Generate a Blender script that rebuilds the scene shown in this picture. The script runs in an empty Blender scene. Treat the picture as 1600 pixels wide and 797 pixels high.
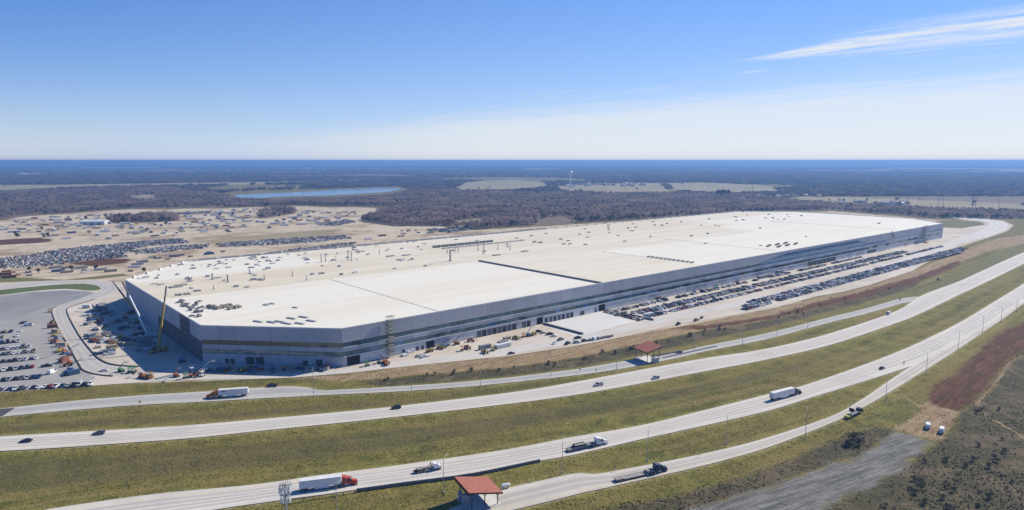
import bpy, math, random
import numpy as np
from mathutils import Vector, Matrix
from mathutils.geometry import tessellate_polygon

R = math.radians
rnd = random.Random(7)
nrs = np.random.RandomState(11)
scene = bpy.context.scene
col = scene.collection

# ------------------------------------------------------------------ camera
CAM_H = 120.0
FPX = 1050.0
PITCH = math.atan(147.5 / FPX)
cam_data = bpy.data.cameras.new('camera')
cam_data.sensor_fit = 'HORIZONTAL'
cam_data.sensor_width = 36.0
cam_data.lens = 36.0 * FPX / 1600.0
cam_data.clip_start = 1.0
cam_data.clip_end = 200000.0
cam = bpy.data.objects.new('camera', cam_data)
cam.location = (0, 0, CAM_H)
cam.rotation_euler = (R(90) - PITCH, 0, 0)
col.objects.link(cam)
scene.camera = cam

# ------------------------------------------------------------------ light
SUN_EL = R(37.0)
SUN_AZ = math.atan2(0.80, 0.60)          # clockwise from +Y (view direction)
SUN_DIR = Vector((math.sin(SUN_AZ) * math.cos(SUN_EL), math.cos(SUN_AZ) * math.cos(SUN_EL), math.sin(SUN_EL)))
sl = bpy.data.lights.new('sun', 'SUN')
sl.energy = 5.0
sl.angle = R(0.5)
sl.color = (1.0, 0.92, 0.78)
sun = bpy.data.objects.new('sun', sl)
sun.rotation_euler = SUN_DIR.to_track_quat('Z', 'Y').to_euler()
sun.location = (200, 100, 400)
col.objects.link(sun)

world = bpy.data.worlds.new('World')
scene.world = world
world.use_nodes = True


class N:
    """small node-tree helper"""
    def __init__(self, nt):
        self.nt = nt
        nt.nodes.clear()

    def new(self, t, **kw):
        n = self.nt.nodes.new(t)
        for k, v in kw.items():
            setattr(n, k, v)
        return n

    def put(self, sock, v):
        if isinstance(v, bpy.types.NodeSocket):
            self.nt.links.new(v, sock)
        elif v is not None:
            if sock.type == 'RGBA' and len(v) == 3:
                v = (*v, 1)
            sock.default_value = v

    def math(self, op, a, b=None, c=None, clamp=False):
        n = self.new('ShaderNodeMath', operation=op, use_clamp=clamp)
        self.put(n.inputs[0], a)
        if b is not None:
            self.put(n.inputs[1], b)
        if c is not None:
            self.put(n.inputs[2], c)
        return n.outputs[0]

    def ss(self, v, lo, hi, to0=0.0, to1=1.0):
        n = self.new('ShaderNodeMapRange', interpolation_type='SMOOTHSTEP')
        self.put(n.inputs[0], v)
        n.inputs[1].default_value = lo
        n.inputs[2].default_value = hi
        n.inputs[3].default_value = to0
        n.inputs[4].default_value = to1
        return n.outputs[0]

    def mix(self, f, a, b):
        n = self.new('ShaderNodeMix', data_type='RGBA')
        self.put(n.inputs[0], f)
        self.put(n.inputs[6], a)
        self.put(n.inputs[7], b)
        return n.outputs[2]

    def noise(self, vec, scale, detail=4.0, rough=0.55, dist=0.0):
        n = self.new('ShaderNodeTexNoise')
        self.put(n.inputs['Vector'], vec)
        n.inputs['Scale'].default_value = scale
        n.inputs['Detail'].default_value = detail
        n.inputs['Roughness'].default_value = rough
        n.inputs['Distortion'].default_value = dist
        return n.outputs[0]

    def sep(self, v):
        n = self.new('ShaderNodeSeparateXYZ')
        self.put(n.inputs[0], v)
        return n.outputs

    def comb(self, x, y, z=0.0):
        n = self.new('ShaderNodeCombineXYZ')
        self.put(n.inputs[0], x); self.put(n.inputs[1], y); self.put(n.inputs[2], z)
        return n.outputs[0]

    def scalev(self, v, s, rot=0.0):
        n = self.new('ShaderNodeMapping', vector_type='TEXTURE')
        self.put(n.inputs[0], v)
        n.inputs['Scale'].default_value = tuple(1.0 / q for q in s)
        n.inputs['Rotation'].default_value = (0, 0, rot)
        return n.outputs[0]


w = N(world.node_tree)
SKY_STRENGTH = 0.074
sky = w.new('ShaderNodeTexSky', sky_type='NISHITA')
sky.sun_disc = False
sky.sun_elevation = SUN_EL
sky.sun_rotation = SUN_AZ
sky.altitude = 150
sky.air_density = 1.0
sky.dust_density = 0.0
sky.ozone_density = 2.6
tc = w.new('ShaderNodeTexCoord')
X, Y, Z = w.sep(tc.outputs['Generated'])
zc = w.math('MAXIMUM', Z, 0.012)
cx = w.math('DIVIDE', X, zc)
cy = w.math('DIVIDE', Y, zc)
s_axis = w.math('ADD', w.math('MULTIPLY', cx, 0.8), w.math('MULTIPLY', cy, 0.6))
t_axis = w.math('SUBTRACT', w.math('MULTIPLY', cx, 0.6), w.math('MULTIPLY', cy, 0.8))
flow = w.comb(w.math('MULTIPLY', s_axis, 0.9), w.math('MULTIPLY', t_axis, 0.22), 0.0)
nz = w.noise(flow, 1.0, 6.0, 0.6, 0.3)
fine = w.noise(w.comb(w.math('MULTIPLY', s_axis, 2.6), w.math('MULTIPLY', t_axis, 0.55), 3.0), 1.0, 7.0, 0.65, 0.6)
# the far sheet of thin high cloud
edge = w.math('ADD', s_axis, w.math('ADD', w.math('MULTIPLY', w.math('SUBTRACT', nz, 0.5), 3.6), w.math('MULTIPLY', w.math('MULTIPLY', w.math('SUBTRACT', fine, 0.5), 3.4), w.ss(Z, 0.02, 0.07))))
bank = w.math('MULTIPLY', w.math('MULTIPLY', w.ss(edge, 6.0, 12.5), w.ss(X, -0.50, 0.02)), 0.88)
# the wisps of cirrus that run along its edge
along = w.ss(t_axis, -4.3, -2.3)
width = w.math('ADD', 0.16, w.math('MULTIPLY', along, 0.85))
off_s = w.math('SUBTRACT', w.math('ADD', s_axis, w.math('MULTIPLY', w.math('SUBTRACT', fine, 0.5), 1.1)), 6.15)
ridge = w.math('SUBTRACT', 1.0, w.math('ABSOLUTE', w.math('DIVIDE', off_s, width)))
wisp = w.math('MULTIPLY', w.math('MULTIPLY', w.ss(ridge, 0.0, 0.8), w.ss(t_axis, -4.5, -3.6)), w.ss(fine, 0.30, 0.60))
small = w.math('MULTIPLY', w.math('MULTIPLY', w.ss(fine, 0.50, 0.72), w.ss(s_axis, 5.6, 7.0)), w.ss(Z, 0.05, 0.09, 0.0, 0.7))
fib = w.noise(w.comb(w.math('MULTIPLY', s_axis, 7.0), w.math('MULTIPLY', t_axis, 1.5), 9.0), 1.0, 8.0, 0.7, 0.9)
wisp = w.math('MULTIPLY', wisp, w.ss(fib, 0.28, 0.60, 0.5, 1.0))
bank = w.math('MULTIPLY', bank, w.math('ADD', 0.80, w.math('MULTIPLY', w.ss(w.math('ADD', w.math('MULTIPLY', fine, 0.6), w.math('MULTIPLY', fib, 0.4)), 0.35, 0.65), w.ss(Z, 0.02, 0.08, 0.1, 0.2))))
cl = w.math('MAXIMUM', w.math('MAXIMUM', bank, wisp), w.math('MULTIPLY', small, w.ss(fib, 0.3, 0.6)))
# thin veil of high haze that thickens towards the horizon
sd = w.math('ADD', w.math('ADD', w.math('MULTIPLY', X, SUN_DIR.x), w.math('MULTIPLY', Y, SUN_DIR.y)), w.math('MULTIPLY', Z, SUN_DIR.z))
vk = w.ss(sd, -0.15, 0.85, -0.018, -0.10)
veil = w.math('SUBTRACT', 1.0, w.math('EXPONENT', w.math('DIVIDE', vk, w.math('ADD', zc, 0.02))))
veil = w.math('MULTIPLY', veil, w.math('SUBTRACT', 1.0, cl))
hue = w.new('ShaderNodeHueSaturation')
hue.inputs['Saturation'].default_value = 1.34
tint = w.new('ShaderNodeMix', data_type='RGBA', blend_type='MULTIPLY')
tint.inputs[0].default_value = 1.0
w.put(tint.inputs[6], sky.outputs[0])
w.put(tint.inputs[7], (1.02, 1.0, 1.30))
w.put(hue.inputs['Color'], tint.outputs[2])
skycol = w.mix(veil, hue.outputs[0], (5.0, 6.9, 9.8))
skycol = w.mix(cl, skycol, (8.1, 8.6, 9.2))
bg = w.new('ShaderNodeBackground')
w.put(bg.inputs[0], skycol)
bg.inputs[1].default_value = SKY_STRENGTH
out = w.new('ShaderNodeOutputWorld')
w.nt.links.new(bg.outputs[0], out.inputs[0])

vs = scene.view_settings
vs.view_transform = 'Standard'
vs.look = 'None'
vs.exposure = 0.38
vs.gamma = 1.0
vs.use_curve_mapping = False
scene.render.engine = 'CYCLES'
cy_ = scene.cycles
cy_.use_denoising = True
cy_.max_bounces = 6
cy_.diffuse_bounces = 1
cy_.glossy_bounces = 3
cy_.transmission_bounces = 2
cy_.transparent_max_bounces = 6
cy_.volume_bounces = 0
cy_.use_adaptive_sampling = True
cy_.adaptive_threshold = 0.01

# ------------------------------------------------------------------ geometry helpers
CP, SP = math.cos(PITCH), math.sin(PITCH)


def G(px, py, z=0.0):
    """the point of the level plane at height z that a survey mark of the photograph stands for"""
    a = (px - 800.0) / FPX
    b = (398.5 - py) / FPX
    d = Vector((a, CP + SP * b, -SP + CP * b))
    t = (z - CAM_H) / d.z
    return Vector((d.x * t, d.y * t, z))


def atY(px, py, depth):
    a = (px - 800.0) / FPX
    b = (398.5 - py) / FPX
    d = Vector((a, CP + SP * b, -SP + CP * b))
    t = depth / d.y
    return Vector((d.x * t, d.y * t, CAM_H + d.z * t))


def tag(o, label=None, cat=None, group=None, kind=None):
    if label:
        o['label'] = label
    if cat:
        o['category'] = cat
    if group:
        o['group'] = group
    if kind:
        o['kind'] = kind
    return o


def empty(name, loc=(0, 0, 0), rz=0.0):
    o = bpy.data.objects.new(name, None)
    o.empty_display_size = 0.5
    o.location = loc
    o.rotation_euler = (0, 0, rz)
    col.objects.link(o)
    return o


class MB:
    def __init__(self):
        self.v = []; self.f = []; self.m = []

    def face(self, pts, mi=0):
        b = len(self.v)
        self.v += [tuple(p) for p in pts]
        self.f.append(tuple(range(b, b + len(pts)))); self.m.append(mi)

    def hexa(self, p, mi=0):
        """p: 8 points, bottom ring then top ring, both counter-clockwise from above"""
        b = len(self.v)
        self.v += [tuple(q) for q in p]
        for q in ((3, 2, 1, 0), (4, 5, 6, 7), (0, 1, 5, 4), (1, 2, 6, 5), (2, 3, 7, 6), (3, 0, 4, 7)):
            self.f.append(tuple(b + i for i in q)); self.m.append(mi)
        return self

    def box(self, c, s, mi=0, rz=0.0):
        hx, hy, hz = s[0] / 2, s[1] / 2, s[2] / 2
        ca, sa = math.cos(rz), math.sin(rz)
        pts = []
        for z in (-hz, hz):
            for x, y in ((-hx, -hy), (hx, -hy), (hx, hy), (-hx, hy)):
                pts.append((c[0] + x * ca - y * sa, c[1] + x * sa + y * ca, c[2] + z))
        return self.hexa(pts, mi)

    def bx(self, x0, x1, y0, y1, z0, z1, mi=0):
        return self.box(((x0 + x1) / 2, (y0 + y1) / 2, (z0 + z1) / 2), (x1 - x0, y1 - y0, z1 - z0), mi)

    def taper(self, x0, x1, y, z0, X0, X1, Y, z1, mi=0):
        """a frustum: bottom x0..x1, +-y at z0; top X0..X1, +-Y at z1"""
        return self.hexa([(x0, -y, z0), (x1, -y, z0), (x1, y, z0), (x0, y, z0), (X0, -Y, z1), (X1, -Y, z1), (X1, Y, z1), (X0, Y, z1)], mi)

    def tube(self, a, b, r0, r1=None, n=8, mi=0, caps=True):
        r1 = r0 if r1 is None else r1
        a = Vector(a); b = Vector(b)
        d = (b - a).normalized()
        u = d.orthogonal().normalized(); w_ = d.cross(u)
        base = len(self.v)
        for c, r in ((a, r0), (b, r1)):
            for i in range(n):
                t = 2 * math.pi * i / n
                self.v.append(tuple(c + u * (math.cos(t) * r) + w_ * (math.sin(t) * r)))
        for i in range(n):
            j = (i + 1) % n
            self.f.append((base + i, base + j, base + n + j, base + n + i)); self.m.append(mi)
        if caps:
            self.f.append(tuple(base + n - 1 - i for i in range(n))); self.m.append(mi)
            self.f.append(tuple(base + n + i for i in range(n))); self.m.append(mi)
        return self

    def bar(self, a, b, wd, mi=0):
        return self.tube(a, b, wd * 0.7071, None, 4, mi)

    def extr(self, prof, y0, y1, mi=0):
        """extrude an x-z profile (counter-clockwise seen from -y) from y0 to y1"""
        n = len(prof); b = len(self.v)
        self.v += [(x, y0, z) for x, z in prof] + [(x, y1, z) for x, z in prof]
        self.f.append(tuple(b + i for i in range(n))); self.m.append(mi)
        self.f.append(tuple(b + n + n - 1 - i for i in range(n))); self.m.append(mi)
        for i in range(n):
            j = (i + 1) % n
            self.f.append((b + j, b + i, b + n + i, b + n + j)); self.m.append(mi)
        return self

    def wheel(self, x, y, r, wd, mi=0, n=10):
        return self.tube((x, y - wd / 2, r), (x, y + wd / 2, r), r, None, n, mi)

    def mesh(self, name, mats):
        me = bpy.data.meshes.new(name)
        me.from_pydata(self.v, [], self.f)
        for m in (mats if isinstance(mats, (list, tuple)) else [mats]):
            me.materials.append(m)
        if isinstance(mats, (list, tuple)) and len(mats) > 1:
            me.polygons.foreach_set('material_index', self.m)
        me.update()
        return me

    def build(self, name, mats, parent=None):
        o = bpy.data.objects.new(name, self.mesh(name, mats))
        o.parent = parent
        col.objects.link(o)
        return o


def mesh_obj(name, me, parent=None):
    o = bpy.data.objects.new(name, me)
    o.parent = parent
    col.objects.link(o)
    return o


def copy_tree(o, parent=None):
    c = o.copy()
    col.objects.link(c)
    c.parent = parent
    for ch in list(o.children):
        copy_tree(ch, c)
    return c


def big_mesh(name, V, F, mats, mi=None, parent=None, corners=3):
    """mesh from numpy arrays: V (n,3), F (m,corners)"""
    me = bpy.data.meshes.new(name)
    nv, nf = len(V), len(F)
    me.vertices.add(nv)
    me.vertices.foreach_set('co', np.ascontiguousarray(V, dtype=np.float32).ravel())
    me.loops.add(nf * corners)
    me.loops.foreach_set('vertex_index', np.ascontiguousarray(F, dtype=np.int32).ravel())
    me.polygons.add(nf)
    me.polygons.foreach_set('loop_start', np.arange(nf, dtype=np.int32) * corners)
    me.polygons.foreach_set('loop_total', np.full(nf, corners, dtype=np.int32))
    for m in mats:
        me.materials.append(m)
    if mi is not None:
        me.polygons.foreach_set('material_index', np.ascontiguousarray(mi, dtype=np.int32))
    me.update(calc_edges=True)
    return mesh_obj(name, me, parent)


def spline(pts, step):
    """Catmull-Rom through 2-D points, resampled at about STEP metres"""
    P = [np.array((p[0], p[1]), float) for p in pts]
    P = [2 * P[0] - P[1]] + P + [2 * P[-1] - P[-2]]
    outp = []
    for i in range(1, len(P) - 2):
        n = max(2, int(np.linalg.norm(P[i + 1] - P[i]) / step))
        for k in range(n):
            t = k / n
            a, b, c, d = P[i - 1], P[i], P[i + 1], P[i + 2]
            outp.append(0.5 * (2 * b + (c - a) * t + (2 * a - 5 * b + 4 * c - d) * t * t + (3 * b - a - 3 * c + d) * t ** 3))
    outp.append(P[-2])
    return np.array(outp)


def resample(P, n):
    d = np.r_[0, np.cumsum(np.linalg.norm(np.diff(P, axis=0), axis=1))]
    t = np.linspace(0, d[-1], n)
    return np.c_[np.interp(t, d, P[:, 0]), np.interp(t, d, P[:, 1])]


def px2w(pts, z=0.0):
    return np.array([G(x, y, z)[:2] for x, y in pts])


def sdist(P, poly, margin=None):
    """signed distance of points P (n,2) to a closed polygon, positive inside"""
    P = np.asarray(P, float); poly = np.asarray(poly, float)
    n = len(poly)
    if margin is not None:
        lo, hi = poly.min(0) - margin, poly.max(0) + margin
        near = (P[:, 0] > lo[0]) & (P[:, 0] < hi[0]) & (P[:, 1] > lo[1]) & (P[:, 1] < hi[1])
        res = np.full(len(P), -float(margin))
        if near.any():
            res[near] = np.maximum(sdist(P[near], poly), -margin)
        return res
    d2 = np.full(len(P), 1e18)
    inside = np.zeros(len(P), bool)
    for i in range(n):
        a = poly[i]; b = poly[(i + 1) % n]
        e = b - a
        wv = P - a
        t = np.clip((wv @ e) / max(e @ e, 1e-9), 0, 1)
        q = wv - t[:, None] * e
        d2 = np.minimum(d2, (q * q).sum(1))
        c = ((a[1] <= P[:, 1]) & (b[1] > P[:, 1])) | ((b[1] <= P[:, 1]) & (a[1] > P[:, 1]))
        xi = a[0] + (P[:, 1] - a[1]) / (e[1] if abs(e[1]) > 1e-9 else 1e-9) * e[0]
        inside ^= c & (P[:, 0] < xi)
    d = np.sqrt(d2)
    return np.where(inside, d, -d)


# ------------------------------------------------------------------ materials
MATS = {}


def mat(name, colr, rough=0.8, metal=0.0, var=0.12, scale=0.6, spec=0.3, bump=0.0):
    """plain coloured surface with a little uneven dirt"""
    if name in MATS:
        return MATS[name]
    m = bpy.data.materials.new(name)
    m.use_nodes = True
    n = N(m.node_tree)
    b = n.new('ShaderNodeBsdfPrincipled')
    o = n.new('ShaderNodeOutputMaterial')
    n.nt.links.new(b.outputs[0], o.inputs[0])
    b.inputs['Roughness'].default_value = rough
    b.inputs['Metallic'].default_value = metal
    b.inputs['Specular IOR Level'].default_value = spec
    if var > 0:
        geo = n.new('ShaderNodeNewGeometry')
        nn = n.noise(geo.outputs['Position'], scale, 3.0)
        k = n.ss(nn, 0.25, 0.75, 1 - var, 1 + var)
        mx = n.new('ShaderNodeVectorMath', operation='SCALE')
        mx.inputs[0].default_value = colr
        n.put(mx.inputs['Scale'], k)
        n.put(b.inputs['Base Color'], mx.outputs[0])
        if bump:
            bp = n.new('ShaderNodeBump')
            bp.inputs['Strength'].default_value = 1.0
            bp.inputs['Distance'].default_value = bump
            n.put(bp.inputs['Height'], nn)
            n.nt.links.new(bp.outputs[0], b.inputs['Normal'])
    else:
        b.inputs['Base Color'].default_value = (*colr, 1)
    MATS[name] = m
    return m

# ------------------------------------------------------------------ building frame (long wall runs along U, depth along V)
B0 = G(536, 573)
UU = Vector((0.758, 0.652, 0)).normalized()
VV = Vector((-UU.y, UU.x, 0))
BRZ = math.atan2(UU.y, UU.x)
ROOF = 22.4


def B(u, v, z=0.0):
    return Vector((B0.x + UU.x * u + VV.x * v, B0.y + UU.y * u + VV.y * v, z))


def to_uv(p):
    d = Vector((p[0] - B0.x, p[1] - B0.y, 0))
    return d.dot(UU), d.dot(VV)


def wall_u(px, v=0.0):
    """U of the upright line on the long wall seen in photo column px"""
    a = (px - 800.0) / FPX / CP
    # point (x, y) on the wall with x = a * depth-ratio; solved at mid wall height
    best = None
    lo, hi = -80.0, 1100.0
    for _ in range(50):
        m = (lo + hi) / 2
        p = B(m, v)
        f = p.y * CP + (CAM_H - 8) * SP
        if p.x / f * FPX + 800 < px:
            lo = m
        else:
            hi = m
    return (lo + hi) / 2


FOOT = [(0, 0), (1012, 0), (1076, 66), (1076, 262), (1004, 336), (8, 336), (-60, 262), (-60, 62)]

# ------------------------------------------------------------------ pavement outlines (survey marks of the photograph)
R1_T = [(-500, 687), (-120, 650), (25, 636), (125, 625.5), (225, 617.5), (325, 611.5), (400, 606), (450, 603.5), (484, 606), (500, 610), (560, 607.5), (643, 602.5), (720, 597), (800, 589.5), (900, 577), (965, 566), (1010, 557.5), (1065, 549), (1100, 541), (1200, 520.5), (1300, 495), (1350, 483), (1406, 467), (1434, 463.5)]
R1_B = [(-500, 703), (-120, 664), (10, 650.5), (125, 640), (225, 632.5), (325, 627.5), (400, 623), (450, 620.5), (484, 618.5), (500, 617.5), (560, 615), (643, 610.5), (720, 605), (800, 597.5), (900, 586.5), (965, 577.5), (1010, 569), (1065, 558), (1100, 549.5), (1200, 529.5), (1300, 503), (1350, 491), (1406, 475), (1434, 469)]
R2_T = [(-500, 713), (-160, 692), (0, 682), (100, 676), (200, 670.5), (300, 664), (400, 655.5), (600, 637), (800, 613), (900, 596.5), (1000, 578), (1100, 560), (1200, 544.5), (1300, 520), (1400, 486), (1440, 462), (1500, 439), (1526, 427), (1600, 394), (1700, 352)]
R2_B = [(-500, 732), (-160, 713), (0, 705), (100, 699), (200, 692), (300, 684.5), (400, 674), (600, 653.5), (800, 630.5), (900, 617), (1000, 599.5), (1100, 580.5), (1200, 561.5), (1300, 538), (1400, 505), (1440, 489), (1500, 460), (1526, 448), (1600, 412), (1700, 362)]
R3_T = [(-500, 888), (-150, 832), (70, 797), (125, 788), (251, 771), (400, 757), (500, 742.5), (600, 730), (701, 716), (800, 701), (900, 682), (1000, 665), (1101, 641), (1200, 616), (1250, 604), (1325, 579), (1401, 550.5), (1451, 528), (1501, 503), (1551, 473), (1600, 443), (1720, 368)]
R3_B = [(-500, 940), (-150, 880), (150, 828), (326, 798), (400, 787), (450, 780), (555, 766), (640, 755), (740, 741), (844, 720), (900, 710), (1000, 687), (1101, 665), (1200, 642), (1270, 620.5), (1350, 596), (1418, 574), (1445, 563), (1480, 545), (1534, 515), (1600, 472), (1640, 446), (1720, 393)]
R4_T = [(300, 1010), (420, 940), (560, 870), (650, 822), (720, 788), (784, 765), (850, 750), (902, 739), (930, 741), (960, 736), (1051, 719), (1130, 702), (1200, 683.5), (1300, 650), (1350, 622), (1386, 597), (1430, 568), (1470, 543), (1534, 507), (1570, 484), (1600, 464), (1650, 432)]
R4_B = [(380, 1090), (480, 1000), (600, 920), (720, 840), (770, 806), (810, 795), (860, 783), (912, 769.5), (940, 764), (970, 757), (1060, 737), (1140, 717), (1212, 695), (1308, 657), (1362, 629), (1416, 597), (1466, 565.5), (1501, 543), (1536, 519), (1570, 496), (1600, 474), (1650, 440)]
YARD = [(-160, 622), (0, 613), (100, 605.7), (200, 598.7), (276, 594), (400, 592), (455, 590), (543, 583), (651, 570.6), (800, 555.5), (900, 540.5), (986, 524), (1051, 508), (1101, 500), (1200, 483.5), (1275, 463), (1318, 456), (1360, 445), (1426, 423), (1476, 394), (1511, 380), (1545, 371), (1572, 361), (1582, 352), (1566, 344.5), (1540, 351), (1500, 357), (1455, 357), (1440, 352), (1300, 360), (900, 420), (560, 500), (300, 500), (215, 468), (190, 441), (150, 438), (75, 438.5), (0, 443), (-160, 458)]
ROADS = {}
for nm, T_, Bt in (('r1', R1_T, R1_B), ('r2', R2_T, R2_B), ('r3', R3_T, R3_B), ('r4', R4_T, R4_B)):
    ROADS[nm] = (spline(px2w(T_), 4.0), spline(px2w(Bt), 4.0))
YARD_W = px2w(YARD)
PAVED = [np.vstack([t, b[::-1]]) for t, b in ROADS.values()] + [YARD_W]

SAND = [(-400, 640), (-160, 622), (0, 613), (200, 598.7), (400, 592), (543, 583), (800, 555), (986, 524), (1200, 483.5), (1360, 445), (1476, 394), (1545, 371), (1574, 361), (1584, 352), (1566, 343.5), (1460, 343), (1300, 330), (1150, 334), (1000, 344), (900, 350), (715, 361), (690, 353), (620, 354), (565, 347), (600, 328), (590, 325), (460, 322.5), (400, 324), (330, 326), (200, 327), (120, 333), (45, 337.5), (0, 345), (-160, 352), (-400, 362)]
SAND_W = px2w(SAND)

ZONES = {
 'dirt': [
  [(1456, 599), (1495, 577), (1531, 544), (1555, 520), (1600, 500), (1680, 470), (1680, 520), (1600, 544), (1575, 560), (1555, 579), (1547, 599), (1523, 623), (1499, 637), (1470, 632), (1452, 622)],
  [(1040, 513), (1100, 506), (1200, 491), (1280, 469), (1340, 455), (1430, 430), (1500, 404), (1500, 412), (1430, 440), (1340, 465), (1280, 478), (1200, 497), (1100, 511)],
  [(105, 412), (160, 404), (205, 404), (200, 410), (150, 416)],
  [(-60, 378), (60, 371), (85, 374), (70, 379), (-60, 386)],
  [(255, 386), (300, 382), (305, 384), (262, 389)]],
 'gravel': [[(1040, 797), (1063, 797), (1120, 778), (1200, 755), (1250, 737.5), (1350, 705), (1401, 670), (1458, 685), (1413, 722), (1363, 752.6), (1300, 778), (1240, 815), (1000, 840)]],
 'straw': [
  [(455, 590), (543, 584), (651, 571), (800, 555), (900, 540), (986, 524), (1051, 508), (1101, 500), (1200, 484), (1275, 464), (1318, 457), (1360, 446), (1426, 423), (1490, 395), (1560, 371), (1640, 362), (1640, 372), (1540, 392), (1470, 420), (1400, 447), (1300, 473), (1200, 497.5), (1100, 512), (1000, 533), (900, 555), (800, 569), (651, 582), (540, 592)],
  [(1400, 664), (1440, 637), (1450, 620), (1475, 626), (1500, 634), (1490, 660), (1466, 683), (1424, 673)]],
 'brush': [
  [(560, 592), (651, 583), (800, 570), (900, 556), (1000, 534), (1100, 513), (1200, 498), (1300, 474), (1400, 446), (1440, 432), (1430, 446), (1400, 456), (1300, 482), (1200, 508), (1100, 527), (1000, 550), (900, 570), (800, 583), (700, 592), (600, 600)],
  [(1700, 510), (1600, 545), (1575, 562), (1550, 600), (1523, 625), (1499, 640), (1489, 668), (1462, 685), (1413, 723), (1300, 779), (1200, 840), (1500, 900), (1900, 800)],
  [(900, 812), (940, 790), (1060, 768), (1140, 745), (1230, 716), (1300, 684), (1370, 660), (1400, 668), (1350, 704), (1250, 737), (1200, 754), (1063, 796), (1000, 830)],
 ],
 'rank': [[(-150, 728), (0, 716), (160, 706), (330, 694), (520, 677), (700, 655), (860, 634), (1000, 613), (1150, 587), (1270, 560), (1270, 568), (1150, 598), (1000, 630), (860, 655), (700, 682), (520, 708), (330, 730), (150, 748), (0, 764), (-150, 776)],
          [(0, 660), (150, 650), (330, 640), (500, 630), (650, 619), (800, 603), (900, 590), (900, 594), (800, 608), (650, 625), (500, 638), (330, 650), (150, 661), (0, 671)]],
 'field': [
  [(-200, 290), (0, 289), (100, 288.5), (400, 284.5), (520, 282), (590, 279), (596, 281), (530, 284.5), (400, 288), (250, 291), (100, 294.5), (0, 296.5), (-200, 299)],
  [(714, 294), (729, 284.5), (800, 280.5), (850, 285), (858, 293), (800, 299), (720, 299)],
  [(870, 291), (920, 287), (1030, 286), (1050, 303), (960, 303), (880, 300)],
  [(1040, 286), (1100, 285), (1200, 290), (1218, 299), (1170, 303), (1110, 303), (1060, 300)],
  [(1245, 307), (1330, 308), (1460, 313), (1600, 319), (1750, 324), (1750, 335), (1600, 330), (1450, 325), (1330, 321), (1255, 317)],
  [(205, 306), (240, 304), (238, 313), (210, 313)],
  [(715, 345), (750, 341), (752, 351), (715, 353)],
  [(310, 377), (430, 364), (540, 357), (480, 371), (340, 382)],
  [(30, 272.8), (75, 272.3), (75, 275), (30, 275.3)], [(390, 269), (500, 268.3), (500, 270.6), (390, 271.2)], [(640, 269), (740, 268), (740, 270), (640, 271)], [(930, 274.8), (992, 274), (992, 276), (930, 276.6)],
  [(1530, 291), (1650, 290.4), (1650, 293), (1530, 293.4)], [(1380, 262), (1650, 264), (1650, 266.8), (1380, 264.6)], [(820, 264), (880, 262.6), (880, 264.6), (820, 266)], [(1180, 258), (1320, 257.6), (1320, 259.2), (1180, 259.6)], [(120, 262), (260, 261), (260, 263), (120, 264)]],
 'lush': [
  [(-160, 470), (0, 453), (75, 446), (125, 443.5), (150, 446), (157, 452), (140, 454), (100, 451.5), (50, 455), (0, 461), (-160, 478)],
  [(100, 437), (190, 427), (205, 430), (150, 436), (0, 441), (-160, 448), (-160, 440), (0, 432)],
  [(1462, 345), (1500, 344), (1535, 347), (1540, 353), (1510, 357), (1462, 354)],
  [(1085, 506), (1140, 498), (1200, 487), (1180, 492), (1110, 505)],
  [(1240, 470), (1330, 452), (1390, 436), (1340, 455), (1270, 471)],
  [(1330, 481), (1400, 461), (1470, 437), (1540, 402), (1600, 374), (1640, 366), (1640, 372), (1600, 390), (1540, 421), (1480, 446), (1410, 465)],
  [(830, 346), (880, 338), (905, 342), (860, 354)]],
}
LAKE = [(366, 304), (400, 302.5), (470, 299.5), (525, 296), (570, 294), (600, 293), (625, 294.5), (606, 299.5), (570, 302), (530, 304.5), (470, 306.5), (430, 307.5), (400, 309.5), (372, 308)]
LAKE_W = px2w(LAKE)
WOODS = [
 [(-260, 302), (0, 298), (100, 296.5), (250, 293), (358, 307), (372, 314), (430, 314.5), (530, 312), (612, 306.5), (640, 299), (714, 298), (760, 300), (600, 323), (460, 321), (400, 323), (200, 325.5), (120, 332), (45, 336.5), (0, 344), (-260, 356)],
 [(600, 323), (760, 300), (880, 302), (1000, 304), (1060, 303), (1100, 305), (1190, 307), (1250, 317), (1330, 321), (1450, 327), (1600, 332), (1900, 341), (1900, 352), (1600, 342.5), (1460, 341), (1300, 328), (1150, 331), (1000, 342), (900, 348), (750, 357), (715, 358), (690, 353), (620, 353), (563, 346)],
 [(165, 342), (280, 336), (280, 346), (165, 349)],
 [(400, 331), (445, 325), (465, 333), (405, 343)]]
WOODS_W = [px2w(p) for p in WOODS]
ZONES_W = {k: [px2w(p) for p in v] for k, v in ZONES.items()}
LANES = [[(1400, 606), (1425, 622), (1448, 640)], [(1640, 530), (1575, 565), (1550, 602), (1525, 626), (1545, 645), (1600, 678), (1680, 720)], [(1466, 578), (1495, 590)]]
LANES_W = [px2w(p) for p in LANES]


def pdist(P, line):
    d = np.full(len(P), 1e9)
    for a, b in zip(line[:-1], line[1:]):
        e = b - a
        t = np.clip(((P - a) @ e) / (e @ e), 0, 1)
        q = P - a - t[:, None] * e
        d = np.minimum(d, np.sqrt((q * q).sum(1)))
    return d


def wav(P, s, k=0.0):
    x, y = P[:, 0] / s + k, P[:, 1] / s - k
    return (np.sin(x * 1.3 + 1.7 * np.sin(y * 0.7 + k)) + np.sin(y * 1.1 + 1.3 * np.sin(x * 0.9)) + np.sin((x + y) * 0.7 + 2.1 * k)) / 3


def pave_dist(P):
    d = np.full(len(P), -1e9)
    for poly in PAVED:
        d = np.maximum(d, sdist(P, poly, 14.0))
    d = np.maximum(d, sdist(P, SAND_W, 14.0))
    return d


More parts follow.
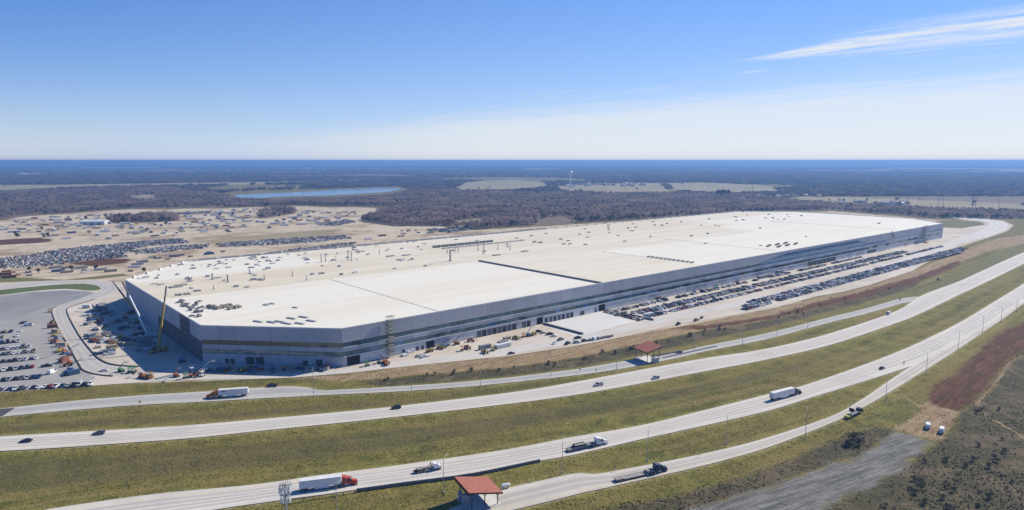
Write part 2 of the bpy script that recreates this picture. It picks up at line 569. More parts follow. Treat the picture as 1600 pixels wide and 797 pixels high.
def heights(P):
    P = np.asarray(P, float)
    d = -pave_dist(P)
    t = np.clip(d / 9.0, 0, 1)
    t = t * t * (3 - 2 * t)
    near = np.clip(1 - (np.hypot(P[:, 0] - 100, P[:, 1] - 350) - 700) / 500, 0, 1)
    h = -0.16 - 1.5 * t * near + 0.28 * wav(P, 7.0, 0.4) * t * near + 0.12 * wav(P, 2.6, 1.4) * t * near
    lk = sdist(P, LAKE_W, 61.0)
    h = np.where(lk > -60, h - 1.2 * np.clip((lk + 60) / 60, 0, 1), h)
    return h


def gz(x, y):
    return float(heights(np.array([[x, y]]))[0])


def axis(lo, hi, step, ends):
    a = list(np.arange(lo, hi + 0.1, step))
    for sgn, first, end in ((1, hi, ends[1]), (-1, lo, ends[0])):
        s = step; p = first; ext = []
        while abs(p - first) < abs(end - first):
            s *= 1.035 if s < 110 else 1.15
            p += sgn * s
            ext.append(p)
        a = a + ext if sgn > 0 else ext[::-1] + a
    return np.array(a)


gx = axis(-240, 560, 3.0, (-50000, 50000))
gy = axis(205, 640, 3.0, (-1500, 50000))
XX, YY = np.meshgrid(gx, gy)
P = np.c_[XX.ravel(), YY.ravel()]
HH = heights(P)
nx, ny = len(gx), len(gy)
idx = np.arange(nx * ny).reshape(ny, nx)
F = np.stack([idx[:-1, :-1], idx[:-1, 1:], idx[1:, 1:], idx[1:, :-1]], -1).reshape(-1, 4)


def zone_val(P, polys, soft):
    v = np.zeros(len(P))
    rng = np.hypot(P[:, 0], P[:, 1])
    sft = np.maximum(soft, rng * 0.006)
    for poly in polys:
        mg_ = max(soft, np.linalg.norm(poly, axis=1).max() * 0.007) * 1.2 + 2
        v = np.maximum(v, np.clip(0.5 + sdist(P, poly, mg_) / (2 * sft), 0, 1))
    return v


za = {k: zone_val(P, v, {'rank': 9.0, 'brush': 6.0, 'gravel': 6.0, 'dirt': 6.0, 'straw': 5.0}.get(k, 4.0)) for k, v in ZONES_W.items()}
mown = np.full(len(P), -14.0)
for poly in PAVED[:4]:
    mown = np.maximum(mown, sdist(P, poly, 14.0))
za['rd'] = np.minimum(pdist(P, ROADS['r3'][0][::4]), 400.0)
za['mown'] = np.clip(1.0 + mown / 7.5, 0, 1) ** 1.5
for ln in LANES_W:
    za['straw'] = np.maximum(za['straw'], np.clip(1.1 - pdist(P, ln) / 3.0, 0, 1) * 0.62)
za['sand'] = zone_val(P, [SAND_W], 3.0)
za['wood'] = zone_val(P, WOODS_W, 12.0)


def far_woods(P):
    rng = np.hypot(P[:, 0], P[:, 1])
    f = 0.6 * wav(P, 420.0, 2.0) * np.clip(6000 / np.maximum(rng, 1), 0.3, 1) + 0.55 * wav(np.c_[P[:, 0] * 0.35, P[:, 1]], 900.0, 5.0) + 0.25 * wav(P, 150.0, 1.0)
    return f


fw = np.clip(0.62 + far_woods(P) * 1.0, 0, 1) * np.clip((np.hypot(P[:, 0], P[:, 1]) - 1500) / 700, 0, 1)
fw = np.maximum(fw, 0.42 * np.clip((np.hypot(P[:, 0], P[:, 1]) - 1700) / 300, 0, 1))
za['wood'] = np.maximum(za['wood'], fw * (1 - za['field']) * (1 - za['sand']))

ground_mat = bpy.data.materials.new('ground')
ground_mat.use_nodes = True
n = N(ground_mat.node_tree)
geo = n.new('ShaderNodeNewGeometry')
pos = geo.outputs['Position']


def attr(nn, name):
    a = nn.new('ShaderNodeAttribute', attribute_name=name)
    return a.outputs['Fac']


nL = n.noise(pos, 0.012, 4.0, 0.6)
nM = n.noise(pos, 0.09, 5.0, 0.65, 0.4)
nF = n.noise(pos, 0.75, 5.0, 0.7)
nS = n.noise(n.scalev(pos, (0.05, 0.5, 1.0), 0.74), 1.0, 4.0, 0.6)


def zmask(name, amt=0.55, lo=0.38, hi=0.62):
    a = attr(n, name)
    k = n.math('ADD', a, n.math('MULTIPLY', n.math('SUBTRACT', nM, 0.5), amt))
    k = n.math('MULTIPLY', n.ss(k, lo, hi), n.ss(a, 0.001, 0.08))
    return k


grass = n.mix(n.ss(nM, 0.32, 0.68), (0.085, 0.086, 0.02), (0.19, 0.17, 0.042))
grass = n.mix(n.math('MULTIPLY', n.ss(nL, 0.42, 0.66), 0.7), grass, (0.185, 0.14, 0.045))
grass = n.mix(n.math('MULTIPLY', n.ss(nF, 0.5, 0.75), 0.6), grass, (0.27, 0.235, 0.08))
grass = n.mix(n.math('MULTIPLY', n.ss(nF, 0.5, 0.25), 0.75), grass, (0.035, 0.04, 0.011))
px_, py_, _ = n.sep(pos)
al = n.math('ADD', n.math('MULTIPLY', px_, 0.87), n.math('MULTIPLY', py_, 0.5))
rdv = attr(n, 'rd')
band = n.noise(n.comb(n.math('MULTIPLY', rdv, 0.16), n.math('MULTIPLY', al, 0.006)), 1.0, 5.0, 0.62, 0.25)
lines = n.noise(n.comb(n.math('MULTIPLY', rdv, 0.9), n.math('MULTIPLY', al, 0.025), 4.0), 1.0, 3.0, 0.6)
grass = n.mix(n.math('MULTIPLY', n.ss(band, 0.46, 0.66), 0.75), grass, n.mix(nF, (0.18, 0.138, 0.048), (0.27, 0.21, 0.08)))
grass = n.mix(n.math('MULTIPLY', n.ss(band, 0.46, 0.30), 0.6), grass, n.mix(nF, (0.04, 0.043, 0.012), (0.10, 0.096, 0.028)))
grass = n.mix(n.math('MULTIPLY', n.ss(lines, 0.58, 0.74), 0.4), grass, (0.26, 0.21, 0.095))
c = n.mix(n.math('MULTIPLY', n.math('MULTIPLY', attr(n, 'mown'), n.ss(nM, 0.25, 0.6)), 0.75), grass, n.mix(nF, (0.20, 0.185, 0.042), (0.31, 0.275, 0.085)))
c = n.mix(n.math('MULTIPLY', n.ss(n.math('ADD', attr(n, 'mown'), n.math('MULTIPLY', n.math('SUBTRACT', nF, 0.5), 0.5)), 0.72, 1.0), 0.7), c, (0.33, 0.28, 0.18))
c = n.mix(n.math('MULTIPLY', zmask('rank', 1.0, 0.3, 0.75), 0.6), c, n.mix(nF, (0.058, 0.056, 0.026), (0.13, 0.108, 0.05)))
c = n.mix(zmask('brush', 0.9, 0.3, 0.7), c, n.mix(n.math('MULTIPLY', n.ss(n.math('ADD', n.math('MULTIPLY', nM, 0.6), n.math('MULTIPLY', n.noise(pos, 0.03, 4.0, 0.6, 0.8), 0.4)), 0.48, 0.6), 0.85), n.mix(n.ss(nF, 0.3, 0.7), (0.034, 0.034, 0.018), (0.115, 0.10, 0.052)), n.mix(nF, (0.10, 0.072, 0.046), (0.20, 0.155, 0.09))))
c = n.mix(zmask('lush'), c, n.mix(n.ss(nF, 0.3, 0.7), (0.10, 0.105, 0.036), (0.20, 0.185, 0.07)))
c = n.mix(n.math('MULTIPLY', zmask('straw', 0.9, 0.3, 0.7), n.ss(nF, 0.2, 0.45, 0.6, 1.0)), c, n.mix(n.ss(nS, 0.3, 0.7), (0.24, 0.165, 0.085), (0.36, 0.27, 0.16)))
c = n.mix(n.math('MULTIPLY', zmask('dirt', 1.0, 0.3, 0.7), n.ss(nS, 0.2, 0.5, 0.55, 1.0)), c, n.mix(n.ss(nS, 0.3, 0.7), (0.045, 0.021, 0.011), (0.15, 0.07, 0.036)))
c = n.mix(zmask('gravel', 1.0, 0.3, 0.7), c, n.mix(n.ss(n.noise(n.scalev(pos, (0.07, 0.7, 1), 0.5), 1.0, 4.0, 0.65), 0.3, 0.7), (0.105, 0.104, 0.096), (0.235, 0.23, 0.21)))
sandc = n.mix(n.ss(nM, 0.3, 0.7), (0.43, 0.35, 0.235), (0.58, 0.50, 0.37))
trk = n.noise(n.scalev(pos, (0.006, 0.055, 1.0), 0.5), 1.0, 5.0, 0.65, 0.6)
sandc = n.mix(n.math('MULTIPLY', n.ss(nL, 0.46, 0.64), 0.85), sandc, (0.27, 0.19, 0.11))
sandc = n.mix(n.math('MULTIPLY', n.ss(trk, 0.54, 0.68), 0.55), sandc, (0.25, 0.20, 0.12))
sandc = n.mix(n.math('MULTIPLY', n.ss(trk, 0.44, 0.34), 0.7), sandc, (0.62, 0.56, 0.47))
sandc = n.mix(n.math('MULTIPLY', n.ss(nM, 0.6, 0.7), n.ss(nL, 0.5, 0.35)), sandc, (0.17, 0.17, 0.085))
c = n.mix(n.math('MULTIPLY', n.ss(attr(n, 'sand'), 0.4, 0.6), n.math('SUBTRACT', 1.0, n.math('MAXIMUM', zmask('dirt', 0.4), zmask('lush')))), c, sandc)
c = n.mix(zmask('wood', 0.5), c, n.mix(nM, (0.12, 0.092, 0.07), (0.22, 0.17, 0.12)))
c = n.mix(zmask('field', 1.1, 0.3, 0.7), c, n.mix(n.ss(nL, 0.3, 0.7), (0.33, 0.27, 0.165), (0.245, 0.225, 0.125)))
bs = n.new('ShaderNodeBsdfPrincipled')
bs.inputs['Roughness'].default_value = 0.95
bs.inputs['Specular IOR Level'].default_value = 0.1
n.put(bs.inputs['Base Color'], c)
bp = n.new('ShaderNodeBump')
bp.inputs['Distance'].default_value = 0.9
bp.inputs['Strength'].default_value = 0.8
n.put(bp.inputs['Height'], n.math('ADD', nF, n.math('MULTIPLY', nM, 1.4)))
n.nt.links.new(bp.outputs[0], bs.inputs['Normal'])
om = n.new('ShaderNodeOutputMaterial')
n.nt.links.new(bs.outputs[0], om.inputs[0])

ground = big_mesh('ground', np.c_[P, HH], F, [ground_mat], corners=4)
ground['kind'] = 'structure'
for k, v in za.items():
    at_ = ground.data.attributes.new(k, 'FLOAT', 'POINT')
    at_.data.foreach_set('value', v.astype(np.float32))
ground.data.polygons.foreach_set('use_smooth', np.ones(len(F), bool))


# ------------------------------------------------------------------ roads, yard, lots
def pave_mat(name, light, lane, joints=True, bands=None, wear=0.5):
    """concrete pavement: UV.x metres along, UV.y 0..1 across"""
    m = bpy.data.materials.new(name)
    m.use_nodes = True
    n = N(m.node_tree)
    uv = n.new('ShaderNodeUVMap').outputs[0]
    pos = n.new('ShaderNodeNewGeometry').outputs['Position']
    u, v, _ = n.sep(uv)
    big = n.noise(pos, 0.035, 4.0, 0.6)
    fine = n.noise(pos, 0.8, 4.0, 0.65)
    streak = n.noise(n.comb(n.math('MULTIPLY', u, 0.012), n.math('MULTIPLY', v, 9.0)), 1.0, 5.0, 0.65)
    k = n.ss(streak, 0.32, 0.68)
    if bands:
        b = None
        for c0, wd in bands:
            x = n.ss(n.math('ABSOLUTE', n.math('SUBTRACT', v, c0)), wd, wd * 0.55)
            b = x if b is None else n.math('MAXIMUM', b, x)
        k = n.math('ADD', n.math('MULTIPLY', b, 0.62), n.math('MULTIPLY', k, 0.38))
    c = n.mix(k, light, lane)
    c = n.mix(n.math('MULTIPLY', n.ss(big, 0.5, 0.7), wear * 0.5), c, tuple(x * 0.72 for x in lane))
    c = n.mix(n.math('MULTIPLY', n.ss(fine, 0.55, 0.8), 0.35), c, tuple(x * 1.12 for x in light))
    if joints:
        fr = n.math('FRACT', n.math('DIVIDE', u, 4.6))
        j = n.math('LESS_THAN', fr, 0.02)
        c = n.mix(n.math('MULTIPLY', j, 0.35), c, tuple(x * 0.5 for x in lane))
    b = n.new('ShaderNodeBsdfPrincipled')
    b.inputs['Roughness'].default_value = 0.85
    b.inputs['Specular IOR Level'].default_value = 0.25
    n.put(b.inputs['Base Color'], c)
    o = n.new('ShaderNodeOutputMaterial')
    n.nt.links.new(b.outputs[0], o.inputs[0])
    return m


def strip(name, T_, B_, z, m, step=5.0, across=6):
    ln = max(np.linalg.norm(np.diff(T_, axis=0), axis=1).sum(), np.linalg.norm(np.diff(B_, axis=0), axis=1).sum())
    nn = int(ln / step) + 2
    a = resample(T_, nn); b = resample(B_, nn)
    vs_, uv = [], []
    for i in range(nn):
        for j in range(across + 1):
            t = j / across
            q = a[i] * (1 - t) + b[i] * t
            vs_.append((q[0], q[1], z)); uv.append((i / (nn - 1) * ln, t))
    fs = []
    w1 = across + 1
    for i in range(nn - 1):
        for j in range(across):
            fs.append((i * w1 + j, i * w1 + j + 1, (i + 1) * w1 + j + 1, (i + 1) * w1 + j))
    me = bpy.data.meshes.new(name)
    me.from_pydata(vs_, [], fs)
    ul = me.uv_layers.new(name='UVMap')
    for lp in me.loops:
        ul.data[lp.index].uv = uv[lp.vertex_index]
    me.materials.append(m)
    me.update()
    # face up
    if me.polygons[0].normal.z < 0:
        me.flip_normals()
    o = mesh_obj(name, me)
    o['kind'] = 'structure'
    return o, a, b, ln


def sheet(name, poly_w, z, m, kind='structure', parent=None):
    pts = [Vector((p[0], p[1], 0)) for p in poly_w]
    tris = tessellate_polygon([pts])
    me = bpy.data.meshes.new(name)
    me.from_pydata([(p[0], p[1], z) for p in poly_w], [], [tuple(t) for t in tris])
    me.materials.append(m)
    me.update()
    if sum(p.normal.z for p in me.polygons) < 0:
        me.flip_normals()
    ul = me.uv_layers.new(name='UVMap')
    for lp in me.loops:
        q = poly_w[lp.vertex_index]
        ul.data[lp.index].uv = (q[0], q[1] / 30.0)
    o = mesh_obj(name, me, parent)
    if kind and parent is None:
        o['kind'] = kind
    return o


m_hw = pave_mat('highway_concrete', (0.56, 0.525, 0.46), (0.385, 0.36, 0.33), bands=[(0.27, 0.055), (0.43, 0.055), (0.58, 0.055), (0.74, 0.055)])
m_ramp = pave_mat('ramp_concrete', (0.52, 0.48, 0.41), (0.37, 0.345, 0.31), bands=[(0.36, 0.12), (0.64, 0.12)])
m_front = pave_mat('frontage_concrete', (0.44, 0.425, 0.385), (0.31, 0.305, 0.295), bands=[(0.42, 0.3)])
road = {}
road['r2'] = strip('westbound_highway', *ROADS['r2'], 0.050, m_hw)
road['r3'] = strip('eastbound_highway', *ROADS['r3'], 0.050, m_hw)
road['r4'] = strip('exit_ramp', *ROADS['r4'], 0.042, m_ramp)
road['r1'] = strip('toll_ramp', *ROADS['r1'], 0.044, m_front)

m_line_w = mat('white_road_paint', (0.72, 0.72, 0.70), 0.7, var=0.2, scale=0.8)
m_line_y = mat('yellow_road_paint', (0.62, 0.50, 0.17), 0.7, var=0.2, scale=0.8)


def marking(nm, t, w_, a0, a1, m, name, z):
    o, a, b, ln = road[nm]
    nn = len(a)
    s0, s1 = a0 / ln * (nn - 1), a1 / ln * (nn - 1)
    ks = [s0] + [k for k in range(int(s0) + 1, int(math.ceil(s1)))] + [s1]
    mb = MB()
    prev = None
    for k in ks:
        i = min(int(k), nn - 2); f = k - i
        pa = a[i] * (1 - f) + a[i + 1] * f; pb = b[i] * (1 - f) + b[i + 1] * f
        c_ = pa * (1 - t) + pb * t
        d = (pb - pa) / np.linalg.norm(pb - pa)
        l, r = c_ - d * w_ / 2, c_ + d * w_ / 2
        if prev is not None:
            mb.face([(prev[0][0], prev[0][1], z), (prev[1][0], prev[1][1], z), (r[0], r[1], z), (l[0], l[1], z)])
        prev = (l, r)
    ob = mb.build(name, m, o)
    if ob.data.polygons[0].normal.z < 0:
        ob.data.flip_normals()
    return ob


for nm, t0, t1 in (('r2', 0.16, 0.86), ('r3', 0.16, 0.86)):
    ln = road[nm][3]
    marking(nm, t0, 0.26, 4, ln - 4, m_line_w if nm == 'r2' else m_line_y, 'edge_line', 0.056)
    marking(nm, t1, 0.26, 4, ln - 4, m_line_y if nm == 'r2' else m_line_w, 'edge_line', 0.056)
    s = 20.0
    while s < min(ln - 20, 1150):
        marking(nm, 0.505, 0.24, s, s + 3.2, m_line_w, 'lane_dash', 0.056)
        s += 12.2
for nm in ('r1', 'r4'):
    ln = road[nm][3]
    marking(nm, 0.12, 0.16, 4, ln - 60, m_line_w, 'edge_line', 0.050)
    marking(nm, 0.88, 0.16, 4, ln - 60, m_line_y, 'edge_line', 0.050)


def yard_material(name, c0, c1, c2, spots=(0.25, 0.21, 0.16)):
    m = bpy.data.materials.new(name)
    m.use_nodes = True
    n = N(m.node_tree)
    pos = n.new('ShaderNodeNewGeometry').outputs['Position']
    a = n.noise(pos, 0.02, 5.0, 0.6, 0.5)
    b_ = n.noise(pos, 0.15, 5.0, 0.65)
    tr = n.noise(n.scalev(pos, (0.02, 0.35, 1.0), BRZ), 1.0, 5.0, 0.65)
    c = n.mix(n.ss(a, 0.35, 0.65), c0, c1)
    c = n.mix(n.math('MULTIPLY', n.ss(tr, 0.5, 0.7), 0.6), c, c2)
    c = n.mix(n.math('MULTIPLY', n.ss(b_, 0.58, 0.74), 0.45), c, spots)
    b = n.new('ShaderNodeBsdfPrincipled')
    b.inputs['Roughness'].default_value = 0.9
    b.inputs['Specular IOR Level'].default_value = 0.2
    n.put(b.inputs['Base Color'], c)
    o = n.new('ShaderNodeOutputMaterial')
    n.nt.links.new(b.outputs[0], o.inputs[0])
    return m


m_yard = yard_material('yard_concrete', (0.54, 0.485, 0.405), (0.44, 0.385, 0.31), (0.60, 0.555, 0.48))
m_pad = yard_material('pad_concrete', (0.60, 0.59, 0.56), (0.55, 0.54, 0.51), (0.64, 0.63, 0.60), (0.5, 0.49, 0.46))
m_lot = yard_material('lot_concrete', (0.33, 0.32, 0.295), (0.27, 0.262, 0.245), (0.37, 0.36, 0.33), (0.22, 0.215, 0.20))
m_asph = yard_material('lot_asphalt', (0.21, 0.21, 0.21), (0.26, 0.26, 0.255), (0.17, 0.17, 0.172), (0.13, 0.13, 0.13))
m_loop = pave_mat('loop_concrete', (0.47, 0.44, 0.39), (0.38, 0.36, 0.33), bands=[(0.3, 0.17), (0.7, 0.17)])

sheet('yard', YARD_W, -0.02, m_yard)
LOT = [(-160, 480), (0, 462), (50, 456), (100, 453), (138, 455), (152, 458), (128, 468), (100, 475), (80, 483), (88, 506), (105, 536), (123, 569), (131, 581), (150, 589), (140, 598), (90, 604), (0, 610), (-160, 619)]
sheet('parking_lot', px2w(LOT), 0.0, m_lot)
ASP = [(-160, 482), (0, 464), (50, 457), (100, 454), (136, 456), (145, 459), (120, 468), (95, 475), (72, 480), (50, 488), (0, 500), (-160, 520)]
sheet('asphalt_apron', px2w(ASP), 0.008, m_asph)
LUSH_I = [(-160, 470), (0, 453), (75, 446), (125, 443.5), (150, 446), (157, 452), (140, 454), (100, 451.5), (50, 455), (0, 461), (-160, 478)]
m_lush = mat('lawn', (0.085, 0.115, 0.03), 0.95, var=0.35, scale=0.5, bump=0.3)
sheet('grass_island', spline(px2w(LUSH_I + LUSH_I[:1]), 3.0)[:-1], 0.035, m_lush)
LO_T = [(-160, 462), (0, 446), (75, 439), (150, 438.5), (176, 443), (186, 451), (173, 459), (138, 471), (112, 479), (104, 487), (120, 520), (140.5, 548), (155.6, 563), (176, 571), (216, 574), (262, 577)]
LO_B = [(-160, 469), (0, 452), (66, 445), (125, 443.2), (151, 445.5), (158, 452), (150, 457.5), (125, 467), (92, 478), (82, 486), (93, 515), (108, 540), (124, 568), (135, 580), (170, 587), (230, 588)]
road['loop'] = strip('loop_road', spline(px2w(LO_T), 4.0), spline(px2w(LO_B), 4.0), 0.02, m_loop)
# pale slab of the loading apron and the haul road along the front
PAD = [B(wall_u(846), 4), B(wall_u(938), 4), B(wall_u(938) - 4, -40), B(wall_u(846) - 6, -42)]
sheet('loading_slab', [(p.x, p.y) for p in PAD], 0.0, m_pad)


def uv_strip(name, pts, half, z, m):
    L = spline([B(u, v)[:2] for u, v in pts], 6.0)
    d = np.gradient(L, axis=0); d /= np.linalg.norm(d, axis=1)[:, None]
    nrm = np.c_[-d[:, 1], d[:, 0]]
    return strip(name, L + nrm * half, L - nrm * half, z, m)


YE = [to_uv(q) for q in YARD_W]
m_haul = pave_mat('haul_road_concrete', (0.56, 0.535, 0.485), (0.47, 0.45, 0.41), bands=[(0.3, 0.18), (0.7, 0.18)], wear=0.7)
HL_T = [(225, 590), (330, 588.5), (430, 586.5), (500, 581), (543, 576), (651, 562), (760, 549), (860, 533), (960, 514), (1060, 490), (1160, 469), (1260, 446), (1360, 420), (1440, 393), (1500, 371), (1532, 360), (1546, 353), (1542, 348), (1520, 344), (1490, 342)]
HL_B = [(225, 596), (330, 592.5), (430, 590.5), (500, 586.5), (543, 582), (651, 569), (760, 556), (860, 542), (960, 522), (1060, 498), (1160, 477), (1260, 453), (1360, 427), (1440, 401), (1500, 380), (1548, 367), (1572, 358), (1572, 349), (1545, 342.5), (1490, 339.5)]
road['haul'] = strip('haul_road', spline(px2w(HL_T), 5.0), spline(px2w(HL_B), 5.0), -0.004, m_haul)
APR = [(-160, 666), (-160, 652), (24, 637.2), (4, 650.2)]
sheet('toll_ramp_asphalt', px2w(APR), 0.052, mat('dark_asphalt', (0.06, 0.062, 0.066), 0.9, var=0.2))
m_kerb = mat('kerb', (0.22, 0.21, 0.19), 0.9)


def kerb(nm, side, off=0.3, hgt=0.15, wd=0.3, col_=None, seg=None, name='kerb'):
    o, a, b, ln = road[nm]
    L = a if side == 0 else b
    O = b if side == 0 else a
    if seg:
        L = L[int(seg[0] * len(L)):int(seg[1] * len(L))]; O = O[int(seg[0] * len(O)):int(seg[1] * len(O))]
    d = (L - O) / np.linalg.norm(L - O, axis=1)[:, None]
    L0 = L + d * off; L1 = L + d * (off + wd)
    mb = MB()
    for i in range(len(L) - 1):
        mb.hexa([(L0[i][0], L0[i][1], -0.15), (L0[i + 1][0], L0[i + 1][1], -0.15), (L1[i + 1][0], L1[i + 1][1], -0.15), (L1[i][0], L1[i][1], -0.15),
                 (L0[i][0], L0[i][1], hgt), (L0[i + 1][0], L0[i + 1][1], hgt), (L1[i + 1][0], L1[i + 1][1], hgt), (L1[i][0], L1[i][1], hgt)])
    k = mb.build(name, col_ or m_kerb, o)
    return k


kerb('loop', 0, hgt=0.55, wd=0.9, col_=mat('silt_fence_dark', (0.075, 0.07, 0.062), 0.9, var=0.2), seg=(0.50, 0.97))
kerb('loop', 1, hgt=0.45, wd=0.8, col_=MATS['silt_fence_dark'], seg=(0.5, 0.97))
kerb('haul', 0, off=0.1, hgt=0.14, wd=0.35, seg=(0.32, 0.85))

# lake
m_lake = bpy.data.materials.new('lake_water')
m_lake.use_nodes = True
n = N(m_lake.node_tree)
b = n.new('ShaderNodeBsdfPrincipled')
b.inputs['Base Color'].default_value = (0.10, 0.17, 0.23, 1)
b.inputs['Roughness'].default_value = 0.12
wv = n.noise(n.scalev(n.new('ShaderNodeNewGeometry').outputs['Position'], (0.3, 0.06, 1)), 1.0, 4.0)
bp = n.new('ShaderNodeBump')
bp.inputs['Distance'].default_value = 0.35
n.put(bp.inputs['Height'], wv)
n.nt.links.new(bp.outputs[0], b.inputs['Normal'])
o = n.new('ShaderNodeOutputMaterial')
n.nt.links.new(b.outputs[0], o.inputs[0])
sheet('lake', spline(np.vstack([LAKE_W, LAKE_W[:1]]), 15.0)[:-1], -0.6, m_lake)

# ------------------------------------------------------------------ haze
hz = MB()
hz.bx(-64000, 64000, -4000, 64000, -5.0, 128.0)
hm = bpy.data.materials.new('haze_air')
hm.use_nodes = True
n = N(hm.node_tree)
pv = n.new('ShaderNodeVolumePrincipled')
pv.inputs['Color'].default_value = (0.23, 0.45, 0.86, 1)
pv.inputs['Density'].default_value = 1.4e-4
pv.inputs['Anisotropy'].default_value = 0.2
o = n.new('ShaderNodeOutputMaterial')
n.nt.links.new(pv.outputs[0], o.inputs['Volume'])
haze = hz.build('haze', hm)
haze['kind'] = 'stuff'

# ------------------------------------------------------------------ woods
def twig_tree(seed, hgt, rad, trunk_r, ntw, tw, base, m_bark, m_twig, lump=5, col_w=None):
    """crown of many small twig or leaf faces round several limbs; returns (crown MB, trunk MB)"""
    r = random.Random(seed)
    tr = MB()
    lean = Vector((r.uniform(-.05, .05), r.uniform(-.05, .05), 1))
    top = lean * hgt * 0.75
    tr.tube((0, 0, -0.3), tuple(top), trunk_r, trunk_r * 0.25, 5)
    cr = MB()
    centres = []
    for i in range(lump):
        a = i / lump * 6.283 + r.uniform(-.5, .5)
        z0 = hgt * r.uniform(base, base + 0.25)
        e = Vector((math.cos(a) * rad * r.uniform(.35, .7), math.sin(a) * rad * r.uniform(.35, .7), hgt * r.uniform(base + 0.2, 0.88)))
        tr.tube((0, 0, z0), tuple(e), trunk_r * 0.5, trunk_r * 0.12, 4, caps=False)
        centres.append((e, rad * r.uniform(.38, .62)))
    centres.append((Vector((0, 0, hgt * 0.82)), rad * 0.5))
    for k in range(ntw):
        c_, rr = r.choice(centres)
        d = Vector((r.gauss(0, 1), r.gauss(0, 1), r.gauss(0, 0.8)))
        d.normalize()
        p = c_ + d * rr * r.uniform(0.35, 1.05)
        if p.z < hgt * base * 0.8:
            p.z = hgt * base * 0.8 + r.random()
        q = d + Vector((r.uniform(-.8, .8), r.uniform(-.8, .8), r.uniform(-.2, .9)))
        q.normalize()
        s = q.orthogonal().normalized()
        s.rotate(Matrix.Rotation(r.uniform(0, 6.28), 3, q))
        L = tw[0] * r.uniform(.6, 1.4); W_ = tw[1] * r.uniform(.6, 1.4)
        cr.face([p - q * L * .5 - s * W_ * .3, p - q * L * .1 + s * W_ * .5, p + q * L * .5, p - q * L * .05 - s * W_ * .5], r.choice((0, 0, 1)))
    return cr, tr


m_bark = mat('bark', (0.11, 0.092, 0.075), 0.95, var=0.3, scale=0.4)
def twig_mat(name, colr):
    m = mat(name, colr, 0.95, var=0.45, scale=0.012)
    nt = m.node_tree
    b = next(q for q in nt.nodes if q.type == 'BSDF_PRINCIPLED')
    o = next(q for q in nt.nodes if q.type == 'OUTPUT_MATERIAL')
    tr = nt.nodes.new('ShaderNodeBsdfTranslucent')
    mx = nt.nodes.new('ShaderNodeMixShader')
    mx.inputs[0].default_value = 0.42
    src = b.inputs['Base Color'].links[0].from_socket
    nt.links.new(src, tr.inputs[0])
    nt.links.new(b.outputs[0], mx.inputs[1]); nt.links.new(tr.outputs[0], mx.inputs[2])
    nt.links.new(mx.outputs[0], o.inputs[0])
    return m


m_tw1 = twig_mat('twigs_grey', (0.38, 0.30, 0.25))
m_tw2 = twig_mat('twigs_brown', (0.235, 0.165, 0.135))
m_far1 = twig_mat('far_twigs_grey', (0.21, 0.165, 0.14)); m_far2 = twig_mat('far_twigs_brown', (0.12, 0.09, 0.078))
m_ev1 = mat('evergreen_leaf', (0.042, 0.058, 0.026), 0.9, var=0.35, scale=0.05)
m_ev2 = mat('evergreen_leaf_dark', (0.024, 0.036, 0.018), 0.9, var=0.3, scale=0.05)

temps = bpy.data.collections.new('tree_shapes')        # shapes only, not part of the scene
TREE_ME = []
for i in range(5):
    ev = i == 4
    cr, tr = twig_tree(40 + i, rnd.uniform(10, 13), rnd.uniform(4.2, 5.6), 0.3, 210 if not ev else 260, (2.0, 0.55) if not ev else (1.3, 1.0), 0.22 if not ev else 0.08, None, None)
    mb = MB()
    mb.v = cr.v + tr.v
    mb.f = cr.f + [tuple(q + len(cr.v) for q in f) for f in tr.f]
    mb.m = cr.m + [2] * len(tr.f)
    me = mb.mesh('tree_shape', [m_tw1, m_tw2, m_bark] if not ev else [m_ev1, m_ev2, m_bark])
    TREE_ME.append((cr, tr, ev))
    t = bpy.data.objects.new('tree_shape_%d' % i, me)
    temps.objects.link(t)
groves = bpy.data.collections.new('grove_shapes')
for i in range(3):
    r = random.Random(90 + i)
    mb = MB()
    for k in range(14):
        a = r.uniform(0, 6.28); d = math.sqrt(r.random()) * 20
        c_ = Vector((math.cos(a) * d, math.sin(a) * d, r.uniform(4, 8)))
        for q in range(26):
            dd = Vector((r.gauss(0, 1), r.gauss(0, 1), r.gauss(0, .8))).normalized()
            p = c_ + Vector((dd.x * 5.5, dd.y * 5.5, dd.z * 4.5)) * r.uniform(.5, 1.1)
            s = dd.orthogonal().normalized()
            s.rotate(Matrix.Rotation(r.uniform(0, 6.28), 3, dd))
            t2 = dd.cross(s)
            L = r.uniform(1.5, 3.2)
            mb.face([p - s * L, p + t2 * L * .6, p + s * L * .8, p - t2 * L * .7], r.choice((0, 0, 1)))
    t = bpy.data.objects.new('grove_shape_%d' % i, mb.mesh('grove_shape', [m_far1, m_far2] if i else [m_far2, m_ev1]))
    groves.objects.link(t)


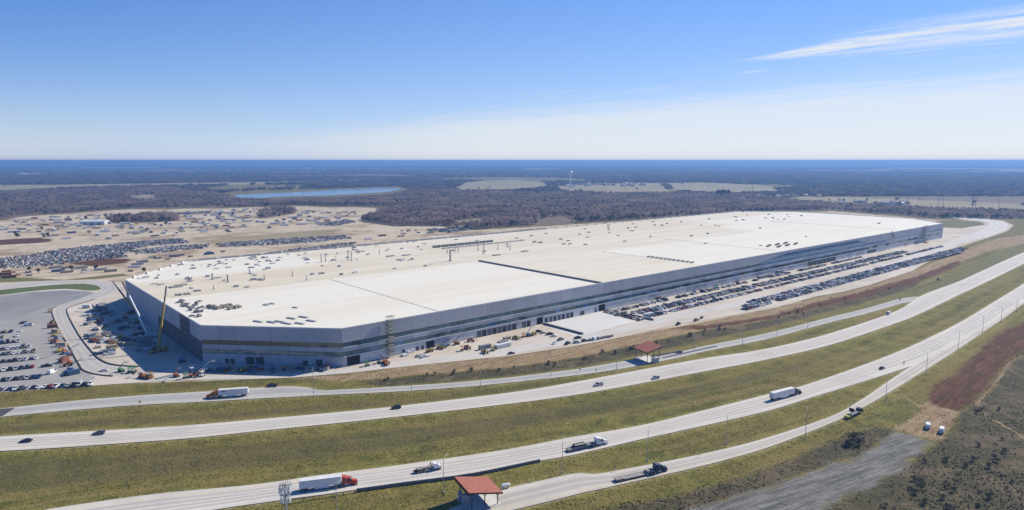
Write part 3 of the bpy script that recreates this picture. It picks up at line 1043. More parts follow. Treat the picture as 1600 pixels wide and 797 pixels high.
def scatter(name, pts, scl, coll, label, cat):
    me = bpy.data.meshes.new(name)
    me.vertices.add(len(pts))
    me.vertices.foreach_set('co', np.ascontiguousarray(pts, dtype=np.float32).ravel())
    for an, dt, arr in (('size', 'FLOAT_VECTOR', scl), ('turn', 'FLOAT', nrs.uniform(0, 6.28, len(pts))), ('pick', 'INT', nrs.randint(0, 1000, len(pts)))):
        a = me.attributes.new(an, dt, 'POINT')
        a.data.foreach_set('vector' if dt == 'FLOAT_VECTOR' else 'value', np.ascontiguousarray(arr, dtype=np.int32 if dt == 'INT' else np.float32).ravel())
    me.update()
    o = mesh_obj(name, me)
    ng = bpy.data.node_groups.new(name + '_nodes', 'GeometryNodeTree')
    ng.interface.new_socket('Geometry', in_out='INPUT', socket_type='NodeSocketGeometry')
    ng.interface.new_socket('Geometry', in_out='OUTPUT', socket_type='NodeSocketGeometry')
    gi = ng.nodes.new('NodeGroupInput'); go = ng.nodes.new('NodeGroupOutput')
    ip = ng.nodes.new('GeometryNodeInstanceOnPoints')
    ci = ng.nodes.new('GeometryNodeCollectionInfo')
    ci.inputs['Collection'].default_value = coll
    ci.inputs['Separate Children'].default_value = True
    ci.inputs['Reset Children'].default_value = True
    def na(nm, t):
        x = ng.nodes.new('GeometryNodeInputNamedAttribute')
        x.data_type = t
        x.inputs[0].default_value = nm
        return x.outputs[0]
    cx_ = ng.nodes.new('ShaderNodeCombineXYZ')
    L = ng.links.new
    L(gi.outputs[0], ip.inputs['Points']); L(ci.outputs[0], ip.inputs['Instance'])
    ip.inputs['Pick Instance'].default_value = True
    L(na('pick', 'INT'), ip.inputs['Instance Index'])
    L(na('size', 'FLOAT_VECTOR'), ip.inputs['Scale'])
    L(na('turn', 'FLOAT'), cx_.inputs[2]); L(cx_.outputs[0], ip.inputs['Rotation'])
    L(ip.outputs[0], go.inputs[0])
    md = o.modifiers.new('scatter', 'NODES')
    md.node_group = ng
    tag(o, label, cat, kind='stuff')
    return o


# near woods: trees on a jittered grid
pts = []
for poly in WOODS_W:
    lo, hi = poly.min(0), poly.max(0)
    lo = np.maximum(lo, [-1900, 0]); hi = np.minimum(hi, [2300, 3200])
    sp = 9.0
    gxx, gyy = np.meshgrid(np.arange(lo[0], hi[0], sp), np.arange(lo[1], hi[1], sp))
    q = np.c_[gxx.ravel(), gyy.ravel()] + nrs.uniform(-5, 5, (gxx.size, 2))
    q = q[np.abs(q[:, 0]) < q[:, 1] * 0.86 + 60]
    q = q[sdist(q, poly, 5.0) > 2 + 16 * np.clip(wav(q, 30.0, 2.2) + wav(q, 11.0, .3) * .7, -.1, 1)]
    pts.append(q)
q = np.vstack(pts)
for cl_ in ZONES_W['field'] + [ZONES_W['lush'][-1], LAKE_W]:
    q = q[sdist(q, cl_, 20.0) < -8]
thin = wav(q, 60.0, 3.0) + 0.6 * wav(q, 25.0, 1.0)
q = q[nrs.uniform(-1.5, 0.35, len(q)) < thin + 0.2]
keep_d = np.hypot(q[:, 0], q[:, 1])
q = q[(keep_d < 2200) | (nrs.rand(len(q)) < 0.6)]
sc = 0.75 + 0.35 * nrs.rand(len(q)) + 0.16 * wav(q, 90.0, 1.5)
sc3 = np.c_[sc * nrs.uniform(.9, 1.25, len(q)), sc * nrs.uniform(.9, 1.25, len(q)), sc]
scatter('woods', np.c_[q, np.full(len(q), -0.3)], sc3, temps, 'wide belt of bare grey winter woods behind the factory', 'woods')
print('near trees', len(q))

# far woods: groves
pts = []
for y0, y1, sp in ((2300, 5200, 27.0), (5200, 11000, 62.0), (11000, 30000, 170.0)):
    hw = y1 * 0.84
    gxx, gyy = np.meshgrid(np.arange(-hw, hw, sp), np.arange(y0, y1, sp))
    q = np.c_[gxx.ravel(), gyy.ravel()] + nrs.uniform(-sp * .5, sp * .5, (gxx.size, 2))
    q = q[np.abs(q[:, 0]) < q[:, 1] * 0.82 + 100]
    for cl_ in ZONES_W['field'] + [LAKE_W, px2w([(360, 300), (625, 291), (645, 299), (612, 307), (530, 312), (430, 315), (368, 315)]), px2w(WOODS[0]), px2w(WOODS[1])]:
        q = q[sdist(q, cl_, 20.0) < -12]
    q = q[far_woods(q) > (-0.32 if y0 < 3000 else -0.12) + nrs.uniform(-.15, .15, len(q))]
    pts.append(np.c_[q, np.full(len(q), sp)])
q = np.vstack(pts)
s = q[:, 2] / 34.0
sc3 = np.c_[s * nrs.uniform(.8, 1.3, len(q)), s * nrs.uniform(.8, 1.3, len(q)), nrs.uniform(.75, 1.2, len(q)) * (1 + 0.25 * np.clip(s - 1, 0, 3))]
scatter('distant_woods', np.c_[q[:, :2], np.full(len(q), -1.0)], sc3, groves, 'hazy blue woods stretching to the horizon', 'woods')
print('groves', len(q))

# ------------------------------------------------------------------ the factory
FOOT = [(0, 0), (1022, 0), (1084, 64), (1084, 270), (1006, 344), (8, 344), (-60, 266), (-60, 62)]
fac = empty('factory_building', (B0.x, B0.y, 0), BRZ)
tag(fac, 'vast white-roofed factory with grey panel walls and two dark window bands', 'factory')

m_panels = [mat('precast_panel_%s' % k, c_, 0.75, var=0.07, scale=0.25) for k, c_ in (('pale', (0.43, 0.44, 0.47)), ('mid', (0.39, 0.40, 0.43)), ('cool', (0.41, 0.43, 0.47)))]
m_panel_w = mat('precast_panel_white', (0.57, 0.585, 0.61), 0.7, var=0.06, scale=0.25)
m_core = mat('unclad_interior', (0.035, 0.037, 0.040), 0.9, var=0.3, scale=0.2)
m_steel = mat('grey_steel', (0.24, 0.25, 0.26), 0.6, metal=0.3)
m_dark = mat('dark_opening', (0.014, 0.015, 0.017), 0.8, var=0.2)


def glass(name, tint, rough):
    m = bpy.data.materials.new(name)
    m.use_nodes = True
    n = N(m.node_tree)
    b = n.new('ShaderNodeBsdfPrincipled')
    b.inputs['Base Color'].default_value = (*tint, 1)
    b.inputs['Metallic'].default_value = 0.12
    b.inputs['Roughness'].default_value = rough
    b.inputs['Specular IOR Level'].default_value = 0.75
    nn = n.noise(n.new('ShaderNodeNewGeometry').outputs['Position'], 0.5, 2.0)
    bp = n.new('ShaderNodeBump')
    bp.inputs['Distance'].default_value = 0.02
    n.put(bp.inputs['Height'], nn)
    n.nt.links.new(bp.outputs[0], b.inputs['Normal'])
    o = n.new('ShaderNodeOutputMaterial')
    n.nt.links.new(b.outputs[0], o.inputs[0])
    return m


m_glass = [glass('tinted_glass', (0.075, 0.15, 0.165), 0.08), glass('tinted_glass_dark', (0.04, 0.075, 0.085), 0.1), glass('tinted_glass_blue', (0.075, 0.19, 0.32), 0.06)]
m_glass_end = [glass('ground_reflection_glass', (0.14, 0.125, 0.075), 0.08), glass('pale_teal_glass', (0.16, 0.235, 0.215), 0.08)]  # upper end-wall panes hold the olive reflection of the ground in their colour
m_coping = mat('coping_metal', (0.62, 0.63, 0.64), 0.5, metal=0.2)

# structural core, a little inside the cladding
mb = MB()
ins = [(1.2, 0.6), (1021, 0.6), (1083.4, 64.5), (1083.4, 269.5), (1005.6, 343.4), (8.4, 343.4), (-59.0, 265.6), (-58.4, 62.6)]
mb.v = [(x, y, -0.1) for x, y in ins] + [(x, y, 22.2) for x, y in ins]
k8 = 8
mb.f = [tuple(range(k8 - 1, -1, -1)), tuple(range(k8, 2 * k8))] + [(i, (i + 1) % k8, k8 + (i + 1) % k8, k8 + i) for i in range(k8)]
mb.m = [0] * len(mb.f)
core = mb.build('structural_core', m_core, fac)


def clip_poly(poly, clip):
    """Sutherland-Hodgman; CLIP convex, counter-clockwise"""
    outp = list(poly)
    for i in range(len(clip)):
        a, b = clip[i], clip[(i + 1) % len(clip)]
        side = lambda p: (b[0] - a[0]) * (p[1] - a[1]) - (b[1] - a[1]) * (p[0] - a[0])
        src, outp = outp, []
        for j in range(len(src)):
            p, q = src[j], src[(j + 1) % len(src)]
            sp_, sq = side(p), side(q)
            if sp_ >= 0:
                outp.append(p)
            if (sp_ >= 0) != (sq >= 0):
                t = sp_ / (sp_ - sq)
                outp.append((p[0] + (q[0] - p[0]) * t, p[1] + (q[1] - p[1]) * t))
        if not outp:
            return []
    return outp


def roof_mat(name, base, stain, amt):
    m = bpy.data.materials.new(name)
    m.use_nodes = True
    n = N(m.node_tree)
    tcn = n.new('ShaderNodeTexCoord').outputs['Object']
    st = n.noise(n.scalev(tcn, (0.006, 0.05, 1)), 1.0, 5.0, 0.6, 0.3)
    sp_ = n.noise(tcn, 0.05, 5.0, 0.7)
    x, y, _ = n.sep(tcn)
    c = n.mix(n.math('MULTIPLY', n.ss(st, 0.40, 0.66), amt), base, stain)
    c = n.mix(n.math('MULTIPLY', n.ss(sp_, 0.56, 0.74), 0.35 * amt), c, tuple(q * 0.82 for q in stain))
    seam = n.math('LESS_THAN', n.math('FRACT', n.math('DIVIDE', y, 10.0)), 0.04)
    seam2 = n.math('LESS_THAN', n.math('FRACT', n.math('DIVIDE', x, 46.0)), 0.008)
    c = n.mix(n.math('MULTIPLY', n.math('MAXIMUM', seam, seam2), 0.22), c, (0.4, 0.38, 0.35))
    b = n.new('ShaderNodeBsdfPrincipled')
    b.inputs['Roughness'].default_value = 0.8
    b.inputs['Specular IOR Level'].default_value = 0.2
    n.put(b.inputs['Base Color'], c)
    o = n.new('ShaderNodeOutputMaterial')
    n.nt.links.new(b.outputs[0], o.inputs[0])
    return m


mr_white = roof_mat('roof_membrane_white', (0.695, 0.668, 0.57), (0.655, 0.615, 0.51), 0.9)
mr_cream = roof_mat('roof_membrane_cream', (0.65, 0.60, 0.48), (0.595, 0.535, 0.41), 1.0)
mr_tan = roof_mat('roof_cover_board', (0.59, 0.525, 0.40), (0.645, 0.595, 0.475), 1.0)
mb = MB()
mb.v = [(x, y, 22.2) for x, y in FOOT] + [(x, y, ROOF) for x, y in FOOT]
mb.f = [tuple(range(7, -1, -1)), tuple(range(8, 16))] + [(i, (i + 1) % 8, 8 + (i + 1) % 8, 8 + i) for i in range(8)]
mb.m = [0] * 10
roof = mb.build('roof', mr_cream, fac)
SECT = [(-60, 226, 0, 160, mr_white), (226, 372, 0, 160, mr_cream), (372, 700, 0, 130, mr_white), (700, 1084, 0, 200, mr_white),
        (-60, 226, 160, 246, mr_tan), (226, 420, 160, 212, mr_cream), (226, 420, 212, 300, mr_tan), (-60, 110, 246, 344, mr_white), (110, 420, 300, 344, mr_cream), (110, 226, 246, 300, mr_cream),
        (420, 700, 130, 240, mr_cream), (420, 760, 240, 344, mr_tan), (372, 420, 130, 160, mr_cream), (760, 1084, 270, 344, mr_cream), (760, 1084, 200, 270, mr_white), (700, 760, 200, 240, mr_cream)]
inner = [(1, 0.6), (1021.4, 0.6), (1083.2, 64.6), (1083.2, 269.4), (1005.4, 343.3), (8.6, 343.3), (-59.2, 265.4), (-59.2, 62.6)]
done_sect = []
for (u0, u1, v0, v1, mm) in SECT:
    p = clip_poly([(u0, v0), (u1, v0), (u1, v1), (u0, v1)], inner)
    if len(p) < 3:
        continue
    mb = MB()
    lvl = ROOF + 0.05 + 0.012 * (len(done_sect) % 3)
    done_sect.append(1)
    nn = len(p)
    mb.v = [(x, y, ROOF + 0.01) for x, y in p] + [(x, y, lvl) for x, y in p]
    mb.f = [tuple(range(nn, 2 * nn))] + [(i, (i + 1) % nn, nn + (i + 1) % nn, nn + i) for i in range(nn)]
    mb.m = [0] * len(mb.f)
    mb.build('roof_section', mm, roof)
mb = MB(); mb.bx(225.2, 226.8, 1, 160, ROOF, ROOF + 1.3); mb.build('roof_step', mat('step_edge_shadow', (0.21, 0.21, 0.21), 0.8), roof)  # dark grey puts the shadow line of the exposed step edge into the colour
for u, v0, v1 in ((70, 4, 160), (372, 16, 130), (520, 10, 160), (860, 10, 200)):
    mb = MB(); mb.bx(u - 0.35, u + 0.35, v0, v1, ROOF, ROOF + 0.22); mb.build('expansion_joint', mat('joint_cover', (0.50, 0.485, 0.46), 0.7), roof)
# parapet coping along the visible edges, and blocks on the rear edge
for i in range(8):
    a, b = Vector(FOOT[i]), Vector(FOOT[(i + 1) % 8])
    d = (b - a).normalized(); nn = Vector((d.y, -d.x))
    mb = MB()
    p0, p1 = a + d * 0.3, b - d * 0.3
    q = [p0 + nn * 0.05, p1 + nn * 0.05, p1 - nn * 0.55, p0 - nn * 0.55]
    mb.hexa([(x, y, ROOF) for x, y in q] + [(x, y, ROOF + 0.75) for x, y in q])
    mb.build('parapet', m_coping, roof)
mbk = MB(); mbk.bx(-1.1, 1.1, -.8, .8, 0, 2.2)
me_blk = mbk.mesh('parapet_block', mr_white)
mscr = MB(); mscr.bx(-8.5, 8.5, -0.25, 0.25, 0, 2.0)
me_scr = mscr.mesh('parapet_screen', mat('screen_grey', (0.36, 0.36, 0.37), 0.8))
for k in range(46):
    u = 16 + k * 21.5
    o = mesh_obj('parapet_block', me_blk, roof); o.location = (u, 342.0, ROOF)
    if k < 22:
        o = mesh_obj('parapet_screen', me_scr, roof); o.location = (u + 10.7, 342.2, ROOF)
for k in range(5):
    o = mesh_obj('parapet_block', me_blk, roof); o.location = (-52 + k * 13.5, 273.5 + k * 15.5, ROOF); o.rotation_euler = (0, 0, R(49))

# ---- long front wall: doors cut the base course
DOORS = []   # (u centre, width, height, kind)
for x, w_, h_ in [(552, 8.5, 5.2), (672, 6.4, 4.6)]:
    DOORS.append((wall_u(x), w_, h_))
for x in (748.6, 756.5, 764.5, 772.5, 780.3, 788, 795.7, 803.4):
    DOORS.append((wall_u(x), 3.9, 4.4))
for x in (819, 826):
    DOORS.append((wall_u(x), 3.6, 4.4))
DOORS.append((wall_u(843.5), 6.2, 5.4))
for x in (853.5, 860.5, 867, 873.6, 880.3, 887, 893.4):
    DOORS.append((wall_u(x), 3.3, 4.0))
for x in (908, 911.5, 931):
    DOORS.append((wall_u(x), 2.2, 3.2))
DOORS.append((wall_u(940.5), 7.5, 5.6))
for x in (630, 652, 660):
    DOORS.append((wall_u(x), 2.0, 2.6))
for k in range(9):
    DOORS.append((wall_u(1356.5 + k * 1.5), 2.6, 4.2))
u_open0, u_open1 = wall_u(1262), wall_u(1306)
DOORS.sort()
B2A, B2B, B1A, B1B = 6.0, 8.7, 11.4, 14.2      # window bands


def ztop(u):
    """top of the upper window band"""
    a0, a1, a2, a3 = wall_u(1181), wall_u(1228), wall_u(1334), wall_u(1360)
    if u < a0 or u > a3:
        return B1B
    if u < a1:
        return B1B + (20.2 - B1B) * (u - a0) / (a1 - a0)
    if u < a2:
        return 20.2
    return 20.2 - (20.2 - B1B) * (u - a2) / (a3 - a2)


def slab_mesh(L, za0, za1, zb0, zb1, y0, y1, name, m):
    mb = MB()
    mb.hexa([(0, y0, za0), (L, y0, za1), (L, y1, za1), (0, y1, za0), (0, y0, zb0), (L, y0, zb1), (L, y1, zb1), (0, y1, zb0)])
    return mb.mesh(name, m)


cache = {}


def piece(name, L, z0a, z0b, z1a, z1b, y0, y1, m, u, parent):
    key = (name, round(L, 2), round(z0a, 2), round(z0b, 2), round(z1a, 2), round(z1b, 2), y0, m.name)
    if key not in cache:
        cache[key] = slab_mesh(L, z0a, z0b, z1a, z1b, y0, y1, name, m)
    o = mesh_obj(name, cache[key], parent)
    o.location = (u, 0, 0)
    return o


mb = MB(); mb.bx(0.6, 1021.4, 0.45, 0.6, 0.0, 22.2)
front = mb.build('front_wall', mat('wall_backing', (0.10, 0.105, 0.11), 0.9), fac)
G_ = 0.09
PW = 12.0
rp = random.Random(5)
u = 0.0
npan = int(1022 / PW)
PW = 1022.0 / npan
for k in range(npan):
    u0 = k * PW
    u1 = u0 + PW
    t0, t1 = ztop(u0), ztop(u1)
    pm = rp.choice(m_panels)
    if t0 < 20:
        half = (ROOF - 0.25)
        piece('wall_panel', PW - G_, t0 + .05, t1 + .05, half, half, -0.02, 0.40, pm, u0 + G_ / 2, front)
    else:
        piece('wall_panel', PW - G_, 20.3, 20.3, ROOF - 0.25, ROOF - 0.25, -0.02, 0.40, pm, u0 + G_ / 2, front)
    piece('wall_panel', PW - G_, B2B + .05, B2B + .05, B1A - .05, B1A - .05, -0.04, 0.40, rp.choice(m_panels + [m_panel_w]), u0 + G_ / 2, front)
    # panes: two per bay in each band
    for h in range(2):
        a, b = u0 + h * PW / 2, u0 + (h + 1) * PW / 2
        blue = ztop((a + b) / 2) > B1B + 0.5 or a > 700
        gm = m_glass[2] if blue else rp.choice((m_glass[0], m_glass[0], m_glass[0], m_glass[1]))
        piece('window_pane', PW / 2 - 0.14, B1A, B1A, ztop(a), ztop(b), 0.14, 0.30, gm, a + 0.07, front)
        gm = rp.choice((m_glass[0], m_glass[0], m_glass[1], m_glass[2]))
        if 300 < a < 1000 and rp.random() < 0.35:
            gm = m_dark
        piece('window_pane', PW / 2 - 0.14, B2A, B2A, B2B, B2B, 0.14, 0.30, gm, a + 0.07, front)
mb = MB(); mb.bx(0.5, 1021.5, -0.30, 0.1, B2A - 0.45, B2A - 0.08); mb.build('sill_ledge', m_panel_w, front)
mb = MB(); mb.bx(0.5, 1021.5, -0.22, 0.1, B1A - 0.40, B1A - 0.06); mb.build('sill_ledge', m_panel_w, front)
# base course with openings
cuts = [(d[0] - d[1] / 2, d[0] + d[1] / 2, d[2]) for d in DOORS] + [(u_open0, u_open1, 5.4)]
cuts.sort()
m_door = [mat('dock_door_dark', (0.045, 0.048, 0.052), 0.6, var=0.2), mat('dock_door_grey', (0.12, 0.125, 0.13), 0.6, var=0.2)]
pos_u = 0.0
for (a, b, h) in cuts + [(1022.0, 1022.0, 0)]:
    nseg = max(1, int((a - pos_u) / 11.0))
    for s in range(nseg):
        s0 = pos_u + (a - pos_u) * s / nseg; s1 = pos_u + (a - pos_u) * (s + 1) / nseg
        if s1 - s0 > 0.3:
            piece('wall_panel', s1 - s0 - G_, 0, 0, B2A - 0.5, B2A - 0.5, -0.03, 0.40, rp.choice([m_panel_w, m_panel_w, m_panels[0]]), s0 + G_ / 2, front)
    if b > a:
        if h < B2A - 0.6:
            piece('wall_panel', b - a - 0.02, h, h, B2A - 0.5, B2A - 0.5, -0.03, 0.40, m_panel_w, a + 0.01, front)
    pos_u = b
for i, (uc, w_, h_) in enumerate(DOORS):
    mb = MB()
    mb.bx(uc - w_ / 2 + .05, uc + w_ / 2 - .05, 0.36, 0.44, 0, h_ - 0.03)
    d = mb.build('dock_door' if w_ > 3 else 'door', m_dark if w_ > 5 else m_door[i % 2], front)
    mb = MB()
    for s in (-1, 1):
        mb.bx(uc + s * w_ / 2 - .12, uc + s * w_ / 2 + .12, -0.10, -0.032, 0, h_)
    mb.bx(uc - w_ / 2 + .12, uc + w_ / 2 - .12, -0.10, -0.032, h_ - 0.01, h_ + 0.2)
    mb.build('door_frame', m_steel, front)
# unclad bay with columns
for k in range(7):
    mb = MB(); x = u_open0 + (u_open1 - u_open0) * k / 6
    mb.bx(x - .3, x + .3, 0.0, 0.40, 0, 5.4); mb.build('column', m_steel, front)
# light steel posts along the parking rows
for k in range(38):
    x = wall_u(968) + k * 5.6
    mb = MB(); mb.bx(-.09, .09, -.09, .09, 0, 4.2)
    if k == 0:
        me_post = mb.mesh('wall_post', mat('pale_post', (0.6, 0.6, 0.58), 0.7))
    o = mesh_obj('wall_post', me_post, front); o.location = (x, -1.4, 0)


# ---- short walls: a wall frame with its own local axis
def side_wall(name, i, zones):
    a, b = Vector(FOOT[i]), Vector(FOOT[(i + 1) % 8])
    L = (b - a).length
    ang = math.atan2((b - a).y, (b - a).x)
    mb = MB(); mb.bx(0.8, L - 0.8, 0.45, 0.6, 0, 22.2)
    w_ = mb.build(name, MATS['wall_backing'], fac)
    w_.location = (a.x, a.y, 0); w_.rotation_euler = (0, 0, ang)
    nb = max(1, round(L / 11.5)); pw = L / nb
    for k in range(nb):
        for (z0, z1, what, k0, k1) in zones:
            f = (k + 0.5) / nb
            if not (k0 <= f < k1):
                continue
            if what == 'panel':
                piece('wall_panel', pw - G_, z0, z0, z1, z1, -0.02, 0.40, rp.choice(m_panels), k * pw + G_ / 2, w_)
            elif what == 'glass':
                for h in range(2):
                    piece('window_pane', pw / 2 - .14, z0, z0, z1, z1, 0.14, 0.30, (m_glass_end[0] if z0 > 10 else m_glass_end[1]) if rp.random() < .85 else m_glass[0], k * pw + h * pw / 2 + .07, w_)
            elif what == 'frame':
                mb = MB()
                for x in (k * pw + 0.3, k * pw + pw / 2):
                    mb.bx(x - .2, x + .2, 0.0, 0.4, z0, z1)
                for z in np.arange(z0 + 3.5, z1, 4.2):
                    mb.bx(k * pw + .5, k * pw + pw - .1, 0.05, 0.35, z - .15, z + .15)
                mb.build('steel_frame', m_steel, w_)
    return w_, L


bands = [(14.25, 22.15, 'panel', 0, 1), (11.4, 14.2, 'glass', 0, 1), (8.75, 11.35, 'panel', 0, 1), (6.0, 8.7, 'glass', 0, 1), (0, 5.9, 'panel', 0, 1)]
ws, L = side_wall('end_wall', 7, bands)
for x, w2, h2 in ((14, 2.4, 3.0), (17.5, 2.4, 3.0), (27, 5, 4.4), (33, 5, 4.4), (62, 3, 3), (70, 4, 4)):
    mb = MB(); mb.bx(x, x + w2, -0.10, -0.03, 0, h2); mb.build('door', m_door[0], ws)
# west face: FOOT[6] (v=266) -> FOOT[7] (v=62); f runs from the back to the front
side_wall('west_wall', 6, [(0, 22.15, 'panel', 0, 0.52), (11.5, 22.15, 'panel', 0.52, 0.80), (0, 22, 'frame', 0.80, 0.90), (0, 11.4, 'frame', 0.52, 0.80),
                           (13.2, 22.15, 'panel', 0.90, 1.01), (0, 13.0, 'frame', 0.90, 1.01)])
side_wall('rear_chamfer_wall', 5, [(0, 22.15, 'panel', 0, 1.01)])
side_wall('rear_wall', 4, [(0, 22.15, 'panel', 0, 1.01)])
side_wall('north_chamfer_wall', 3, [(0, 22.15, 'panel', 0, 1.01)])
side_wall('north_wall', 2, [(0, 22.15, 'panel', 0, 1.01)])
side_wall('far_chamfer_wall', 1, [(0, 22.15, 'panel', 0, 1.01)])

# ------------------------------------------------------------------ vehicles
m_tyre = mat('tyre_rubber', (0.016, 0.016, 0.017), 0.85, var=0.1)
m_carglass = mat('car_glass', (0.02, 0.026, 0.032), 0.12, var=0.0, spec=0.8)
m_chrome = mat('bare_metal', (0.45, 0.46, 0.47), 0.35, metal=0.8, var=0.1)
m_chassis = mat('chassis_black', (0.025, 0.025, 0.027), 0.7)
m_lampred = mat('lamp_red', (0.35, 0.02, 0.015), 0.4)
m_lampw = mat('lamp_clear', (0.7, 0.7, 0.66), 0.3)
PAINT = {'white': (0.74, 0.74, 0.73), 'silver': (0.42, 0.43, 0.44), 'grey': (0.13, 0.135, 0.14), 'black': (0.018, 0.018, 0.02), 'dark blue': (0.02, 0.04, 0.11), 'red': (0.30, 0.02, 0.018), 'beige': (0.36, 0.31, 0.24)}
for k, c_ in list(PAINT.items()):
    PAINT[k] = mat('car_paint_' + k.replace(' ', '_'), c_, 0.3, var=0.05, spec=0.5)
CAR_DIM = {'sedan': (4.7, 1.82, 1.45), 'suv': (4.8, 1.92, 1.75), 'pickup truck': (5.7, 1.98, 1.85), 'van': (5.6, 2.0, 2.3)}


def car_shapes(kind):
    """(body, roof-less glass, wheels list) as MBs; x forward, origin on the ground below the middle"""
    L, W_, H = CAR_DIM[kind]
    h = L / 2; y = W_ / 2
    body = MB(); gl = MB()
    z0 = 0.28; zb = {'sedan': 0.92, 'suv': 1.05, 'pickup truck': 1.1, 'van': 1.2}[kind]
    zh = zb - (0.12 if kind != 'van' else 0.05)
    # lower body as three lofted blocks with rounded ends
    def blk(x0, x1, za, zb0, zb1, inset0=0.0, inset1=0.0, nose0=0.0, nose1=0.0):
        body.hexa([(x0 + nose0, -y + inset0, za), (x1 - nose1, -y + inset1, za), (x1 - nose1, y - inset1, za), (x0 + nose0, y - inset0, za),
                   (x0, -y + inset0 + .06, zb0), (x1, -y + inset1 + .06, zb1), (x1, y - inset1 - .06, zb1), (x0, y - inset0 - .06, zb0)])
    blk(-h, -h + 0.5, z0, zb - .04, zb, 0.16, 0.02, 0.06, 0)
    blk(-h + 0.5, h - 0.6, z0 - .06, zb, zb - .02, 0.0, 0.0)
    blk(h - 0.6, h, z0, zh, zh - .16, 0.02, 0.2, 0, 0.02)
    if kind == 'sedan':
        c0, c1, C0, C1 = -h + 0.75, h - 1.35, -h + 1.5, h - 2.15
    elif kind == 'suv':
        c0, c1, C0, C1 = -h + 0.12, h - 1.3, -h + 0.5, h - 2.0
    elif kind == 'pickup truck':
        c0, c1, C0, C1 = -h + 2.05, h - 1.45, -h + 2.3, h - 2.15
    else:
        c0, c1, C0, C1 = -h + 0.05, h - 0.75, -h + 0.2, h - 1.5
    if kind == 'van':
        body.taper(c0, -h + 3.4, y - .06, zb, C0, -h + 3.4, y - .16, H)
        gl.taper(-h + 3.42, c1, y - .07, zb, -h + 3.42, C1, y - .17, H - .05)
        body.taper(-h + 3.42, C1 + .05, y - .18, H - .05, -h + 3.42, C1, y - .2, H)
    else:
        gl.taper(c0, c1, y - .07, zb - .01, C0, C1, y - .24, H - .06)
        body.taper(C0 - .04, C1 + .06, y - .23, H - .06, C0 + .1, C1 - .1, y - .32, H)
        for s in (-1, 1):                     # pillars
            for a, b in ((c0, C0), (c1, C1), ((c0 + c1) / 2, (C0 + C1) / 2)):
                body.bar((a, s * (y - .065), zb), (b, s * (y - .235), H - .05), 0.09)
    if kind == 'pickup truck':
        bed = MB()
        body.bx(-h + .05, -h + 2.0, -y + .03, -y + .12, zb, zb + .16); body.bx(-h + .05, -h + 2.0, y - .12, y - .03, zb, zb + .16)
        body.bx(-h + .02, -h + .1, -y + .12, y - .12, zb, zb + .16)
        gl.bx(-h + .12, -h + 1.95, -y + .14, y - .14, zb + .002, zb + .02)
    r = {'sedan': .33, 'suv': .37, 'pickup truck': .39, 'van': .36}[kind]
    wh = [(-h + L * .19, -y + .1), (-h + L * .19, y - .1), (h - L * .19, -y + .1), (h - L * .19, y - .1)]
    return body, gl, wh, r


CARS = {}
for kind in CAR_DIM:
    body, gl, wh, r = car_shapes(kind)
    wmb = MB(); wmb.wheel(0, 0, r, 0.24, n=10)
    me_w = wmb.mesh('wheel', m_tyre)
    me_g = gl.mesh('windows', m_carglass)
    L = CAR_DIM[kind][0]; y = CAR_DIM[kind][1] / 2
    hl = MB(); hl.bx(-.05, .05, -.2, .2, -.08, .08); me_h = hl.mesh('headlight', m_lampw)
    me_t = MB().box((0, 0, 0), (.08, .3, .2)).mesh('tail_light', m_lampred)
    me_b = {c_: body.mesh('body', p) for c_, p in PAINT.items()}
    one = MB()
    one.v = list(body.v) + list(gl.v); nb_ = len(body.v)
    one.f = list(body.f) + [tuple(q + nb_ for q in f) for f in gl.f]
    one.m = [0] * len(body.f) + [1] * len(gl.f)
    for wx, wy in wh:
        one.tube((wx, wy - .12, r), (wx, wy + .12, r), r, None, 8, 2)
    me_1 = {c_: one.mesh('parked_car', [p, m_carglass, m_tyre]) for c_, p in PAINT.items()}
    CARS[kind] = dict(b=me_b, g=me_g, w=me_w, wh=wh, one=me_1, shape=one, h=me_h, t=me_t, L=L, y=y)
NAME = {'sedan': 'car', 'suv': 'sport_utility_vehicle', 'pickup truck': 'pickup_truck', 'van': 'van'}
CATN = {'sedan': 'car', 'suv': 'suv', 'pickup truck': 'pickup', 'van': 'van'}


def full_car(kind, colr, loc, rz, label, group=None, lamps=True):
    K = CARS[kind]
    e = empty(NAME[kind], loc, rz)
    tag(e, label, CATN[kind], group)
    mesh_obj('body', K['b'][colr], e); mesh_obj('windows', K['g'], e)
    for wx, wy in K['wh']:
        o = mesh_obj('wheel', K['w'], e); o.location = (wx, wy, 0)
    if lamps:
        for s in (-1, 1):
            o = mesh_obj('headlight', K['h'], e); o.location = (K['L'] / 2 - .02, s * (K['y'] - .45), 0.66)
            o = mesh_obj('tail_light', K['t'], e); o.location = (-K['L'] / 2 + .02, s * (K['y'] - .35), 0.78)
    return e


def simple_car(kind, colr, loc, rz, label, group):
    o = mesh_obj(NAME[kind], CARS[kind]['one'][colr])
    o.location = loc; o.rotation_euler = (0, 0, rz)
    return tag(o, label, CATN[kind], group)


COLW = ['white'] * 7 + ['silver'] * 5 + ['grey'] * 4 + ['black'] * 5 + ['dark blue'] * 2 + ['red', 'beige']
KINDW = ['sedan'] * 3 + ['suv'] * 4 + ['pickup truck'] * 4 + ['van']
rc = random.Random(21)
n_ind = 0
EXTRA = []          # (kind, colour, x, y, z, rz) for the joined distant rows


def park(p, z, rz, where, grp, detail=False, individual=True):
    global n_ind
    kind = rc.choice(KINDW); colr = rc.choice(COLW)
    if rc.random() < 0.5:
        rz += math.pi
    if individual:
        n_ind += 1
        lab = '%s %s parked %s' % (colr, kind, where)
        if detail:
            full_car(kind, colr, (p[0], p[1], z), rz, lab, grp, lamps=False)
        else:
            simple_car(kind, colr, (p[0], p[1], z), rz, lab, grp)
    else:
        EXTRA.append((kind, colr, p[0], p[1], z, rz))


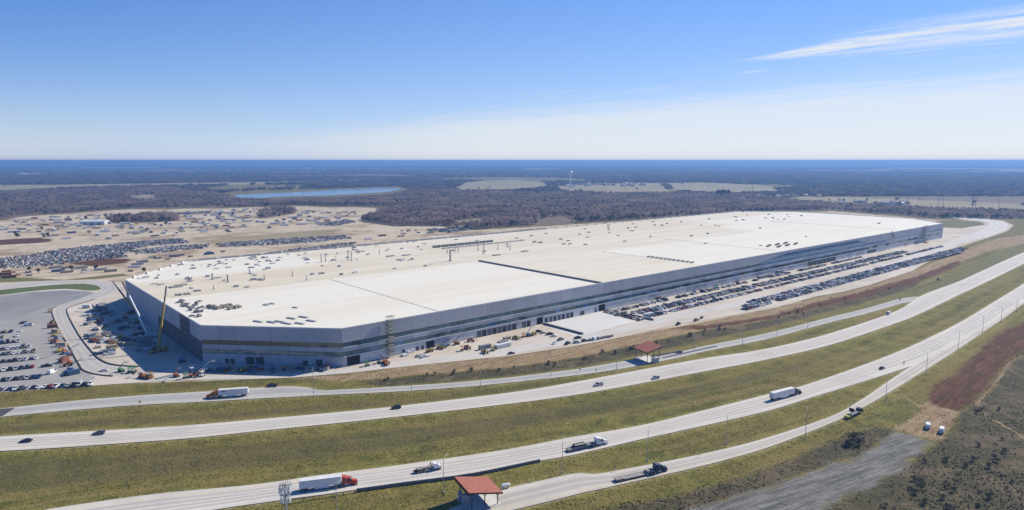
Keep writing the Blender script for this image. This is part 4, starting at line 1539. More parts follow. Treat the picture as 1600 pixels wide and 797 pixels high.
def park_row(p0, p1, where, grp, pitch=2.9, fill=0.9, z=0.0, tilt=0.0, detail=False, individual=True, runs=None):
    p0 = Vector(p0[:2]); p1 = Vector(p1[:2])
    d = p1 - p0; L = d.length; d.normalize()
    ang = math.atan2(d.y, d.x) + math.pi / 2 + tilt
    s = 0.0
    while s < L:
        f = s / L
        ok = runs is None or any(a <= f <= b for a, b in runs)
        if ok and rc.random() < fill:
            q = p0 + d * (s + rc.uniform(-.15, .15))
            park(q, z, ang + rc.uniform(-.04, .04), where, grp, detail, individual)
        s += pitch


# lot inside the loop road: nine rows
LOTG = 'cars parked in the lot inside the loop road'
for k, (xa, ya, xb, yb, fill) in enumerate([(-12, 521.5, 37, 517.5, .8), (-12, 529.5, 33, 525, .75), (-12, 538.5, 33, 533.5, .85), (-12, 548, 52, 541.5, .9), (-12, 556, 55, 549.5, .9), (-12, 567.5, 58, 560.5, .92),
                                          (-12, 581, 57, 573.5, .92), (-12, 596, 66, 589.5, .92), (-12, 610.5, 150, 600.5, .95)]):
    wh_ = ['beside the empty asphalt end of the lot', 'in the middle rows of the lot inside the loop road', 'in the row along the grass verge of the toll ramp'][0 if k < 3 else 1 if k < 8 else 2]
    park_row(G(xa, ya), G(xb, yb), wh_, ['cars by the empty asphalt', 'cars in the middle rows', 'cars along the grass verge'][0 if k < 3 else 1 if k < 8 else 2], 2.75, fill + .06, 0.004, detail=True)
full_car('pickup truck', 'dark blue', (*G(38, 505.5)[:2], 0.01), 0.25, 'dark blue pickup truck standing apart on the asphalt apron')
full_car('van', 'white', (*G(45, 509)[:2], 0.01), 0.2, 'white van standing next to the lone dark blue pickup')
full_car('pickup truck', 'black', (*G(73, 573)[:2], 0.01), 0.5, 'black pickup truck alone in the driving aisle of the lot')
full_car('van', 'white', (*G(82, 583)[:2], 0.01), 1.5, 'white van with green load parked by the loop road bend')
full_car('sedan', 'white', (*G(163, 580)[:2], 0.025), 0.3, 'white car driving through the bend of the loop road')

# front rows along the long wall (near ones individually, the rest joined)
def uvrow(u0, u1, v, where, grp, fill, tilt, far_u, pitch=2.9, runs=None):
    um = min(u1, far_u)
    L = u1 - u0
    def rr(a, b):
        if runs is None:
            return None
        return [((max(x, a) - a) / (b - a), (min(y_, b) - a) / (b - a)) for x, y_ in runs if y_ > a and x < b]
    if um > u0:
        park_row(B(u0, v), B(um, v), where, grp, pitch, fill, 0.0, tilt, False, True, rr(u0, um))
    if u1 > far_u:
        park_row(B(max(u0, far_u), v), B(u1, v), where, grp, pitch, fill, 0.0, tilt, False, False, rr(max(u0, far_u), u1))


FR = 'beside the long factory wall'
uvrow(236, 262, -8.5, 'close against the long factory wall', 'cars along the factory wall', .85, .35, 400)
uvrow(268, 700, -8.0, 'close against the long factory wall', 'cars along the factory wall', .7, .35, 330, runs=[(268, 300), (312, 345), (355, 380), (388, 450), (470, 520), (540, 600), (620, 700)])
RB = [(240, 314), (320, 414), (422, 486), (492, 566), (573, 645), (655, 712), (720, 800)]
uvrow(240, 800, -21.5, 'in the double row before the factory wall', 'cars in the double row', .98, .35, 345, runs=RB)
uvrow(244, 800, -26.8, 'in the double row before the factory wall', 'cars in the double row', .98, .35, 345, runs=RB)
uvrow(238, 900, -37.5, 'in the single row beside the haul road', 'cars beside the haul road', .92, .35, 335, runs=[(238, 260), (265, 332), (337, 405), (412, 474), (480, 550), (558, 645), (655, 750), (765, 900)])
uvrow(330, 900, -60.5, 'in the lot between haul road and dry grass bank', 'cars by the dry grass bank', .95, .35, 338, runs=[(345, 470), (478, 632), (640, 900)])
uvrow(330, 900, -66, 'in the lot between haul road and dry grass bank', 'cars by the dry grass bank', .95, .35, 350, runs=[(330, 352), (360, 470), (478, 632), (640, 900)])
uvrow(318, 860, -72.5, 'in the lot between haul road and dry grass bank', 'cars by the dry grass bank', .95, .35, 338, runs=[(318, 362), (370, 502), (508, 645), (652, 860)])
# row beside the retaining wall at the bay door
for k in range(15):
    p = B(wall_u(941) + 4 - 4.5 - 0.1 * k, -4 - k * 2.6)
    park(p, 0.0, BRZ + R(12), 'in the line beside the second low wall', 'cars beside the second low wall')
# loose cars near the front edge
for x, y_, kind, colr in ((799, 553, 'sedan', 'grey'), (887, 537.5, 'pickup truck', 'black'), (901, 536, 'suv', 'silver'), (913.5, 533.5, 'suv', 'black'), (923, 532, 'sedan', 'grey'), (930, 530.5, 'van', 'white'),
                          (903, 529, 'pickup truck', 'black'), (866.5, 537, 'sedan', 'white'), (876, 531.5, 'pickup truck', 'grey'), (842, 519, 'suv', 'black'), (848, 521, 'sedan', 'silver'), (859, 523, 'pickup truck', 'black'), (865, 526, 'sedan', 'white'),
                          (1060, 507, 'pickup truck', 'black'), (1088, 501, 'pickup truck', 'grey'), (1097, 497, 'suv', 'beige')):
    simple_car(kind, colr, (*G(x, y_)[:2], -0.0), BRZ + rc.uniform(-.4, .4), '%s %s standing loose on the open front yard' % (colr, kind), 'loose cars on the front yard')
print('individual parked', n_ind)

# far lots behind the building: joined rows
def lot_fill(polys, rows_dir, row_gap, pitch, fill):
    for poly in polys:
        W_ = px2w(poly)
        lo, hi = W_.min(0) - 5, W_.max(0) + 5
        ca, sa = math.cos(rows_dir), math.sin(rows_dir)
        c0 = (lo + hi) / 2; rad = np.linalg.norm(hi - lo) / 2
        q = []
        k = 0
        r_ = -rad
        while r_ < rad:
            s = np.arange(-rad, rad, pitch)
            q.append(np.c_[c0[0] + ca * s - sa * r_, c0[1] + sa * s + ca * r_])
            k += 1
            r_ += 5.4 if k % 2 else row_gap
        q = np.vstack(q)
        q = q[sdist(q, W_) > 1.5]
        for x, y_ in q:
            if rc.random() < fill:
                EXTRA.append((rc.choice(KINDW), rc.choice(COLW), x, y_, -0.14, rows_dir + math.pi / 2 + rc.choice((0, math.pi)) + rc.uniform(-.05, .05)))


lot_fill([[(-90, 418), (0, 405), (100, 389), (230, 376), (287, 373), (300, 380), (240, 384), (205, 390), (196, 397), (205, 402), (130, 408), (80, 415), (18, 419), (-90, 432)],
          [(200, 392), (262, 385), (328, 381), (330, 387), (215, 398)]], BRZ, 8.5, 2.9, .82)
lot_fill([[(335, 381), (430, 374), (540, 368), (552, 373), (480, 380), (345, 387)], [(665, 359), (720, 355), (745, 358), (700, 364)], [(490, 351), (540, 343), (560, 347), (520, 354)], [(400, 398), (470, 388), (560, 378), (560, 381), (470, 392), (410, 400)], [(255, 334), (330, 330), (330, 333), (260, 337)]], BRZ, 8.5, 3.0, .75)
print('joined cars', len(EXTRA))
Vs, Fs, Ms = [], [], []
pal = list(PAINT.keys())
off = 0
for kind, colr, x, y_, z, rz in EXTRA:
    sh = CARS[kind]['shape']
    v = np.array(sh.v, dtype=np.float32)
    ca, sa = math.cos(rz), math.sin(rz)
    Vs.append(np.c_[v[:, 0] * ca - v[:, 1] * sa + x, v[:, 0] * sa + v[:, 1] * ca + y_, v[:, 2] + z])
    ci = pal.index(colr)
    for f, mi in zip(sh.f, sh.m):
        if mi == 2:
            continue
        t = ci if mi == 0 else len(pal)
        for j in range(1, len(f) - 1):
            Fs.append((f[0] + off, f[j] + off, f[j + 1] + off)); Ms.append(t)
    off += len(v)
far_cars = big_mesh('distant_parked_cars', np.vstack(Vs), np.array(Fs), [PAINT[k] for k in pal] + [m_carglass], np.array(Ms))
tag(far_cars, 'dense rows of far parked cars around the factory', 'parked cars', kind='stuff')


# ------------------------------------------------------------------ trucks
def tractor(e, paint, x0, sleeper=True, dark=False):
    """road tractor with its front bumper at x0 + 7.2; faces +x"""
    cab = MB()
    cab.hexa([(x0 + 3.0, -1.2, 0.95), (x0 + 5.0, -1.2, 0.95), (x0 + 5.0, 1.2, 0.95), (x0 + 3.0, 1.2, 0.95), (x0 + 3.0, -1.15, 2.9), (x0 + 4.5, -1.05, 2.9), (x0 + 4.5, 1.05, 2.9), (x0 + 3.0, 1.15, 2.9)])
    cab.hexa([(x0 + 5.0, -1.1, 0.6), (x0 + 7.1, -0.85, 0.55), (x0 + 7.1, 0.85, 0.55), (x0 + 5.0, 1.1, 0.6), (x0 + 4.95, -1.0, 2.0), (x0 + 6.9, -0.75, 1.6), (x0 + 6.9, 0.75, 1.6), (x0 + 4.95, 1.0, 2.0)])
    if sleeper:
        cab.hexa([(x0 + 1.5, -1.24, 0.95), (x0 + 3.0, -1.24, 0.95), (x0 + 3.0, 1.24, 0.95), (x0 + 1.5, 1.24, 0.95), (x0 + 1.5, -1.15, 3.75), (x0 + 3.0, -1.15, 3.3), (x0 + 3.0, 1.15, 3.3), (x0 + 1.5, 1.15, 3.75)])
        cab.hexa([(x0 + 3.0, -1.1, 2.9), (x0 + 4.3, -1.0, 2.9), (x0 + 4.3, 1.0, 2.9), (x0 + 3.0, 1.1, 2.9), (x0 + 3.0, -1.0, 3.3), (x0 + 3.6, -0.9, 3.1), (x0 + 3.6, 0.9, 3.1), (x0 + 3.0, 1.0, 3.3)])
    for s in (-1, 1):
        cab.hexa([(x0 + 5.5, s * .98 - .28, .5), (x0 + 6.9, s * .98 - .28, .5), (x0 + 6.9, s * .98 + .28, .5), (x0 + 5.5, s * .98 + .28, .5), (x0 + 5.7, s * .95 - .25, 1.15), (x0 + 6.7, s * .95 - .25, 1.1), (x0 + 6.7, s * .95 + .25, 1.1), (x0 + 5.7, s * .95 + .25, 1.15)])
    c = cab.build('cab', paint, e)
    w_ = MB(); w_.hexa([(x0 + 5.02, -1.02, 2.02), (x0 + 5.08, -1.02, 2.02), (x0 + 5.08, 1.02, 2.02), (x0 + 5.02, 1.02, 2.02), (x0 + 4.55, -.95, 2.8), (x0 + 4.61, -.95, 2.8), (x0 + 4.61, .95, 2.8), (x0 + 4.55, .95, 2.8)])
    w_.build('windshield', m_carglass, c)
    for s in (-1, 1):
        g = MB(); g.hexa([(x0 + 3.4, s * 1.2 - .02, 1.95), (x0 + 4.75, s * 1.19 - .02, 1.95), (x0 + 4.75, s * 1.19 + .02, 1.95), (x0 + 3.4, s * 1.2 + .02, 1.95), (x0 + 3.5, s * 1.17 - .02, 2.7), (x0 + 4.4, s * 1.13 - .02, 2.7), (x0 + 4.4, s * 1.13 + .02, 2.7), (x0 + 3.5, s * 1.17 + .02, 2.7)])
        g.build('side_window', m_carglass, c)
        t = MB(); t.tube((x0 + 2.3, s * 1.0, .72), (x0 + 4.0, s * 1.0, .72), .33, None, 10); t.build('fuel_tank', m_chrome, e)
        t = MB(); t.tube((x0 + 2.9, s * 1.32, 1.2), (x0 + 2.9, s * 1.32, 3.6), .08, None, 6); t.build('exhaust_stack', m_chrome, e)
        t = MB(); t.box((x0 + 5.1, s * 1.4, 2.3), (.12, .1, .6)); t.build('mirror', m_chassis, e)
        t = MB(); t.box((x0 + 6.95, s * .8, 0.95), (.12, .3, .22)); t.build('headlight', m_lampw, e)
    g = MB(); g.box((x0 + 7.06, 0, 1.05), (.08, 1.0, .9)); g.build('grille', m_chrome, e)
    g = MB(); g.box((x0 + 7.16, 0, .5), (.2, 2.2, .38)); g.build('bumper', m_chrome, e)
    f = MB(); f.bx(x0 - 0.8, x0 + 6.6, -.45, .45, .62, .92); f.build('frame', m_chassis, e)
    wheels(e, [x0 - 0.2, x0 + 1.15, x0 + 6.2], 1.02, .5, dual=(True, True, False))


def wheels(e, xs, y, r, dual=None):
    for i, x in enumerate(xs):
        d = dual is None or dual[i]
        for s in (-1, 1):
            mb = MB(); mb.wheel(x, s * y, r, .55 if d else .3, n=12)
            w_ = mb.build('wheel', m_tyre, e)
            h = MB(); h.tube((x, s * (y + (.28 if d else .16)), r), (x, s * (y + (.29 if d else .17)), r), r * .5, None, 10); h.build('hub', m_chrome, w_)


def placed(name, rear, front, label, cat, z=0.05, length=None):
    """thing frame running from the rear point to the front point (photo marks on the ground), x forward"""
    a, b = G(*rear), G(*front)
    d = b - a
    e = empty(name, (a.x, a.y, z), math.atan2(d.y, d.x))
    tag(e, label, cat)
    return e, d.length


m_tw = mat('trailer_white', (0.70, 0.71, 0.72), 0.45, var=0.06, scale=0.4)
m_trf = mat('trailer_roof', (0.62, 0.62, 0.61), 0.6)


def box_trailer(e, L, roof_h=4.05, floor=1.2, logo=None, skirt=True):
    t = MB(); t.bx(0, L, -1.28, 1.28, floor, roof_h); b_ = t.build('trailer_box', m_tw, e)
    t = MB(); t.bx(.05, L - .05, -1.24, 1.24, roof_h + .003, roof_h + .04); t.build('trailer_roof', m_trf, b_)
    for k in range(1, int(L / 1.6)):
        for s in (-1, 1):
            r_ = MB(); r_.box((k * 1.6, s * 1.287, (floor + roof_h) / 2), (.06, .012, roof_h - floor - .3)); r_.build('side_rib', m_trf, b_)
    for s in (-1, 1):
        d = MB(); d.bx(-.05, -.003, s * .64 - .61, s * .64 + .61, floor + .1, roof_h - .1); d.build('rear_door', m_trf, b_)
        l_ = MB(); l_.box((-.03, s * 1.0, floor - .12), (.06, .35, .14)); l_.build('tail_light', m_lampred, b_)
    r_ = MB(); r_.bx(0.2, L - .3, -.5, .5, floor - .3, floor - .01); r_.build('trailer_frame', m_chassis, e)
    if skirt:
        for s in (-1, 1):
            r_ = MB(); r_.bx(L * .36, L * .72, s * 1.25 - .02, s * 1.25 + .02, .45, floor - .003); r_.build('side_skirt', m_tw, e)
    wheels(e, [1.5, 2.8], 1.0, .5)
    r_ = MB(); r_.bx(.0, .12, -1.1, 1.1, .5, .62); r_.build('underride_guard', m_chassis, e)
    if logo:
        lg = MB(); lg.bx(L - 3.6, L - 1.9, 1.29, 1.30, roof_h - 1.15, roof_h - .62)
        lg.build('side_marking', logo, b_)


p_red = mat('truck_red', (0.36, 0.045, 0.025), 0.35, var=0.08)
p_or = mat('truck_orange', (0.42, 0.13, 0.02), 0.35, var=0.08)
p_wh = mat('truck_white', (0.74, 0.75, 0.76), 0.35, var=0.05)
p_bl = mat('truck_blue', (0.015, 0.045, 0.10), 0.35, var=0.08)
p_yel = mat('safety_yellow', (0.62, 0.52, 0.05), 0.5, var=0.08)
p_blk = mat('truck_black', (0.02, 0.022, 0.026), 0.4)
m_deck = mat('trailer_deck', (0.26, 0.245, 0.22), 0.85, var=0.25, scale=0.9)

e, L = placed('semi_truck', (468, 767), (559, 755.5), 'red semi truck pulling a plain white box trailer', 'truck')
tractor(e, p_red, L - 7.2); box_trailer(e, L - 6.0)
e, L = placed('semi_truck', (388, 617.5), (323, 622), 'orange semi truck with white box trailer bearing a small dark mark', 'truck', 0.05)
tractor(e, p_or, L - 7.0, sleeper=True); box_trailer(e, L - 5.7, logo=mat('mark_dark', (0.03, 0.03, 0.05), 0.6))
e, L = placed('semi_truck', (1205, 626), (1249, 614.5), 'white box trailer truck with a dark cab passing the ramp nose', 'truck')
tractor(e, p_blk, L - 6.6, sleeper=False); box_trailer(e, L - 5.4, roof_h=4.1)


def lowboy(e, L, load=None):
    """step-deck trailer: rear wheels deck, low middle, gooseneck"""
    d = MB()
    prof = [(0, .95), (0, 1.1), (3.2, 1.18), (3.9, .72), (L - 4.4, .72), (L - 3.6, 1.35), (L - .4, 1.35), (L - .4, 1.1), (L - 3.4, 1.1), (L - 4.2, .45), (3.7, .45), (3.0, .95)]
    prof = prof[::-1]
    d.extr(prof, -1.28, 1.28); d.build('deck', m_deck, e)
    for s in (-1, 1):
        r_ = MB(); r_.bx(3.8, L - 4.5, s * 1.28 - .05, s * 1.28 + .05, .50, .80); r_.build('side_rail', m_chassis, e)
    wheels(e, [.9, 2.1], .98, .45)
    l_ = MB(); l_.bx(-.05, .02, -1.2, 1.2, .75, .95); l_.build('rear_bumper', mat('bumper_white', (0.6, 0.6, 0.58), .6), e)


e, L = placed('lowboy_truck', (961, 752.5), (1041, 734.5), 'dark blue tractor towing an empty long low-deck trailer', 'truck')
tractor(e, p_bl, L - 7.2); lowboy(e, L - 5.6)
p = MB(); p.bx(L - 9.5, L - 6.9, -1.0, 1.0, 1.36, 1.75); p.build('deck_pad', mat('pad_tan', (0.28, .25, .2), .9), e)
e, L = placed('hauler_truck', (885, 706), (948, 692.5), 'white tractor towing a sloping dark-topped equipment trailer', 'truck')
tractor(e, p_wh, L - 7.2)
d = MB(); d.extr([(0, .8), (L - 6.2, 1.15), (L - 6.2, 1.4), (5.2, 1.75), (0.3, 1.0)], -1.28, 1.28); d.build('deck', mat('deck_grey', (0.20, .20, .20), .8, var=.2), e)
d = MB()
for s in (-1, 1):
    d.bx(3.6, 9.2, s * 1.15 - .06, s * 1.15 + .06, 1.66, 2.3)
d.bx(3.5, 3.62, -1.1, 1.1, 1.66, 2.3); d.build('stake_side', m_chassis, e)
d = MB(); d.hexa([(3.7, -1.0, 1.7), (9.1, -1.0, 1.62), (9.1, 1.0, 1.62), (3.7, 1.0, 1.7), (4.0, -.9, 2.05), (8.8, -.9, 2.0), (8.8, .9, 2.0), (4.0, .9, 2.05)]); d.build('loaded_ramp', m_deck, e)
wheels(e, [1.0, 2.2, 3.4], .98, .45)
e, L = placed('roll_off_truck', (646, 739.5), (688, 732), 'white-cab hook-lift truck with bare dark chassis', 'truck')
x0 = L - 7.2
c = MB(); c.hexa([(L - 2.9, -1.2, .95), (L - .9, -1.2, .95), (L - .9, 1.2, .95), (L - 2.9, 1.2, .95), (L - 2.9, -1.1, 2.75), (L - 1.35, -1.1, 2.75), (L - 1.35, 1.1, 2.75), (L - 2.9, 1.1, 2.75)])
c.hexa([(L - .9, -1.1, .55), (L + .2, -.95, .55), (L + .2, .95, .55), (L - .9, 1.1, .55), (L - .95, -1., 1.85), (L + .1, -.85, 1.55), (L + .1, .85, 1.55), (L - .95, 1., 1.85)])
cb = c.build('cab', p_wh, e)
g = MB(); g.hexa([(L - .88, -1.05, 1.9), (L - .84, -1.05, 1.9), (L - .84, 1.05, 1.9), (L - .88, 1.05, 1.9), (L - 1.3, -1., 2.65), (L - 1.26, -1., 2.65), (L - 1.26, 1., 2.65), (L - 1.3, 1., 2.65)]); g.build('windshield', m_carglass, cb)
f = MB(); f.bx(0, L - 1, -.5, .5, .7, 1.05); f.build('frame', m_chassis, e)
for s in (-1, 1):
    f = MB(); f.bar((1.0, s * .6, 1.15), (L - 3.6, s * .6, 1.35), .22); f.build('hoist_rail', mat('hoist_grey', (.2, .2, .2), .6), e)
    f = MB(); f.bar((L - 3.4, s * .45, 1.1), (L - 3.9, s * .45, 3.3), .2); f.build('hook_arm', m_chassis, e)
f = MB(); f.bar((L - 5.2, 0, 1.2), (L - 3.8, 0, 3.1), .22); f.build('hydraulic_ram', m_chrome, e)
f = MB(); f.bx(1.2, 3.6, -1.0, 1.0, 1.25, 1.6); f.build('hoist_bed', m_deck, e)
wheels(e, [1.6, 2.9, 4.2, L - .5], 1.0, .48, dual=(True, True, True, False))
e, L = placed('arrow_board_truck', (1322, 654), (1346, 642.5), 'black work truck with raised message board and yellow crash cushion', 'truck')
c = MB(); c.bx(L - 3.6, L - 1.4, -1.1, 1.1, .7, 2.2); c.hexa([(L - 1.4, -1.05, .6), (L, -.95, .6), (L, .95, .6), (L - 1.4, 1.05, .6), (L - 1.4, -1., 1.5), (L - .1, -.9, 1.3), (L - .1, .9, 1.3), (L - 1.4, 1., 1.5)]); c.build('cab', p_blk, e)
c = MB(); c.bx(L - 3.3, L - 1.38, -1.12, 1.12, 1.5, 2.05); c.build('windows', m_carglass, e)
c = MB(); c.bx(4.0, L - 3.7, -1.1, 1.1, .75, 1.15); c.build('flat_bed', mat('deck_grey', (.2, .2, .2), .8), e)
c = MB(); c.bx(5.0, 5.2, -1.2, 1.2, 2.0, 3.8); b_ = c.build('message_board', p_blk, e)
c = MB(); c.bx(5.05, 5.15, -.15, .15, 1.15, 2.0); c.build('board_post', m_steel, e)
c = MB(); c.taper(0, 3.8, 1.1, .35, .2, 3.8, 1.05, 1.15); c.build('crash_cushion', p_yel, e)
for k in range(4):
    c = MB(); c.bx(.5 + k * .9, .65 + k * .9, -1.06, 1.06, 1.152, 1.17); c.build('cushion_stripe', p_blk, e)
wheels(e, [4.8, L - 1.0], .95, .42, dual=(True, False))

# cars on the roads
def road_car(kind, colr, px, py, nm, rev, label, z=0.05):
    p = G(px, py)
    a = road[nm][1]; i = int(np.argmin(np.hypot(a[:, 0] - p.x, a[:, 1] - p.y)))
    i = min(max(i, 1), len(a) - 2)
    d = a[i + 1] - a[i - 1]
    full_car(kind, colr, (p.x, p.y, z), math.atan2(d[1], d[0]) + (math.pi if rev else 0), label)


road_car('sedan', 'black', 41, 690.5, 'r2', True, 'black car leading on the upper highway, followed by a grey suv')
road_car('suv', 'grey', 155, 678.5, 'r2', True, 'dark grey suv following a black car on the upper highway')
road_car('suv', 'black', 619, 638.5, 'r2', True, 'black suv alone on the upper highway across from the hook-lift truck')
road_car('pickup truck', 'silver', 935, 602.5, 'r2', True, 'silver pickup truck on the upper highway below the toll canopy')
road_car('suv', 'silver', 1024, 592, 'r2', True, 'silver suv on the upper highway ahead of the barrier lane')
road_car('van', 'white', 1388, 491.5, 'r2', True, 'white van on the upper highway near the ramp merge')
road_car('sedan', 'black', 1378, 576.5, 'r3', False, 'black car on the lower highway near the ramp nose')
road_car('sedan', 'grey', 1061, 551.5, 'r1', True, 'grey car approaching the toll canopy along the lane barrier', 0.05)
full_car('pickup truck', 'black', (*G(425, 604)[:2], 0.05), math.pi + .1, 'black pickup truck stopped on the toll ramp shoulder')
full_car('van', 'white', (*G(1450, 663)[:2], gz(*G(1450, 663)[:2]) - .05), R(58), 'white van with dark windows parked on orange dirt nearer the gravel track', None)
full_car('van', 'white', (*G(1472, 669)[:2], gz(*G(1472, 669)[:2]) - .05), R(52), 'white van parked closest to the scrub on the orange dirt', None)

# ------------------------------------------------------------------ street furniture
m_pole = mat('galvanised_pole', (0.42, 0.42, 0.41), 0.5, metal=0.4)
m_con = mat('barrier_concrete', (0.36, 0.35, 0.33), 0.85, var=0.15)
m_base = mat('footing_concrete', (0.40, 0.39, 0.36), 0.9)


def light_pole(px, py, h, toward, label, grp):
    p = G(px, py)
    z = gz(p.x, p.y)
    p = G(px, py, z)
    e = empty('street_light', (p.x, p.y, z), toward)
    tag(e, label, 'street light', grp)
    mesh_obj('mast', LP['mast'], e).scale = (1, 1, h / 13.0)
    for nm in ('arm', 'luminaire', 'footing'):
        o = mesh_obj(nm, LP[nm], e)
        if nm != 'footing':
            o.location = (0, 0, h - 13.0)
    return e


LP = {}
mb = MB(); mb.tube((0, 0, 0.5), (0, 0, 13.0), .15, .09, 8); LP['mast'] = mb.mesh('mast', m_pole)
mb = MB(); mb.tube((0, 0, 12.9), (1.2, 0, 13.6), .06, .05, 6); mb.tube((1.2, 0, 13.6), (2.4, 0, 13.75), .05, .05, 6); LP['arm'] = mb.mesh('arm', m_pole)
mb = MB(); mb.taper(2.2, 3.1, .18, 13.68, 2.25, 3.0, .12, 13.86); LP['luminaire'] = mb.mesh('luminaire', m_pole)
mb = MB(); mb.tube((0, 0, -.3), (0, 0, .55), .38, .38, 10); LP['footing'] = mb.mesh('footing', m_base)
for px, py, h in ((490.5, 620, 14), (643, 614.5, 10.5), (750.5, 606, 11.5), (861, 588, 12), (963.5, 577.5, 12.2), (1084, 549, 12), (1160, 538.5, 10.5)):
    light_pole(px, py, h, R(110), 'slim grey street light on the verge between toll ramp and upper highway', 'street lights between toll ramp and highway')
for px, py, h in ((1214, 524.5, 8), (1262, 513, 8)):
    light_pole(px, py, h, R(110), 'short grey street light on the tapering verge before the merge', 'short street lights before the merge')
for px, py, h in ((526.5, 806, 11.2), (693.5, 770, 13.0), (878.5, 738.5, 12.8), (1011.5, 719.5, 12.6), (1134.5, 693.5, 12.4), (1258, 687.5, 13.2), (1383.5, 630, 13.0)):
    light_pole(px, py, h, R(65), 'tall grey street light on the grass beside the lower exit ramp', 'street lights beside the exit ramp')
for px, py, h in ((1447, 584.5, 12.5), (1497, 545.5, 11.8), (1535, 519, 11.5), (1564, 503.5, 10.8), (1588, 487.5, 10.8)):
    light_pole(px, py, h, R(140), 'tall grey street light between wide pavement and brown soil', 'street lights by the brown soil')


def sign(px, py, h, w_, hh, colr, label, rz=0.0, posts=1):
    p = G(px, py); z = gz(p.x, p.y); p = G(px, py, z)
    e = empty('road_sign', (p.x, p.y, z), rz)
    tag(e, label, 'road sign')
    for k in range(posts):
        x = 0 if posts == 1 else (-w_ * .35 if k == 0 else w_ * .35)
        mb = MB(); mb.tube((x, 0.06, -.3), (x, 0.06, h), .06, .06, 6); mb.build('post', m_pole, e)
    mb = MB(); mb.bx(-w_ / 2, w_ / 2, -.03, .0, h - hh, h + .05); b_ = mb.build('sign_panel', colr, e)
    return e


m_sgreen = mat('sign_green', (0.03, 0.11, 0.06), .5)
m_sgrey = mat('sign_back', (0.22, 0.22, 0.21), .5, metal=.4)
m_syel = mat('sign_yellow', (0.6, 0.45, 0.04), .5)
sign(1406, 472, 3.2, 1.8, 1.6, m_sgrey, 'small grey sign back at the toll ramp merge nose', R(20))
sign(1465, 445, 7.0, 4.2, 2.6, m_sgrey, 'large grey sign back on a post beside the upper highway', R(25), 2)
sign(1412, 571, 2.4, 1.5, 1.4, m_syel, 'small yellow sign at the lower ramp nose', R(25))
sign(219, 634, 2.6, .9, 1.0, m_syel, 'small yellow marker sign below the toll ramp', 0.1)
sign(906, 583, 2.6, .8, .9, m_sgrey, 'little grey sign post on the verge before the toll canopy', .1)
sign(931, 583, 2.4, .7, .8, m_sgrey, 'little grey sign post close to the toll canopy pavement', .1)
sign(961, 737, 2.2, .6, .7, m_sgrey, 'little sign post at the exit ramp edge by the low-deck truck', .1)
sign(1092, 715, 1.6, .5, .5, m_sgrey, 'short delineator post on the exit ramp edge', .1)

# cell mast in the foreground
p = atY(443, 752, 205.0)
zt = p.z
e = empty('cell_mast', (p.x + 0.4, 205.0, gz(p.x, 205.0)))
tag(e, 'tall pale cell mast with clustered antenna panels beside the lower highway', 'mast')
z0 = gz(p.x, 205.0)
H_ = zt - z0
m_ant = mat('antenna_white', (0.62, 0.66, 0.70), .5)
mb = MB(); mb.tube((0, 0, -.5), (0, 0, H_ - .8), .42, .26, 10); mb.build('mast', m_pole, e)
for zr in (H_ - 1.0, H_ - 4.6, H_ - 7.2):
    for k in range(3):
        a0, a1 = R(90 + k * 120), R(210 + k * 120)
        mb = MB(); mb.bar((math.cos(a0) * 1.9, math.sin(a0) * 1.9, zr), (math.cos(a1) * 1.9, math.sin(a1) * 1.9, zr), .1)
        mb.build('platform_rail', m_pole, e)
        mb = MB(); mb.bar((0, 0, zr), (math.cos(a0) * 1.9, math.sin(a0) * 1.9, zr), .12); mb.build('platform_arm', m_pole, e)
for k in range(12):
    a = R(k * 30 + 12)
    rr = 1.75 + .25 * (k % 2)
    mb = MB(); mb.box((math.cos(a) * rr, math.sin(a) * rr, H_ - 2.6), (.22, .42, 2.3 if k % 3 else 1.6), 0, a); an = mb.build('antenna_panel', m_ant, e)
    mb = MB(); mb.box((math.cos(a) * (rr - .3), math.sin(a) * (rr - .3), H_ - 6.2), (.2, .4, 1.5), 0, a); mb.build('antenna_panel', m_ant, e)
    mb = MB(); mb.tube((math.cos(a) * (rr - .25), math.sin(a) * (rr - .25), H_ - 5.0), (math.cos(a) * (rr - .25), math.sin(a) * (rr - .25), H_ - .1), .04, None, 5); mb.build('mount_pipe', m_pole, an)
for k in range(6):
    a = R(k * 60)
    mb = MB(); mb.box((math.cos(a) * 1.2, math.sin(a) * 1.2, H_ - 4.1), (.3, .35, .7), 0, a); mb.build('radio_box', mat('radio_grey', (.3, .32, .33), .6), e)


